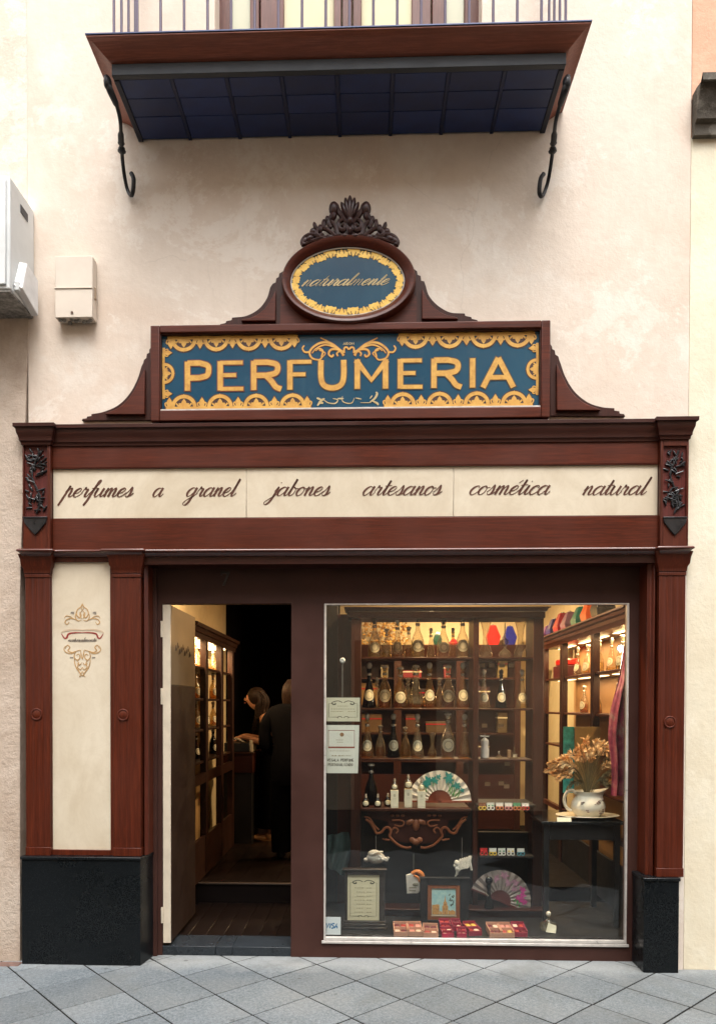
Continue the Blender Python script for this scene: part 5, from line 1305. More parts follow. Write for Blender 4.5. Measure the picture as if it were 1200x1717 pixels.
bottle('slim', CLEAR, 1, on_shelf(875, 1), 'clear conical bottle with bright oval label at the right of the small middle bay', g4, 1.02, labels=LAB2)
# white pump figure, little pieces in the small lower bay
CERA = plain('white_ceramic', (.72, .70, .66, 1), .25, 0, .05, 10, .02)
t = thing('soap_dispenser', 'white ceramic soap dispenser with pump standing in the small lower bay', 'dispenser', on_shelf(813, 2))
MB().lathe([(.026, 0), (.030, .004), (.031, .06), (.024, .085), (.028, .10), (.028, .125), (.012, .14), (.006, .145)], n=16).build('body', CERA, t, local=True); MB().tube([(0, 0, .145), (0, 0, .175)], .004, 8).build('pump_stem', SILV, t, local=True); MB().tube([(-.03, 0, .155), (.03, -.0, .152)], .004, 8).build('pump_spout', CERA, t, local=True)
t = thing('glass_trinket', 'tiny round glass trinket beside the white dispenser', 'trinket', on_shelf(837, 2))
MB().lathe([(.012, 0), (.02, .003), (.021, .012), (.008, .024), (.006, .034), (0, .036)], n=12).build('glass', CLEAR, t, local=True); MB().ball((0, 0, .042), .008, 8, 6).build('knob', GLST, t, local=True)
t = thing('perfume_set', 'small glass bottle with pale tag and box at the right of the small lower bay', 'gift set', on_shelf(860, 2))
MB().lathe([(.014, 0), (.022, .004), (.022, .03), (.008, .044), (.006, .075), (0, .077)], .012, n=12).build('glass', CLEAR, t, local=True); MB().box(-.034, -.012, -.01, .02, 0, .058).build('carton', plain('tan_carton', (.42, .26, .13, 1), .6), t, local=True, bevel=.002); MB().box(-.001, .026, -.0245, -.0228, .008, .03).build('tag', LABC, t, local=True)
# price tags along the shelf edges of the small bays
PT = plain('tan_price_tag', (.62, .46, .28, 1), .7)
tagp = None
tags = [(808, 1116, 'hanging tag leftmost under the small top shelf'), (824, 1116, 'second hanging tag under the small top shelf'), (841, 1116, 'third hanging tag under the small top shelf'), (857, 1116, 'hanging tag rightmost under the small top shelf'),
        (812, 1217, 'tag at the left under the small middle shelf'), (839, 1217, 'tag at the right under the small middle shelf'), (850, 1281, 'single tag under the small lower shelf'), (817, 1315, 'low tag beside the middle post'), (840, 1314, 'low tag in the middle of the dark bay'), (849, 1319, 'low tag at the right of the dark bay')]
for i, (px, py, lb) in enumerate(tags):
    x_, z_ = at(px, py, YR + .16)
    if tagp is None:
        tagp = thing('price_tag', 'small tan price ' + lb, 'price tag', (x_, YR + .16, z_), 'small tan price tags in the window rack')
        MB().box(-.019, .019, -.001, .001, -.014, .014).build('card', PT, tagp, local=True); MB().tube([(0, .001, .014), (-.004, .002, .022), (.004, .002, .028)], .0016, 5).build('clip', SILV, tagp, local=True)
    else: dup(tagp, (x_, YR + .16, z_), 'small tan price ' + lb)
# console: dark little bottles, tall flask, white boxes with bottles standing on them
zcn = zcon + .0005
DARKB = BROWG
for i, px in enumerate((613, 633, 650)):
    Y = YR - .07 + (i == 2) * .05
    bottle('small', DARKB, None, (ax(px, Y, 1350), Y, zcn), ['dark round bottle leftmost on the console shelf', 'dark round bottle second on the console shelf', 'dark round bottle tucked behind the first white carton'][i], 'small dark round bottles on the console shelf', 1.15, capm=SILV, labels=LAB2)
bottle('round', BROWG, None, (ax(622, YR + .05, 1350), YR + .05, zcn), 'tall dark glass flask behind the small round bottles on the console', None, 1.05, labelled=False)
WCT = plain('ivory_carton', (.74, .69, .53, 1), .55, 0, .06, 14, .03)
for i, (px, h, Y) in enumerate(((661, .118, YR - .085), (684, .125, YR - .06), (706, .115, YR - .09))):
    x_ = ax(px, Y, 1350)
    if i == 0:
        cart = thing('perfume_carton', 'tall ivory perfume carton leftmost on the console', 'carton', (x_, Y, zcn), 'ivory perfume cartons on the console')
        MB().box(-.026, .026, -.022, .022, 0, .118).build('box', WCT, cart, local=True, bevel=.0015)
        m = MB(); m.box(-.020, .020, -.0226, -.0222, .01, .012); m.ball((0, -.0222, .085), (.008, .0006, .011), 10, 6); m.box(-.012, .012, -.0226, -.0222, .06, .062); m.build('printed_crest', LABG, cart, local=True)
    else: dup(cart, (x_, Y, zcn), ['', 'ivory perfume carton in the middle of the three, set back', 'ivory perfume carton in front of the white fan'][i], scale=(1, 1, h / .118))
    zb_ = zcn + h + .001
    bottle('small', CLEAR, 1, (x_, Y, zb_), ['small clear bottle standing on the leftmost ivory carton', 'small clear bottle standing on the middle ivory carton', 'small clear bottle standing on the ivory carton before the fan'][i], 'small clear bottles on top of the ivory cartons', 1.0 if i != 1 else 1.25, capm=SILV, labels=LAB2)

# ---- fans
def fan(label, px, py, Y, R, r, a0, a1, stick, leafc, flowers, tilt=0.0):
    cx, cz = at(px, py, Y)
    t = thing('folding_fan', label, 'fan', (cx, Y, cz))
    n = 26
    def pt(a, rr, d): return (rr * math.cos(a), d, rr * math.sin(a))
    vs, fs = [], []
    for k in range(n + 1):
        a = a0 + (a1 - a0) * k / n; d = .006 if k % 2 else -.002
        vs += [pt(a, r, d), pt(a, R, d), pt(a, r, d + .002), pt(a, R, d + .002)]
    for k in range(n):
        q = 4 * k; fs += [(q, q + 1, q + 5, q + 4), (q + 2, q + 6, q + 7, q + 3), (q + 1, q + 3, q + 7, q + 5), (q, q + 4, q + 6, q + 2)]
    MB().add(vs, fs).build('fan_leaf', leafc, t, local=True, smooth=False)
    m = MB()
    for k in range(0, n + 1, 2):
        a = a0 + (a1 - a0) * k / n; wv = .011
        p0, p1 = Vector(pt(a, .0, 0)), Vector(pt(a, r + .004, 0)); nn = Vector((-math.sin(a), 0, math.cos(a)))
        dd = Vector((0, .004 + .0004 * k, 0)); e = Vector((0, .0012, 0))
        m.add([p0 - nn * .004 + dd, p1 - nn * wv + dd, p1 + nn * wv + dd, p0 + nn * .004 + dd, p0 - nn * .004 + dd + e, p1 - nn * wv + dd + e, p1 + nn * wv + dd + e, p0 + nn * .004 + dd + e], [(0, 1, 2, 3), (7, 6, 5, 4), (0, 4, 5, 1), (1, 5, 6, 2), (2, 6, 7, 3), (3, 7, 4, 0)])
    m.build('fan_sticks', stick, t, local=True, smooth=False)
    for a in (a0, a1):
        m = MB(); nn = Vector((-math.sin(a), 0, math.cos(a))) * .007
        p0, p1 = Vector(pt(a, -.008, -.004)), Vector(pt(a, R + .003, -.004)); e = Vector((0, .003, 0))
        m.add([p0 - nn, p1 - nn * .8, p1 + nn * .8, p0 + nn, p0 - nn + e, p1 - nn * .8 + e, p1 + nn * .8 + e, p0 + nn + e], [(0, 1, 2, 3), (7, 6, 5, 4), (0, 4, 5, 1), (1, 5, 6, 2), (2, 6, 7, 3), (3, 7, 4, 0)]); m.build('guard_stick', stick, t, local=True, smooth=False)
    rnd = random.Random(px)
    for (nm, mat, items) in flowers:
        m = MB()
        for (u, v, s_, kd) in items:
            a = a0 + (a1 - a0) * u; rr = r + (R - r) * v
            c0 = Vector((rr * math.cos(a), 0, rr * math.sin(a)))
            if kd == 'f':
                for q in range(6):
                    an = q * PI / 3 + rnd.uniform(-.3, .3); L = s_ * rnd.uniform(.7, 1.15)
                    m.ribbon([(c0.x, c0.z), (c0.x + L * .5 * math.cos(an), c0.z + L * .5 * math.sin(an)), (c0.x + L * math.cos(an), c0.z + L * math.sin(an))], [L * .2, L * .55, L * .12], -.0035, thick=.0008)
            else:
                an = kd; L = s_
                m.ribbon(cr([(c0.x, c0.z), (c0.x + L * .5 * math.cos(an) + L * .08, c0.z + L * .5 * math.sin(an)), (c0.x + L * math.cos(an), c0.z + L * math.sin(an))], 5), [.006] * 5 + [.004] * 6, -.0033, thick=.0006)
        m.build(nm, mat, t, local=True, smooth=False)
    return t
STK = plain('red_brown_fan_stick', (.22, .045, .02, 1), .4, 0, .2, 20, .05); STK2 = plain('dark_fan_stick', (.10, .022, .018, 1), .4)
TEALP = plain('teal_flower_paint', (.015, .22, .20, 1), .6, 0, .35, 40, .05); GRNP = plain('green_stem_paint', (.04, .26, .04, 1), .6, 0, .3, 30, .05)
PINK = plain('pink_flower_paint', (.55, .05, .26, 1), .6, 0, .35, 50, .05); MAUV = plain('faint_mauve_paint', (.36, .19, .25, 1), .6, 0, .3, 50, .05)
FANW = plain('white_fan_cloth', (.66, .60, .50, 1), .7, 0, .06, 20, .05); FAND = plain('grey_beige_fan_cloth', (.25, .205, .18, 1), .7, 0, .35, 14, .05)
fan('open white fan with teal painted flowers on the console shelf', 737, 1345, YR + .0, ax(790, YR) - ax(737, YR), ax(757, YR) - ax(737, YR), .02, PI - .02, STK, FANW,
    [('painted_stem', GRNP, [(.12, .1, .06, 1.4), (.2, .1, .08, 1.5), (.16, .1, .08, 1.1), (.23, .08, .07, 1.8), (.10, .2, .06, 1.0), (.28, .1, .10, 1.2), (.62, .25, .05, 1.9), (.8, .25, .06, 1.9), (.07, .3, .05, 1.2)]), ('painted_flower', TEALP, [(.24, .6, .038, 'f'), (.40, .72, .040, 'f'), (.36, .62, .03, 'f'), (.58, .55, .032, 'f'), (.66, .62, .036, 'f'), (.72, .55, .032, 'f'), (.52, .7, .026, 'f'), (.92, .4, .02, 'f'), (.86, .3, .018, 'f'), (.15, .7, .022, 'f')])])
x_, z_ = at(835, 1513, .66)
fan('open fan with pink painted flowers standing on the low plinth', 838, 1511, .66, ax(890, .66) - ax(838, .66), ax(856, .66) - ax(838, .66), -.42, 2.75, STK2, FAND,
    [('painted_leaf', GRNP, [(.10, .3, .05, 1.4), (.06, .3, .06, 1.2), (.13, .15, .07, 1.0), (.03, .45, .04, 1.5)]), ('painted_flower', PINK, [(.16, .5, .032, 'f'), (.22, .62, .026, 'f'), (.12, .68, .024, 'f'), (.28, .72, .03, 'f'), (.2, .35, .022, 'f')]), ('faint_flower', MAUV, [(.42, .65, .035, 'f'), (.5, .45, .03, 'f'), (.58, .75, .035, 'f'), (.68, .6, .028, 'f'), (.36, .4, .028, 'f')])])

# ---- charm rows, soap trays, hanging ornaments
cols = {'red': (.50, .03, .03, 1), 'yellow': (.66, .46, .06, 1), 'green': (.10, .30, .16, 1), 'white': (.72, .70, .64, 1), 'orange': (.60, .18, .05, 1), 'blue': (.12, .35, .42, 1), 'pink': (.62, .25, .25, 1), 'brown': (.2, .08, .05, 1)}
CM = {k_: plain(k_ + '_enamel', v_, .35, 0, .1, 30, .02) for k_, v_ in cols.items()}
gch = 'small painted earring cards along the rack shelves'
def charm(px, zb_, Y, ca, cb, lb, up=True):
    t = thing('earring_card', lb, 'earrings', (ax(px, Y, 1400), Y, zb_), gch)
    for s_ in (-1, 1):
        m = MB(); m.tube([(s_ * .0125 + .011 * math.cos(a * PI / 6), -.004, .012 + .011 * math.sin(a * PI / 6)) for a in range(12)], .004, 6, closed=True); m.build('earring', CM[ca], t, local=True)
        MB().ball((s_ * .0125, -.005, .029), (.007, .004, .006), 8, 5).build('earring_stud', CM[cb], t, local=True)
    MB().box(-.024, .024, .001, .003, .022 if up else .03, .048 if up else .034).build('card', CM[cb] if ca != 'white' else CM['white'], t, local=True)
zr1 = az(1350, YR - .1, 850) - .032; zr2 = zc2 - .03
nm1 = [(808, 'yellow', 'brown'), (822, 'white', 'green'), (837, 'orange', 'white'), (852, 'pink', 'white'), (866, 'orange', 'green'), (880, 'red', 'white')]
nm2 = [(811, 'red', 'red'), (826, 'yellow', 'white'), (841, 'white', 'green'), (856, 'white', 'yellow'), (873, 'blue', 'white')]
for i, (px, a, c) in enumerate(nm1): charm(px, zr1 + .0, YR - .115, a, c, f'{a} hoop earrings, {ORD[i]} from the left along the upper dark ledge')
for i, (px, a, c) in enumerate(nm2): charm(px, zc2 + .001, YR - .06, a, c, f'{a} hoop earrings, {ORD[i]} from the left on the low dark shelf')
TRAYP = plain('pale_pink_tray_edge', (.50, .26, .17, 1), .5); TRAYR = plain('crimson_tray', (.28, .02, .045, 1), .5); SOAPS = [plain('red_soap', (.36, .03, .02, 1), .4), plain('cream_soap', (.68, .50, .38, 1), .45), plain('wine_soap', (.12, .012, .02, 1), .4), plain('golden_soap', (.60, .38, .06, 1), .45), plain('rose_soap', (.55, .22, .17, 1), .45)]
def tray(px, py, wpx, hpx, tm_, ss, lb, rot=0.0):
    # stands on the platform: place from its lower edge
    zq = zpl + .001
    d = _F + _R * ((px - PPX) / FPX) - _U * ((py - PPY) / FPX); tt = (zq - EYE) / d.z; x_, y_ = d.x * tt, -DIST + d.y * tt
    wm = wpx / FPX * (y_ + DIST); dm = .14 * hpx / 22
    t = thing('soap_tray', lb, 'soap tray', (x_, y_, zq), 'soap trays along the front of the window'); t.rotation_euler = (0, 0, rot)
    hx_ = wm / 2; e = .006; h = .03
    m = MB(); m.box(-hx_, hx_, 0, dm, 0, .004); m.box(-hx_, hx_, 0, e, .004, h); m.box(-hx_, hx_, dm - e, dm, .004, h + .02); m.box(-hx_, -hx_ + e, e, dm - e, .004, h + .01); m.box(hx_ - e, hx_, e, dm - e, .004, h + .01); m.box(-hx_ + e, hx_ - e, dm * .5 - e / 2, dm * .5 + e / 2, .004, h + .008)
    m.build('tray', tm_, t, local=True)
    for q, si in enumerate(ss):
        r_, c_ = divmod(q, 2)
        xq = (-.48 + .96 * c_) * hx_ * .95; yq = dm * (.27 + .47 * r_)
        m = MB(); m.box(xq - hx_ * .38, xq + hx_ * .38, yq - dm * .15, yq + dm * .15, .0045, .026 + .012 * r_); m.build('soap', SOAPS[si], t, local=True, bevel=.006)
for i, (px, py, w_, h, tm_, ss, rt) in enumerate(((672, 1571, 24, 24, TRAYP, (1, 2, 2, 0), .0), (697, 1571, 24, 24, TRAYP, (4, 1, 0, 4), .02), (722, 1573, 25, 22, TRAYP, (0, 1, 2, 2), -.05), (747, 1562, 18, 18, TRAYR, (0, 0, 0, 0), .0), (766, 1562, 16, 18, TRAYR, (2, 1, 2, 2), .0), (751, 1574, 20, 12, TRAYR, (1, 0, 0, 1), .1), (774, 1574, 16, 12, TRAYR, (4, 1, 2, 0), -.05),
                                             (797, 1570, 22, 24, TRAYR, (0, 1, 3, 3), .15), (831, 1573, 20, 26, TRAYP, (2, 2, 2, 1), .0), (852, 1573, 21, 26, TRAYP, (0, 3, 4, 4), .0), (873, 1572, 22, 26, TRAYR, (0, 2, 1, 0), -.05))):
    lb = ['pale edged soap tray leftmost in the window bottom', 'pale edged soap tray second from the framed price list', 'pale edged soap tray left of the crimson ones', 'crimson soap tray with red soaps under the tower picture', 'crimson tray with dark soaps under the tower picture', 'small crimson tray of cream and red soaps nearest the glass', 'small crimson tray of rose and cream soaps nearest the glass', 'crimson tray with golden soaps between the two long groups', 'pale edged tray of wine dark soaps under the pink fan', 'pale edged tray of rose and golden soaps under the pink fan', 'crimson tray of mixed soaps rightmost of all'][i]
    tray(px, py, w_, h, tm_, ss, lb, rt)
PLAST = plain('aged_white_plaster_cast', (.50, .46, .40, 1), .8, 0, .2, 50, .2); ORG = plain('orange_glaze', (.50, .17, .04, 1), .4)
THR = plain('hanging_thread', (.30, .28, .25, 1), .8)
def hang(name, label, px, py, Y, build, top):
    x_, z_ = at(px, py, Y); t = thing(name, label, 'ornament', (x_, Y, z_), 'plaster ornaments hanging in the window')
    build(t); zt2 = az(top, Y, px) - z_
    MB().tube([(0, 0, .045), (0, 0, zt2)], .0012, 5).build('thread', THR, t, local=True)
def o1_(t):
    m = MB(); m.ball((0, 0, .005), (.062, .03, .04), 14, 10); m.ball((-.01, -.005, .03), (.045, .025, .03), 12, 8); m.tube(cr([(.05, 0, .0), (.075, 0, -.005), (.085, 0, .01)], 5), [.016] * 6 + [.008] * 5, 7)
    m.ball((-.062, 0, -.01), (.022, .014, .016), 8, 6); m.build('cast', PLAST, t, local=True)
    m = MB()
    for q in range(5): m.ball((.02 + .012 * (q % 3), -.026, .0 + .016 * (q // 3) + .008 * (q % 2)), (.008, .006, .008), 7, 5)
    m.tube(cr([(-.02, -.03, .035), (.01, -.034, .05), (.045, -.02, .05)], 5), .006, 6); m.build('moulded_roses', plain('pale_cast_rose', (.66, .62, .54, 1), .7), t, local=True)
def o2_(t):
    MB().prism([(-.05, .05), (-.012, .06), (.02, .03), (.042, .0), (.044, -.05), (.03, -.072), (-.045, -.075)], -.012, .012).build('cast', PLAST, t, local=True, bevel=.004)
    m = MB(); m.tube(cr([(-.012, -.004, .06), (.02, -.004, .075), (.05, -.004, .06), (.06, -.004, .03), (.045, -.004, .0)], 6), [.012] * 8 + [.016] * 17, 8); m.tube(cr([(.0, -.014, .05), (.03, -.014, .035), (.04, -.014, .01)], 5), .008, 7); m.build('orange_ribbon', ORG, t, local=True)
    m = MB(); m.box(-.03, .02, -.0145, -.0125, -.035, -.03); m.box(-.03, .015, -.0145, -.0125, -.055, -.05); m.ball((.012, -.013, -.012), (.02, .003, .012), 8, 5); m.build('painted_mark', LABD, t, local=True)
def o3_(t):
    m = MB()
    for q in range(6):
        a = -.03 + .014 * q
        m.tube(cr([(a * .5 - .02, 0, -.055 + .01 * q), (a, -.004, -.01), (a + .022, 0, .045 + .004 * q)], 5), [.007] * 11, 6, flat=1.3)
    m.tube(cr([(.05, 0, .065), (.055, -.003, .02), (.065, 0, -.03)], 5), .008, 6); m.ball((-.035, -.005, .02), (.016, .012, .02), 8, 6); m.ball((-.032, -.005, -.02), (.014, .012, .016), 8, 6); m.ball((-.045, 0, .0), (.012, .01, .012), 7, 5); m.tube([(-.03, 0, -.05), (-.045, 0, -.075)], [.010, .004], 6)
    m.build('cast', plain('white_plaster_cast', (.62, .58, .50, 1), .8, 0, .15, 50, .2), t, local=True)
hang('plaster_ornament', 'round white plaster ornament hanging above the framed price list', 630, 1440, .56, o1_, 1402)
hang('plaster_ornament', 'pale plaster tile with orange ribbon hanging between the two frames', 693, 1480, .55, o2_, 1432)
hang('plaster_ornament', 'white plaster wing shaped ornament hanging above the tower picture', 774, 1452, .55, o3_, 1405)

# ---- framed price list, tower picture
FRD = wood('black_brown_frame', (.018, .012, .009, 1), (.05, .033, .025, 1), 'Z', .35)
PAP = plain('cream_paper', (.64, .57, .38, 1), .7, 0, .05, 8, .03); INK = plain('dark_printed_ink', (.05, .045, .03, 1), .6); INKL = plain('faint_printed_ink', (.36, .31, .20, 1), .7)
def ornament_card(mb, P, c, w, top, bot, s, y, wd):
    """printed frame with a pair of scrolls at the top; P is unused, coordinates are local"""
    for s_ in (1, -1):
        mb.ribbon(cr([(c + s_ * .02 * s, top), (c + s_ * .16 * s, top + .05 * s), (c + s_ * .34 * s, top + .0), (c + s_ * .30 * s, top - .06 * s), (c + s_ * .22 * s, top - .04 * s), (c + s_ * .26 * s, top - .01 * s)], 6), [wd * 1.6] * 14 + [wd * 2.6] * 10 + [wd] * 7, y, thick=.0006)
        mb.ribbon([(c + s_ * .33 * s, top - .03 * s), (c + s_ * w * .5, top - .03 * s), (c + s_ * w * .5, bot), (c + s_ * .2 * s, bot)], wd, y, thick=.0006)
        mb.ribbon(cr([(c + s_ * .02 * s, bot - .02 * s), (c + s_ * .08 * s, bot + .02 * s), (c + s_ * .18 * s, bot), (c + s_ * .14 * s, bot - .03 * s)], 5), wd * 1.3, y, thick=.0006)
def textlines(mb, rows, y, rnd, wd):
    for (x0, x1, z) in rows:
        x = x0
        while x < x1 - .003:
            l = rnd.uniform(.006, .016); mb.ribbon([(x, z), (min(x + l, x1), z)], wd, y, thick=.0006); x += l + .004
Yq = .33
fx0, fx1 = ax(577, Yq, 1500), ax(646, Yq, 1500); fz1 = az(1458, Yq, 610); fz0 = zpl + .001
fr_ = thing('framed_price_list', 'framed cream price list in a black moulded frame in the window corner', 'framed list', ((fx0 + fx1) / 2, Yq, fz0))
a, c = fx0, fx1; m = MB()
px_ = [ax(583, Yq), ax(637, Yq)]; pz_ = [az(1546, Yq, 610), az(1468, Yq, 610)]
m.box(a + .004, px_[0], Yq, Yq + .03, fz0 + .05, fz1 - .01); m.box(px_[1], c - .004, Yq, Yq + .03, fz0 + .05, fz1 - .01); m.box(px_[0], px_[1], Yq, Yq + .03, pz_[1], fz1 - .01); m.box(px_[0], px_[1], Yq, Yq + .03, fz0 + .05, pz_[0])
m.build('frame', FRD, fr_, bevel=.004, seg=3)
m = MB(); m.box(a - .012, c + .008, Yq - .012, Yq + .03, fz1 - .0095, fz1 + .004); m.box(a - .004, c + .004, Yq - .014, Yq + .03, fz0 + .036, fz0 + .0495); m.box(a - .012, c + .012, Yq - .024, Yq + .03, fz0, fz0 + .014); m.box(a - .008, c + .006, Yq - .018, Yq + .03, fz0 + .0145, fz0 + .0355); m.build('frame_moulding', FRD, fr_, bevel=.005, seg=3)
sh = MB().box(px_[0] + .001, px_[1] - .001, Yq + .012, Yq + .016, pz_[0] + .001, pz_[1] - .001).build('paper_sheet', PAP, fr_, smooth=False)
m = MB(); cxq = (px_[0] + px_[1]) / 2; wq = px_[1] - px_[0]; ornament_card(m, None, cxq, wq * .82, pz_[1] - .045, pz_[0] + .032, wq * .95, Yq + .0112, .0028); m.build('printed_ornament', INK, sh, smooth=False)
m = MB(); rnd = random.Random(3); rows = []
for q in range(7):
    z_ = pz_[1] - .085 - q * .026; l = wq * (.2 + .1 * rnd.random()); rows.append((cxq - wq * (.22 if q % 3 else .28), cxq - wq * .22 + l, z_)); rows.append((cxq + wq * .1, cxq + wq * .26, z_))
textlines(m, rows, Yq + .0112, rnd, .0042); m.build('printed_lines', INKL, sh, smooth=False)
Yt = .47
tx0, tx1 = ax(704, Yt, 1500), ax(786, Yt, 1500); tz1 = az(1474, Yt, 745); tz0 = zpl + .001
tp = thing('framed_picture', 'framed picture of an old tower under blue sky with copper mount', 'picture', ((tx0 + tx1) / 2, Yt, tz0))
ix0, ix1 = ax(725, Yt), ax(766, Yt); iz0, iz1 = az(1536, Yt, 745), az(1491, Yt, 745); mx0_, mx1_ = ax(718, Yt), ax(773, Yt); mz0_, mz1_ = az(1544, Yt, 745), az(1485, Yt, 745)
m = MB(); m.box(tx0, mx0_, Yt, Yt + .03, tz0, tz1); m.box(mx1_, tx1, Yt, Yt + .03, tz0, tz1); m.box(mx0_, mx1_, Yt, Yt + .03, mz1_, tz1); m.box(mx0_, mx1_, Yt, Yt + .03, tz0, mz0_); m.box(tx0 - .006, tx1 + .006, Yt - .008, Yt + .03, tz1 + .0005, tz1 + .008)
m.build('frame', DKP, tp, bevel=.003)
m = MB(); m.box(mx0_ + .001, ix0, Yt + .006, Yt + .026, mz0_ + .001, mz1_ - .001); m.box(ix1, mx1_ - .001, Yt + .006, Yt + .026, mz0_ + .001, mz1_ - .001); m.box(ix0, ix1, Yt + .006, Yt + .026, mz0_ + .001, iz0); m.box(ix0, ix1, Yt + .006, Yt + .026, iz1, mz1_ - .001); m.build('mount', wood('copper_mount', (.22, .07, .025, 1), (.36, .13, .05, 1), 'Z', .4), tp, bevel=.002)
MB().box(ix0 - .003, ix1 + .003, Yt + .002, Yt + .0055, iz0 - .004, iz0).build('slip', LABC, tp)
SKYP, nt, b_ = nmat('printed_sky'); v = coords(nt, (1, 1, 1)); nt.links.new(ramp(nt, noise(nt, v, 30, 4), [(.3, (.27, .50, .52, 1)), (.7, (.46, .66, .60, 1))]), b_.inputs['Base Color'])
pic = MB().box(ix0 + .001, ix1 - .001, Yt + .014, Yt + .018, iz0 + .001, iz1 - .001).build('picture_sheet', SKYP, tp, smooth=False)
TWR = plain('printed_ochre_wall', (.52, .28, .09, 1), .7, 0, .35, 90, .02); TWD = plain('printed_brown_shade', (.30, .14, .06, 1), .7); LF = plain('printed_dark_leaves', (.05, .07, .05, 1), .7)
wI, hI = ix1 - ix0, iz1 - iz0
def ip(u, v): return (ix0 + wI * u, iz0 + hI * v)
m = MB(); yt = Yt + .0138
m.prism([ip(.02, .02), ip(.32, .02), ip(.32, .38), ip(.27, .40), ip(.06, .38), ip(.02, .37)], yt - .0012, yt); m.prism([ip(.44, .02), ip(.68, .02), ip(.68, .34), ip(.65, .36), ip(.63, .48), ip(.60, .50), ip(.58, .6), ip(.56, .76), ip(.54, .6), ip(.52, .5), ip(.49, .48), ip(.48, .36), ip(.44, .34)], yt - .0012, yt); m.prism([ip(.33, .02), ip(.43, .02), ip(.43, .12), ip(.33, .16)], yt - .0012, yt); m.prism([ip(.69, .02), ip(.98, .02), ip(.98, .14), ip(.86, .2), ip(.78, .16), ip(.69, .2)], yt - .0012, yt)
m.build('printed_tower', TWR, pic, smooth=False)
m = MB()
for u, v in ((.1, .25), (.18, .25), (.25, .25), (.5, .25), (.58, .25), (.54, .12), (.55, .42)): m.prism([ip(u, v - .06), ip(u + .03, v - .06), ip(u + .03, v), ip(u, v)], yt - .002, yt - .0013)
m.build('printed_openings', TWD, pic, smooth=False)
m = MB()
for q in range(14): c_ = ip(.84 + random.uniform(-.08, .1), .52 + random.uniform(-.12, .28)); m.ribbon([c_, (c_[0] + random.uniform(-.01, .01), c_[1] - .012)], [.004, .008], yt - .0008, thick=.0006)
m.build('printed_leaves', LF, pic, smooth=False)

# ---- blue bottle on the plinth, bottle at the bottom right
x_ = ax(818, .66, 1500)
bb = thing('perfume_bottle', 'tall dark blue glass bottle with round stopper before the pink fan', 'bottle', (x_, .63, zst + .0005))
MB().lathe([(.024, 0), (.032, .004), (.031, .02), (.020, .06), (.014, .09), (.010, .12), (.014, .15), (.012, .165)], n=16).build('glass', glassy('deep_teal_glass', (.05, .12, .17, 1), .3, .03, (.008, .02, .035, 1)), bb, local=True)
MB().ball((0, 0, .19), (.026, .02, .028), 12, 8).build('stopper', BLUEG, bb, local=True); MB().tube([(-.008, -.022, .09), (-.03, -.022, .115)], .006, 6).build('ribbon_tag', SILV, bb, local=True)
zq = zpl + .001
pb_ = thing('perfume_bottle', 'squat clear glass bottle with folded paper tag in the window corner', 'bottle', (ax(919, .34, 1560), .34, zq))
MB().lathe([(.03, 0), (.05, .004), (.058, .022), (.05, .045), (.02, .06), (.012, .07), (.010, .085), (.014, .09)], n=20).build('glass', CLEAR, pb_, local=True)
MB().ball((0, 0, .105), (.016, .016, .018), 12, 8).build('stopper', GLST, pb_, local=True)
m = MB(); m.hexa([(-.03, -.062, .008), (.03, -.068, .002), (.03, -.064, .002), (-.03, -.058, .008), (-.012, -.05, .062), (.036, -.055, .045), (.036, -.051, .045), (-.012, -.046, .062)]); m.build('paper_tag', WCT, pb_, local=True)

# ---- table with plate, jug and dried flowers
tabz = az(1374, .52, 985)
tb = thing('side_table', 'black glass topped side table under the flower jug', 'table', (1.35, .62, zpl))
tx0, tx1 = ax(896, .62), XF - .02
GTOP = plain('black_glass_top', (.012, .013, .014, 1), .08, 0, .1, 4, 0)
MB().box(tx0, tx1, .40, .95, tabz - .018, tabz).build('table_top', GTOP, tb, bevel=.002)
for (a, c) in ((tx0 + .02, .42), (tx1 - .06, .42), (tx0 + .02, .90), (tx1 - .06, .90)): MB().box(a, a + .035, c, c + .035, zpl + .001, tabz - .0185).build('leg', DKP, tb, bevel=.002)
MB().box(tx0 + .06, tx1 - .065, .425, .44, tabz - .12, tabz - .019).build('apron', DKP, tb)
Yj = .55; jx, _ = at(983, 1370, Yj)
pl_ = thing('plate', 'oval cream plate with gilt rim under the floral jug', 'plate', (jx + .005, Yj, tabz + .0005))
MB().lathe([(.0, .004), (.10, .004), (.15, .012), (.205, .022), (.208, .024), (.205, .027), (.15, .017), (.1, .009), (0, .009)], n=36, sx=1.0, sy=.62).build('dish', plain('cream_china', (.66, .58, .45, 1), .22, 0, .06, 12, .02), pl_, local=True)
cd = thing('price_card', 'small folded white card leaning on the plate edge', 'card', (ax(946, .40, 1375), .40, tabz + .0005)); MB().hexa([(-.045, 0, 0), (.045, 0, 0), (.045, .02, 0), (-.045, .02, 0), (-.045, .012, .026), (.045, .012, .026), (.045, .014, .026), (-.045, .014, .026)]).build('card', WCT, cd, local=True)
JUG = plain('cream_glazed_jug', (.80, .74, .62, 1), .2, 0, .05, 8, .02)
jg = thing('jug', 'cream china jug with painted sprigs, loop handle and wide spout', 'jug', (jx + .008, Yj, tabz + .0105))
m = MB(); prof = [(.06, 0), (.075, .003), (.080, .012), (.105, .04), (.112, .07), (.102, .105), (.082, .135), (.078, .15), (.088, .172)]
N = 28; vs, fs = [], []
for (r, z) in prof + [(r - .006, z) for r, z in prof[::-1][:5]]:
    for k in range(N):
        a = 2 * PI * k / N; sp_ = max(0, math.cos(a)) ** 6 * max(0, (z - .12) / .052)
        vs.append(((r + .05 * sp_) * math.cos(a), r * math.sin(a) * (1 - .2 * sp_), z + .022 * sp_))
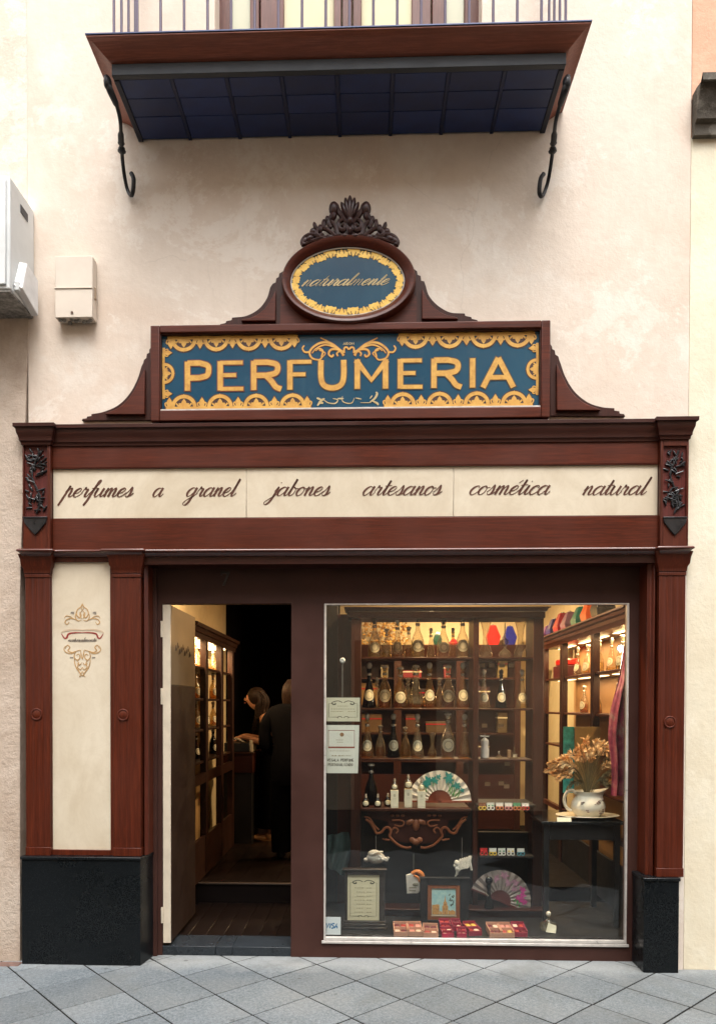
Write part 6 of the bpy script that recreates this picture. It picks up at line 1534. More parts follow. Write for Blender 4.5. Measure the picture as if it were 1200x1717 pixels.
for i in range(len(vs) // N - 1):
    for k in range(N): fs.append((i * N + k, i * N + (k + 1) % N, (i + 1) * N + (k + 1) % N, (i + 1) * N + k))
m.add(vs, fs + [tuple(range(N))]).build('body', JUG, jg, local=True)
m = MB(); m.tube(cr([(-.076, 0, .155), (-.10, 0, .175), (-.135, 0, .165), (-.155, 0, .12), (-.145, 0, .07), (-.12, 0, .045), (-.10, 0, .045)], 6), [.013, .013, .012, .012] + [.011] * 33, 10); m.build('handle', JUG, jg, local=True)
m = MB(); rnd = random.Random(5)
for q in range(9):
    an = -PI / 2 + rnd.uniform(-1.0, 1.0); z_ = rnd.uniform(.03, .12); R = rad(prof)(z_) + .0008
    for s_ in range(4): aa = an + rnd.uniform(-.09, .09); zz = z_ + rnd.uniform(-.012, .012); m.ball((R * math.cos(aa), R * math.sin(aa), zz), (.006, .004, .003), 6, 4)
m.build('painted_sprigs', plain('brown_violet_sprig', (.22, .13, .12, 1), .4), jg, local=True)
# dried flowers
DRY = [plain('dried_orange_frond', (.68, .38, .15, 1), .85, 0, .25, 60, .1), plain('dried_straw_frond', (.72, .50, .26, 1), .85, 0, .25, 60, .1), plain('dried_olive_leaf', (.15, .125, .06, 1), .85, 0, .4, 60, .1)]
bq = thing('dried_bouquet', 'bushy bouquet of dried orange and straw fronds in the cream jug', 'bouquet', (jx + .008, Yj, tabz + .16))
rnd = random.Random(21); leaf = [MB(), MB(), MB()]; stems = MB()
def leafq(m, c, d, L, W):
    d = d.normalized(); s_ = d.cross(Vector((rnd.uniform(-1, 1), rnd.uniform(-1, 1), rnd.uniform(-1, 1))))
    s_ = s_.normalized() * W if s_.length > 1e-4 else Vector((W, 0, 0)); u = d.cross(s_).normalized() * W * .35
    m.add([c, c + d * L * .5 + s_ + u, c + d * L, c + d * L * .5 - s_ + u, c + d * L * .5 - u], [(0, 1, 2), (0, 2, 3), (0, 4, 1), (0, 3, 4), (1, 4, 2), (3, 2, 4)])
# [direction end (x, y, z), droop, colour, leaf size, density]
targets = []
for q in range(28):
    a = rnd.uniform(-1.25, 1.25); 
    L = rnd.uniform(.18, .29) * (1 - .12 * abs(a)); targets.append((L * math.sin(a) * 1.1, rnd.uniform(-.12, .06), L * math.cos(a) * .95 + .04, rnd.choice((0, 0, 1, 1, 0, 2))))
targets += [(-.25, -.05, .20, 0), (-.285, -.04, .17, 0), (-.21, -.06, .23, 0), (-.24, -.02, .14, 0), (-.27, -.05, .21, 0), (.27, -.02, .18, 1), (.23, -.04, .14, 1), (.30, -.03, .21, 1), (-.02, 0, .35, 0), (.07, 0, .33, 1), (.12, -.03, .31, 1), (-.08, -.03, .3, 0), (-.15, -.06, .06, 2), (-.1, -.08, .08, 2), (.1, -.07, .08, 2), (.14, -.05, .08, 2)]
def frond(P, ci, k0, ln):
    n = len(P)
    for i in range(k0, n):
        t = (i - k0) / max(1, n - 1 - k0); T = (P[min(i + 1, n - 1)] - P[i - 1]).normalized()
        sd_ = T.cross(Vector((rnd.uniform(-.3, .3), -1, rnd.uniform(-.2, .2)))).normalized(); L = ln * (.55 + .75 * math.sin(PI * (.25 + .7 * t)))
        for s_ in (1, -1):
            for r_ in range(3):
                d = T * rnd.uniform(.7, 1.1) + sd_ * s_ * rnd.uniform(.55, .9) + Vector((0, rnd.uniform(-.5, .2), -.35 * rnd.random()))
                leafq(leaf[ci], P[i] + T * rnd.uniform(-.004, .004), d, L * rnd.uniform(.8, 1.3), L * .15)
    leafq(leaf[ci], P[-1].copy(), P[-1] - P[-2], ln * .8, ln * .22)
for (tx, ty, tz, ci) in targets:
    dr_ = rnd.uniform(.0, .05)
    P = cr([(0, 0, -.06), (tx * .22, ty * .3, tz * .5), (tx * .7, ty * .8, tz * .98 + dr_ * .6), (tx, ty, tz - dr_ * .4)], 9)
    stems.tube(P, .0016, 4)
    frond(P, ci, int(len(P) * .55), .027 if ci < 2 else .02)
stems.build('stem', DRY[2], bq, local=True)
for ci, nm in enumerate(('orange_frond', 'straw_frond', 'olive_foliage')): o = leaf[ci].build(nm, DRY[ci], bq, local=True, smooth=False, recalc=False); o['kind'] = 'stuff'

# framed mirror behind the bouquet
mr = thing('leaning_picture', 'upright gold and teal picture leaning behind the dried bouquet', 'picture', (1.45, 1.0, 1.0))
Ym = 1.02
MB().box(ax(945, Ym), ax(963, Ym), Ym, Ym + .012, az(1330, Ym, 975), az(1219, Ym, 975)).build('teal_panel', plain('turquoise_print', (.05, .36, .36, 1), .4, 0, .5, 20, .03), mr)
MB().box(ax(963, Ym) + .001, ax(1006, Ym), Ym - .004, Ym + .012, az(1330, Ym, 975), az(1219, Ym, 975)).build('gold_panel', plain('old_gold_print', (.36, .25, .10, 1), .4, 0, .3, 8, .03), mr)

# ---- scarf hanging at the right edge of the window
SCF, nt, b_ = nmat('magenta_patterned_silk'); v = coords(nt)
f = noise(nt, v, 9, 4, .6, .8); g = noise(nt, v, 4, 3, .6, 1.5)
c = ramp(nt, f, [(.36, (.16, .008, .03, 1)), (.5, (.27, .022, .06, 1)), (.64, (.33, .11, .10, 1))]); c = mixc(nt, ramp(nt, g, [(.58, 0.0), (.66, .8)]), c, (.30, .20, .16, 1)); nt.links.new(c, b_.inputs['Base Color']); b_.inputs['Roughness'].default_value = .55; b_.inputs['Sheen Weight'].default_value = .3
sf = thing('scarf', 'magenta patterned silk scarf hanging in folds at the right window edge', 'scarf', (1.6, .3, 1.9))
m = MB(); NX, NZ = 26, 40; vs, fs = [], []
Yz = .36
for layer in (0, 1):
    for j in range(NZ + 1):
        t = j / NZ; py = 1085 + 250 * t
        pl0 = 1045 - 8 * min(1, t * 3) - 8 * max(0, min(1, t * 2.4)) + (6 * math.sin(t * 9)) * .5 - 5 * (t > .35) * min(1, (t - .35) * 4); pr0 = 1056
        for i in range(NX + 1):
            s_ = i / NX; px = pl0 + (pr0 + 3 - pl0) * s_
            Y = Yz + .02 * math.sin(s_ * 16 + t * 2) + .01 * math.sin(s_ * 31 + 5 * t) + .012 * t + layer * .003
            x_, z_ = at(px, py, Yz); vs.append((x_, Y, z_))
for layer in (0, 1):
    o_ = layer * (NX + 1) * (NZ + 1)
    for j in range(NZ):
        for i in range(NX):
            q = o_ + j * (NX + 1) + i; fs.append((q, q + 1, q + NX + 2, q + NX + 1) if layer == 0 else (q, q + NX + 1, q + NX + 2, q + 1))
m.add(vs, fs).build('silk', SCF, sf, recalc=False, angle=80)
x_, z_ = at(1052, 1083, Yz); MB().tube([(x_ - .02, Yz + .01, z_ + .01), (x_ + .05, Yz + .01, z_ + .012)], .008, 8).build('peg', plain('brass_peg', (.5, .35, .15, 1), .3, .7), sf)

# ---- coloured gem boxes on top of the cabinets
gg = 'coloured gem shaped boxes on top of the cabinets'
def gem(loc, w, h, col, lb, rot=.0, transl=False):
    w, h = w * 1.0, h * 1.0
    t = thing('gem_box', lb, 'box', loc, gg); t.rotation_euler = (0, 0, rot)
    m = MB(); w0, w1, w2 = w * .36, w * .5, w * .2
    rings = [(w0, 0), (w1, h * .42), (w2, h)]
    vs = []
    for r, z in rings: vs += [(-r, -r * .8, z), (r, -r * .8, z), (r, r * .8, z), (-r, r * .8, z)]
    fs = [(3, 2, 1, 0), (8, 9, 10, 11)]
    for q in (0, 4):
        for k in range(4): fs.append((q + k, q + (k + 1) % 4, q + 4 + (k + 1) % 4, q + 4 + k))
    m.add(vs, fs).build('box', col, t, local=True, bevel=.003)
    MB().lathe([(w2 * .5, h), (w2 * .5, h + .01), (.004, h + .014), (0, h + .014)], n=10).build('knob', SILV, t, local=True)
def gm_(nm, c, r=.18): return plain(nm, c, r, 0, .1, 10, .01)
GC = [gm_('violet_lacquer', (.16, .06, .20, 1)), gm_('indigo_lacquer', (.03, .025, .14, 1)), gm_('crimson_lacquer', (.34, .01, .02, 1)), gm_('mauve_lacquer', (.22, .10, .17, 1)), gm_('teal_lacquer', (.01, .18, .14, 1)), gm_('orange_lacquer', (.62, .10, .01, 1)), gm_('black_lacquer', (.012, .01, .014, 1)), gm_('red_lacquer', (.6, .02, .015, 1)), gm_('cobalt_lacquer', (.015, .02, .26, 1)), gm_('bottle_green_lacquer', (.01, .05, .035, 1))]
def Yfor(px, X): # depth at which the plane X is seen at column px (facade coordinates)
    d = _F + _R * ((px - PPX) / FPX); return X / d.x * d.y - DIST
for i, (px, w_, h, nm) in enumerate(((914, .16, .15, 'small violet'), (925, .17, .19, 'indigo'), (938, .18, .21, 'crimson'), (950, .17, .19, 'mauve'), (968, .17, .19, 'teal'), (985, .17, .22, 'bright orange'), (1004, .18, .24, 'black'))):
    Y = Yfor(px, XF + .1); gem((XF + .12, Y, ZC1 + .001), w_, h, GC[i], f'{nm} gem shaped box on top of the right wall cabinet', PI / 2)
for i, (px, w_, h, nm, ci) in enumerate(((826, .15, .22, 'red', 7), (854, .14, .21, 'cobalt blue', 8), (733, .10, .15, 'bottle green', 9), (760, .10, .07, 'low crimson', 2))):
    gem((ax(px, YK + .1, 1070), YK + .1, zk + .001), w_, h, GC[ci], f'{nm} gem shaped box on top of the back cabinet')
# gold paper flowers on the back cabinet
gf = thing('gold_garland', 'bushy gold dried garland on top of the back cabinet', 'garland', (ax(640, YK + .1, 1060), YK + .12, zk + .001)); m = MB(); rnd = random.Random(8)
for q in range(420): leafq(m, Vector((rnd.uniform(-.24, .28), rnd.uniform(-.05, .05), rnd.uniform(0, .28) ** 1.0)), Vector((rnd.uniform(-1, 1), rnd.uniform(-1, 1), rnd.uniform(-.3, 1))), rnd.uniform(.03, .06), rnd.uniform(.008, .016))
o = m.build('gold_leaves', plain('gold_dried_leaf', (.55, .30, .06, 1), .6, .1, .3, 40, .05), gf, local=True, smooth=False, recalc=False); o['kind'] = 'stuff'

# ---- bottles, boxes in the wall cabinets
gR = 'small bottles in the right wall cabinet'; cnt = 0
SHN = ['top', 'second', 'third']
bayn = ['bay nearest the window', 'middle bay', 'far bay']
spec = [(0, 0, 5), (0, 1, 5), (1, 0, 4), (1, 1, 4), (2, 0, 3)]
ybay = [(.56, 1.12), (1.29, 2.0), (2.17, 2.68)]
for (s_, bi, n) in spec:
    for q in range(n):
        y_ = ybay[bi][0] + (ybay[bi][1] - ybay[bi][0]) * (q + .5) / n
        kd = ('round', 'slim', 'cone')[(q + s_) % 3]; gl, lq = ((CLEAR, 1), (CLEAR, 0), (AMBER, 2))[(q + s_ + bi) % 3 if s_ else (q % 2)]
        o = bottle(kd, gl, lq, (XF + .10 + .05 * (q % 2), y_, rsh[s_] + .0005), f'{ORD[q]} bottle from the street in the {bayn[bi]}, {SHN[s_]} shelf, right cabinet', gR, .92 if s_ == 0 else .8)
        o.rotation_euler = (0, 0, -PI / 2 + .5)
t = thing('gift_box', 'red gift box on a dark case in the far bay of the right cabinet', 'box', (XF + .14, 2.42, rsh[0] + .0005)); MB().box(-.09, .09, -.14, .14, 0, .11).build('case', plain('wine_case', (.09, .012, .012, 1), .4), t, local=True, bevel=.004); MB().box(-.08, .08, -.13, .1, .111, .17).build('red_lid', GC[7], t, local=True, bevel=.015, seg=3)
gL = 'small bottles in the left wall cabinet'
lyb = [(1.03, 1.36), (1.50, 1.98), (2.12, 2.5)]
for (s_, bi, n) in ((0, 0, 2), (0, 1, 3), (0, 2, 2), (1, 0, 2), (1, 1, 4), (1, 2, 2), (2, 1, 3), (2, 2, 2), (3, 0, 2), (3, 1, 4), (3, 2, 2)):
    for q in range(n):
        y_ = lyb[bi][0] + (lyb[bi][1] - lyb[bi][0]) * (q + .5) / n
        kd = ('round', 'slim', 'cone')[(q + s_ + bi) % 3]; gl, lq = ((CLEAR, 1), (AMBER, 0))[(q + s_) % 2] if s_ < 3 else (BROWG, None)
        o = bottle(kd, gl, lq, (XG - .12 - .04 * (q % 2), y_, lsh[s_] + .0005), f'{ORD[q]} bottle from the door in the {("nearest bay", "middle bay", "far bay")[bi]}, {("glowing top", "second", "third", "bottom")[s_]} shelf, left cabinet', gL, .82)
        o.rotation_euler = (0, 0, PI / 2 - .5)
t = thing('standing_card', 'tall cream card standing on the third shelf of the left cabinet', 'card', (XG - .1, 1.2, lsh[2] + .0005)); MB().hexa([(-.004, -.07, 0), (.004, -.07, 0), (.004, .07, 0), (-.004, .07, 0), (-.03, -.06, .2), (-.022, -.06, .2), (-.022, .06, .2), (-.03, .06, .2)]).build('card', WCT, t, local=True)
# things on the back cabinet shelves, glimpsed between the bottles
bkc = [(-.02, 1.55, .20, .24, 'amber', (.46, .24, .06, 1)), (.16, 1.85, .08, .14, 'cream', (.60, .5, .3, 1)), (.02, 1.25, .22, .2, 'honey', (.44, .22, .06, 1)), (.46, 1.85, .2, .08, 'red', (.4, .02, .03, 1)), (.62, 1.55, .16, .18, 'dark wine', (.08, .01, .015, 1)), (.84, 1.85, .07, .14, 'scarlet', (.45, .03, .03, 1)), (.72, 1.25, .22, .12, 'tan', (.34, .2, .08, 1)), (1.2, 1.55, .2, .2, 'wine', (.14, .015, .015, 1)), (1.44, 1.85, .1, .2, 'straw', (.5, .36, .14, 1)), (1.44, 1.25, .1, .22, 'ochre', (.42, .28, .1, 1)), (.46, 1.25, .14, .2, 'orange brown', (.34, .13, .04, 1)), (1.2, .95, .2, .2, 'dull red', (.2, .03, .02, 1))]
for i, (x_, z_, w_, h, nm, c_) in enumerate(bkc):
    t = thing('gift_box', f'{nm} gift box on the back cabinet seen through the window rack', 'box', (x_ + .02, YK + .14, z_ + .0005), 'gift boxes on the back cabinet'); MB().box(-w_ / 2, w_ / 2, -.07, .07, 0, h).build('box', plain(nm.replace(' ', '_') + '_card', scl(c_, .2 if z_ < 1.6 and nm != 'amber' else .42), .5, 0, .15, 9, .03), t, local=True, bevel=.004)
    MB().box(-w_ / 2 - .003, w_ / 2 + .003, -.073, .073, h * .72, h * .72 + .012).build('ribbon_band', LABC if i % 2 else GC[2], t, local=True)

# ---- cards and sticker at the left of the window
CARD = plain('ivory_card', (.66, .62, .46, 1), .65, 0, .05, 8, .02); CARDW = plain('pale_white_card', (.70, .69, .60, 1), .65, 0, .05, 8, .02)
Yc = Yf + .036
x0, z1_ = at(546, 1170, Yc); x1, z0_ = at(603, 1210, Yc)
c1 = thing('notice_card', 'ivory notice card with scroll border hung on a hook in the window', 'notice card', ((x0 + x1) / 2, Yc, z0_))
s1 = MB().box(x0 + .004, x1, Yc, Yc + .002, z0_, z1_).build('card', CARD, c1, smooth=False)
m = MB(); cx_ = (x0 + x1) / 2 + .002; wq = x1 - x0; ornament_card(m, None, cx_, wq * .84, z1_ - .03, z0_ + .026, wq * .95, Yc - .0002, .0028); m.build('printed_ornament', INK, s1, smooth=False)
m = MB(); rnd = random.Random(9); textlines(m, [(cx_ - .035, cx_ + .035, z1_ - .052), (cx_ - .075, cx_ + .07, z1_ - .070), (cx_ - .075, cx_ + .0, z1_ - .085), (cx_ + .03, cx_ + .075, z1_ - .085)], Yc - .0002, rnd, .004); m.build('printed_lines', INKL, s1, smooth=False)
xh_, zh_ = at(574, 1109, Yc)
MB().tube([(xh_, Yc - .006, zh_ + .005), (xh_, Yc + .004, zh_ + .005)], [.012, .018], 12).build('suction_hook', plain('clear_plastic_hook', (.6, .58, .52, 1), .25), c1)
MB().tube([(xh_, Yc + .001, zh_ - .008), (xh_, Yc + .001, z1_ - .002)], .0018, 6).build('hanging_string', THR, c1)
x0, z1_ = at(544, 1216, Yc); x1, z0_ = at(602, 1297, Yc)
c2 = thing('notice_card', 'white notice card with red bordered picture and printed offer in the window', 'notice card', ((x0 + x1) / 2, Yc, z0_))
s2 = MB().prism([(x0 + .003, z0_), (x1 - .008, z0_), (x1 - .006, z0_ + .06), (x1, z1_), (x0 + .003, z1_)], Yc, Yc + .002).build('card', CARDW, c2, smooth=False)
def cpt(px, py): return at(px, py, Yc)
m = MB(); m.ribbon([cpt(550, 1225), cpt(594, 1225)], .003, Yc - .0002, thick=.0006); m.ribbon([cpt(550.5, 1224.5), cpt(550.5, 1254)], .003, Yc - .0002, thick=.0006); m.ribbon([cpt(594, 1224.5), cpt(594, 1254)], .003, Yc - .0002, thick=.0006); m.ribbon([cpt(550, 1253.5), cpt(594.5, 1253.5)], .010, Yc - .0002, thick=.0006); m.build('red_border', plain('brown_red_ink', (.26, .06, .04, 1), .6), s2, smooth=False)
x_, z_ = cpt(573, 1232); MB().prism([(x_ + .0125 * math.cos(a * PI / 10), z_ + .0125 * math.sin(a * PI / 10)) for a in range(20)], Yc - .0012, Yc - .0002).build('round_seal', plain('brown_seal_ink', (.25, .12, .05, 1), .6), s2, smooth=False)
m = MB(); rnd = random.Random(2); textlines(m, [(cpt(555, 0)[0], cpt(590, 0)[0], cpt(570, 1259.5)[1]), (cpt(566, 0)[0], cpt(580, 0)[0], cpt(570, 1241)[1]), (cpt(568, 0)[0], cpt(578, 0)[0], cpt(570, 1245)[1])], Yc - .0002, rnd, .0032); 
a, z_ = cpt(556, 1268.5); c_, _ = cpt(588, 1268.5); textlines(m, [(a, a + .03, z_ + .004), (a + .04, a + .08, z_ + .004), (a + .088, c_, z_ + .004)], Yc - .0002, rnd, .006); m.build('faint_print', INKL, s2, smooth=False)
m = MB(); a, z_ = cpt(549, 1277); c_, _ = cpt(593.5, 1277); capsline(m, 'REGALA PERFUME', a, c_, z_, .0165, .0036, Yc - .0002, .0006); a, z_ = cpt(550, 1284.5); c_, _ = cpt(592, 1284.5); capsline(m, 'PERSONALIZADO', a, c_, z_, .0165, .0036, Yc - .0002, .0006); m.build('lettering', INK, s2, smooth=False)
x0, z1_ = at(542, 1538, Yc); x1, z0_ = at(571, 1568, Yc)
vs_ = thing('card_sticker', 'small white payment card sticker at the bottom left of the window', 'sticker', ((x0 + x1) / 2, Yc, z0_))
s3 = MB().box(x0, x1, Yc, Yc + .0012, z0_, z1_).build('sticker', plain('white_sticker', (.80, .82, .84, 1), .4, 0, .03, 9, .01), vs_, smooth=False)
m = MB(); xa, zb_ = cpt(545.5, 1557); xb_, _ = cpt(567.5, 1557); h = .03
adv = (xb_ - xa) / 4; sl = .22
for i, ch in enumerate('VISA'):
    w0 = adv * (.4 if ch == 'I' else .86); xo = xa + (0, adv * 1.12, adv * 1.72, adv * 2.72)[i]
    for st_ in TINY[ch]:
        P = [(xo + p[0] * w0 + sl * h * p[1], zb_ + p[1] * h) for p in (cr(st_, 4) if ch == 'S' else st_)]
        m.ribbon(P, .0075, Yc - .0002, thick=.0006)
m.build('lettering', plain('blue_print', (.02, .16, .36, 1), .5), s3, smooth=False)
# grey green cloth bundle low at the left
TC = plain('grey_teal_cloth', (.07, .11, .11, 1), .9, 0, .2, 20, .15)
cl = thing('cloth_drape', 'grey teal cloth draped low at the left of the window', 'cloth', (ax(565, .8, 1420), .8, .6))
m = MB(); NX, NZ = 14, 14; vs, fs = [], []
for layer in (0, 1):
    for j in range(NZ + 1):
        for i in range(NX + 1):
            u, v_ = i / NX, j / NZ
            px = 549 + (42 - 20 * abs(v_ - .35)) * u; py = 1395 + 75 * v_ + 22 * (1 - u) * (0.3 - v_)
            x_, z_ = at(px, py, .8); vs.append((x_, .8 + .025 * math.sin(u * 11 + v_ * 3) + layer * .004, z_))
for layer in (0, 1):
    o_ = layer * (NX + 1) * (NZ + 1)
    for j in range(NZ):
        for i in range(NX):
            q = o_ + j * (NX + 1) + i; fs.append((q, q + 1, q + NX + 2, q + NX + 1) if layer == 0 else (q, q + NX + 1, q + NX + 2, q + 1))
m.add(vs, fs).build('cloth', TC, cl, recalc=False, angle=80)
# ------------------------------------------------------------------ counter and people inside
ct_ = thing('counter', 'dark wooden sales counter with pale edge beside the left cabinet', 'counter', (-1.2, 2.8, .2))
cX0, cX1, cY, cZ = ax(374, 2.75), ax(426, 2.75), 2.72, az(1262, 2.72, 400)
MB().box(cX0, cX1 - .02, cY + .02, cY + .45, .201, cZ - .2).build('counter_body', DKP, ct_)
MB().box(cX0, cX1 - .01, cY + .01, cY + .46, cZ - .199, cZ - .02).build('drawer_front', WDX, ct_, bevel=.003)
MB().box(cX0 - .01, cX1, cY, cY + .48, cZ - .0195, cZ).build('counter_top', WIN_X, ct_, bevel=.003)
rg = thing('cash_drawer', 'black cash box with pale side panel standing on the counter', 'cash box', ((cX0 + cX1) / 2, cY + .2, cZ + .0005))
MB().box(cX0 + .01, cX1 - .05, cY + .03, cY + .35, cZ + .001, cZ + .09).build('box_body', BLK, rg, bevel=.006); MB().box(cX1 - .049, cX1 - .015, cY + .04, cY + .30, cZ + .001, cZ + .12).build('side_panel', CARD, rg, bevel=.008)
MB().tube(cr([(cX0 + .04, cY + .06, cZ + .095), (cX0 + .12, cY + .06, cZ + .13), (cX0 + .2, cY + .06, cZ + .095)], 6), .012, 8).build('handle', SILV, rg)

def skin(name, verts, edges, mat, parent, sub=2, root=0):
    """one continuous surface grown round a skeleton; verts = [(x, y, z, rx, ry)]"""
    me = bpy.data.meshes.new(name); base = wloc(parent)
    me.from_pydata([tuple(Vector(v_[:3]) - base) for v_ in verts], edges, []); me.materials.append(mat)
    o = bpy.data.objects.new(name, me); C.objects.link(o); o.parent = parent
    s_ = o.modifiers.new('skin', 'SKIN'); s_.use_smooth_shade = True
    for i, v_ in enumerate(verts):
        sv = me.skin_vertices[0].data[i]; sv.radius = (v_[3], v_[4] if len(v_) > 4 else v_[3]); sv.use_root = (i == root)
    d = o.modifiers.new('sub', 'SUBSURF'); d.levels = sub; d.render_levels = sub
    return o
SKN = plain('warm_skin', (.42, .20, .11, 1), .6, 0, .08, 20, .03); HAIR = plain('dark_brown_hair', (.016, .008, .005, 1), .5, 0, .4, 60, .2, .2, (6, 6, 1)); BLKC = plain('black_cloth', (.004, .004, .005, 1), .95, 0, .25, 40, .3, .04); SHOE = plain('tan_shoe', (.42, .22, .09, 1), .5)
def body(pts, edges, names): 
    idx = {n_: i for i, n_ in enumerate(names)}
    return pts, [(idx[a], idx[b]) for a, b in edges]
# woman bending over the counter, facing left
fz = .2
W = thing('person', 'woman in black bending over the counter with long dark hair and bare shoulder', 'person', (-.98, 3.0, fz))
J = {'pelvis': (-.90, 3.0, 1.02, .125, .15), 'waist': (-.93, 3.0, 1.16, .10, .125), 'chest': (-.985, 3.0, 1.34, .105, .14), 'neckb': (-1.06, 3.0, 1.475, .055, .06), 'neck': (-1.10, 3.0, 1.525, .048, .048), 'head': (-1.145, 3.0, 1.59, .075, .075), 'crown': (-1.15, 3.0, 1.675, .075, .07), 'chin': (-1.20, 3.0, 1.56, .035, .04), 'nose': (-1.245, 3.0, 1.605, .012, .013),
     'shl': (-1.01, 2.84, 1.43, .058, .058), 'ell': (-.99, 2.78, 1.17, .042, .042), 'wrl': (-1.21, 2.80, 1.235, .026, .024), 'pal': (-1.275, 2.82, 1.22, .030, .016),
     'shr': (-1.01, 3.16, 1.43, .058, .058), 'elr': (-1.04, 3.22, 1.18, .042, .042), 'wrr': (-1.24, 3.14, 1.235, .026, .024), 'par': (-1.30, 3.11, 1.22, .030, .016),
     'hil': (-.90, 2.91, .95, .10, .10), 'knl': (-.94, 2.91, .63, .062, .062), 'anl': (-.97, 2.91, .29, .04, .04), 'hel': (-.97, 2.91, .25, .036, .036), 'tol': (-1.12, 2.90, .225, .034, .024),
     'hir': (-.89, 3.09, .95, .10, .10), 'knr': (-.88, 3.09, .63, .062, .062), 'anr': (-.86, 3.09, .29, .04, .04), 'her': (-.86, 3.09, .25, .036, .036), 'tor': (-1.0, 3.10, .225, .034, .024)}
Ed = [('pelvis', 'waist'), ('waist', 'chest'), ('chest', 'neckb'), ('neckb', 'neck'), ('neck', 'head'), ('head', 'crown'), ('head', 'chin'), ('head', 'nose'), ('chest', 'shl'), ('shl', 'ell'), ('ell', 'wrl'), ('wrl', 'pal'), ('chest', 'shr'), ('shr', 'elr'), ('elr', 'wrr'), ('wrr', 'par'),
      ('pelvis', 'hil'), ('hil', 'knl'), ('knl', 'anl'), ('anl', 'hel'), ('hel', 'tol'), ('pelvis', 'hir'), ('hir', 'knr'), ('knr', 'anr'), ('anr', 'her'), ('her', 'tor')]
for s_, p, y0 in (('l', 'pal', 2.82), ('r', 'par', 3.11)):
    bx = J[p]
    for q, (dy, L, dz) in enumerate(((-.024, .055, 0), (-.008, .066, .004), (.008, .062, .003), (.022, .048, 0))):
        a, b2 = f'f{s_}{q}a', f'f{s_}{q}b'
        J[a] = (bx[0] - L * .6, bx[1] + dy, bx[2] - .006 + dz, .0085, .0085); J[b2] = (bx[0] - L, bx[1] + dy * 1.05, bx[2] - .028 + dz, .007, .007); Ed += [(p, a), (a, b2)]
    a, b2 = f't{s_}a', f't{s_}b'; J[a] = (bx[0] - .004, bx[1] - .036, bx[2] - .012, .010, .010); J[b2] = (bx[0] - .03, bx[1] - .045, bx[2] - .026, .008, .008); Ed += [(p, a), (a, b2)]
nm_ = list(J); v_, e_ = body([J[n_] for n_ in nm_], Ed, nm_)
skin('body', v_, e_, SKN, W)
m = MB(); m.loft([(-.95, 3.0, .33, .17, .20), (-.94, 3.0, .55, .165, .20), (-.93, 3.0, .8, .175, .205), (-.905, 3.0, 1.0, .175, .205), (-.915, 3.0, 1.1, .15, .18), (-.945, 3.0, 1.2, .13, .16), (-.975, 3.0, 1.32, .14, .175), (-.995, 3.0, 1.40, .125, .165), (-1.01, 3.0, 1.44, .08, .12)], 20); m.build('dress', BLKC, W, angle=80)
m = MB(); rnd = random.Random(4)
m.ball((-1.115, 3.0, 1.632), (.098, .092, .098), 14, 10, rot=Matrix.Rotation(-.35, 3, 'Y')); m.ball((-1.07, 3.0, 1.575), (.07, .088, .10), 12, 8); m.ball((-1.06, 3.0, 1.5), (.06, .085, .10), 12, 8)
for q in range(70):
    y0 = rnd.uniform(-.085, .085); x0 = rnd.uniform(-1.13, -1.03); x1 = rnd.uniform(-1.16, -1.03)
    m.tube(cr([(x0 - .03, 3.0 + y0 * .8, 1.69), (x0 + .03, 3.0 + y0 * 1.08, 1.60), (x0 + .01, 3.0 + y0 * 1.15, 1.48), (x1, 3.0 + y0 * 1.05 - .01, rnd.uniform(1.26, 1.38))], 4), [.010] * 8 + [.009, .008, .006, .004, .002], 5)
m.build('hair', HAIR, W, angle=80)
for (a, c) in (('hel', 'tol'), ('her', 'tor')):
    p, q = Vector(J[a][:3]), Vector(J[c][:3]); m = MB(); m.ball(p.lerp(q, .72) + Vector((0, 0, .0)), (.085, .047, .036), 12, 8); m.ball(p.lerp(q, .1), (.05, .04, .045), 10, 8); m.box(p.x + .04, q.x - .03, p.y - .03, p.y + .03, fz + .001, fz + .016); m.build('shoe', SHOE, W)
for dy in (-.028, .028):
    MB().ball((-1.222, 3.0 + dy, 1.622), (.012, .012, .009), 8, 6).build('eye', plain('dark_eye', (.02, .015, .012, 1), .2) if dy < 0 else bpy.data.materials['dark_eye'], W)
MB().ball((-1.232, 3.0, 1.568), (.010, .02, .006), 8, 5).build('mouth', plain('lip', (.36, .10, .08, 1), .5), W)
# second person in black, back turned, half hidden by the window frame
Q = thing('person', 'person in black clothes with brown hair standing half behind the window frame', 'person', (-.66, 2.05, fz))
def off(dx, dy, z, r, r2=None): return (-.655 + dx, 2.05 + dy, z, r, r2 or r)
J = {'pelvis': off(0, 0, 1.06, .13, .16), 'waist': off(0, 0, 1.2, .115, .14), 'chest': off(0, .03, 1.40, .12, .16), 'neckb': off(0, .07, 1.53, .06), 'neck': off(0, .10, 1.575, .052), 'head': off(0, .14, 1.64, .08, .078), 'crown': off(0, .15, 1.73, .076, .074), 'chin': off(0, .21, 1.60, .04), 'nose': off(0, .25, 1.65, .012),
     'shl': off(-.17, .03, 1.48, .062), 'ell': off(-.215, .05, 1.21, .045), 'wrl': off(-.13, .22, 1.12, .028), 'pal': off(-.10, .29, 1.12, .026, .03), 'shr': off(.17, .03, 1.48, .062), 'elr': off(.215, .05, 1.21, .045), 'wrr': off(.13, .22, 1.12, .028), 'par': off(.10, .29, 1.12, .026, .03),
     'hil': off(-.09, 0, .98, .105), 'knl': off(-.095, .02, .65, .068), 'anl': off(-.10, -.01, .29, .045), 'hel': off(-.10, -.03, .25, .04), 'tol': off(-.11, .13, .225, .036, .026), 'hir': off(.09, 0, .98, .105), 'knr': off(.095, .02, .65, .068), 'anr': off(.10, -.01, .29, .045), 'her': off(.10, -.03, .25, .04), 'tor': off(.11, .13, .225, .036, .026)}
Ed = Ed[:26]
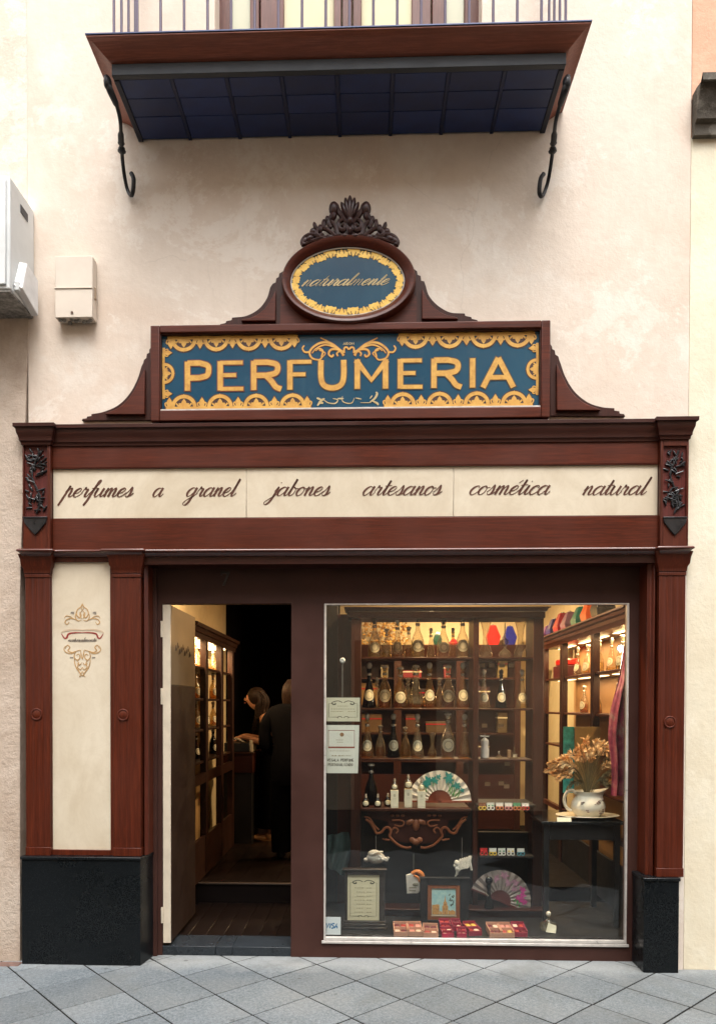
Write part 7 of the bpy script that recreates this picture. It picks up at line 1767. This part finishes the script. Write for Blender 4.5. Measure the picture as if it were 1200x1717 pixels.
for s_, p, sg in (('l', 'pal', 1), ('r', 'par', -1)):
    bx = J[p]
    for q, dz in enumerate((.024, .008, -.008, -.022)):
        a, b2 = f'f{s_}{q}a', f'f{s_}{q}b'; J[a] = (bx[0] + sg * .012, bx[1] + .045, bx[2] + dz, .0085, .0085); J[b2] = (bx[0] + sg * .035, bx[1] + .055, bx[2] + dz, .007, .007); Ed += [(p, a), (a, b2)]
    a = f't{s_}a'; J[a] = (bx[0] + sg * .01, bx[1] + .025, bx[2] + .042, .010, .010); Ed += [(p, a)]
nm_ = list(J); v_, e_ = body([J[n_] for n_ in nm_], Ed, nm_); skin('body', v_, e_, SKN, Q)
def ol(dx, dy, z, rx, ry): return (-.655 + dx, 2.05 + dy, z, rx, ry)
m = MB(); m.loft([ol(0, 0, .86, .185, .15), ol(0, 0, 1.02, .195, .16), ol(0, 0, 1.2, .17, .14), ol(0, .02, 1.36, .20, .15), ol(0, .03, 1.47, .235, .14), ol(0, .04, 1.53, .20, .12), ol(0, .06, 1.56, .12, .10), ol(0, .07, 1.56, .08, .08), ol(0, .08, 1.585, .066, .066)], 20); jk = m.build('jacket', BLKC, Q, angle=80)
m = MB()
for s_ in (-1, 1):
    m.loft([ol(s_ * .10, -.0, .27, .085, .10), ol(s_ * .10, .01, .6, .10, .11), ol(s_ * .095, 0, .9, .105, .135)], 14)
m.build('trousers', BLKC, Q, angle=80)
for s_ in (-1, 1):
    MB().tube(cr([(-.655 + s_ * .155, 2.08, 1.48), (-.655 + s_ * .225, 2.09, 1.36), (-.655 + s_ * .238, 2.10, 1.2), (-.655 + s_ * .19, 2.18, 1.145), (-.655 + s_ * .145, 2.24, 1.125)], 6), [.075] * 7 + [.066] * 6 + [.058] * 6 + [.05] * 6, 12).build('sleeve', BLKC, Q, angle=80)
m = MB(); rnd = random.Random(6); m.ball((-.655, 2.165, 1.672), (.094, .108, .110), 16, 10); m.ball((-.655, 2.13, 1.60), (.085, .085, .09), 14, 8)
for q in range(60):
    a = rnd.uniform(PI * .95, PI * 2.05); m.tube(cr([(-.655 + .05 * math.cos(a), 2.15 + .05 * math.sin(a), 1.77), (-.655 + .097 * math.cos(a), 2.15 + .11 * math.sin(a), 1.68), (-.655 + .088 * math.cos(a), 2.13 + .088 * math.sin(a), rnd.uniform(1.46, 1.53))], 4), [.010] * 6 + [.007, .005, .003], 5)
m.build('hair', plain('brown_hair', (.022, .010, .006, 1), .5, 0, .4, 60, .2, .2), Q, angle=80)
for (a, c) in (('hel', 'tol'), ('her', 'tor')):
    p, q = Vector(J[a][:3]), Vector(J[c][:3]); m = MB(); m.ball(p.lerp(q, .65), (.045, .085, .036), 12, 8); m.ball(p.lerp(q, .1), (.042, .05, .045), 10, 8); m.build('shoe', BLK, Q)
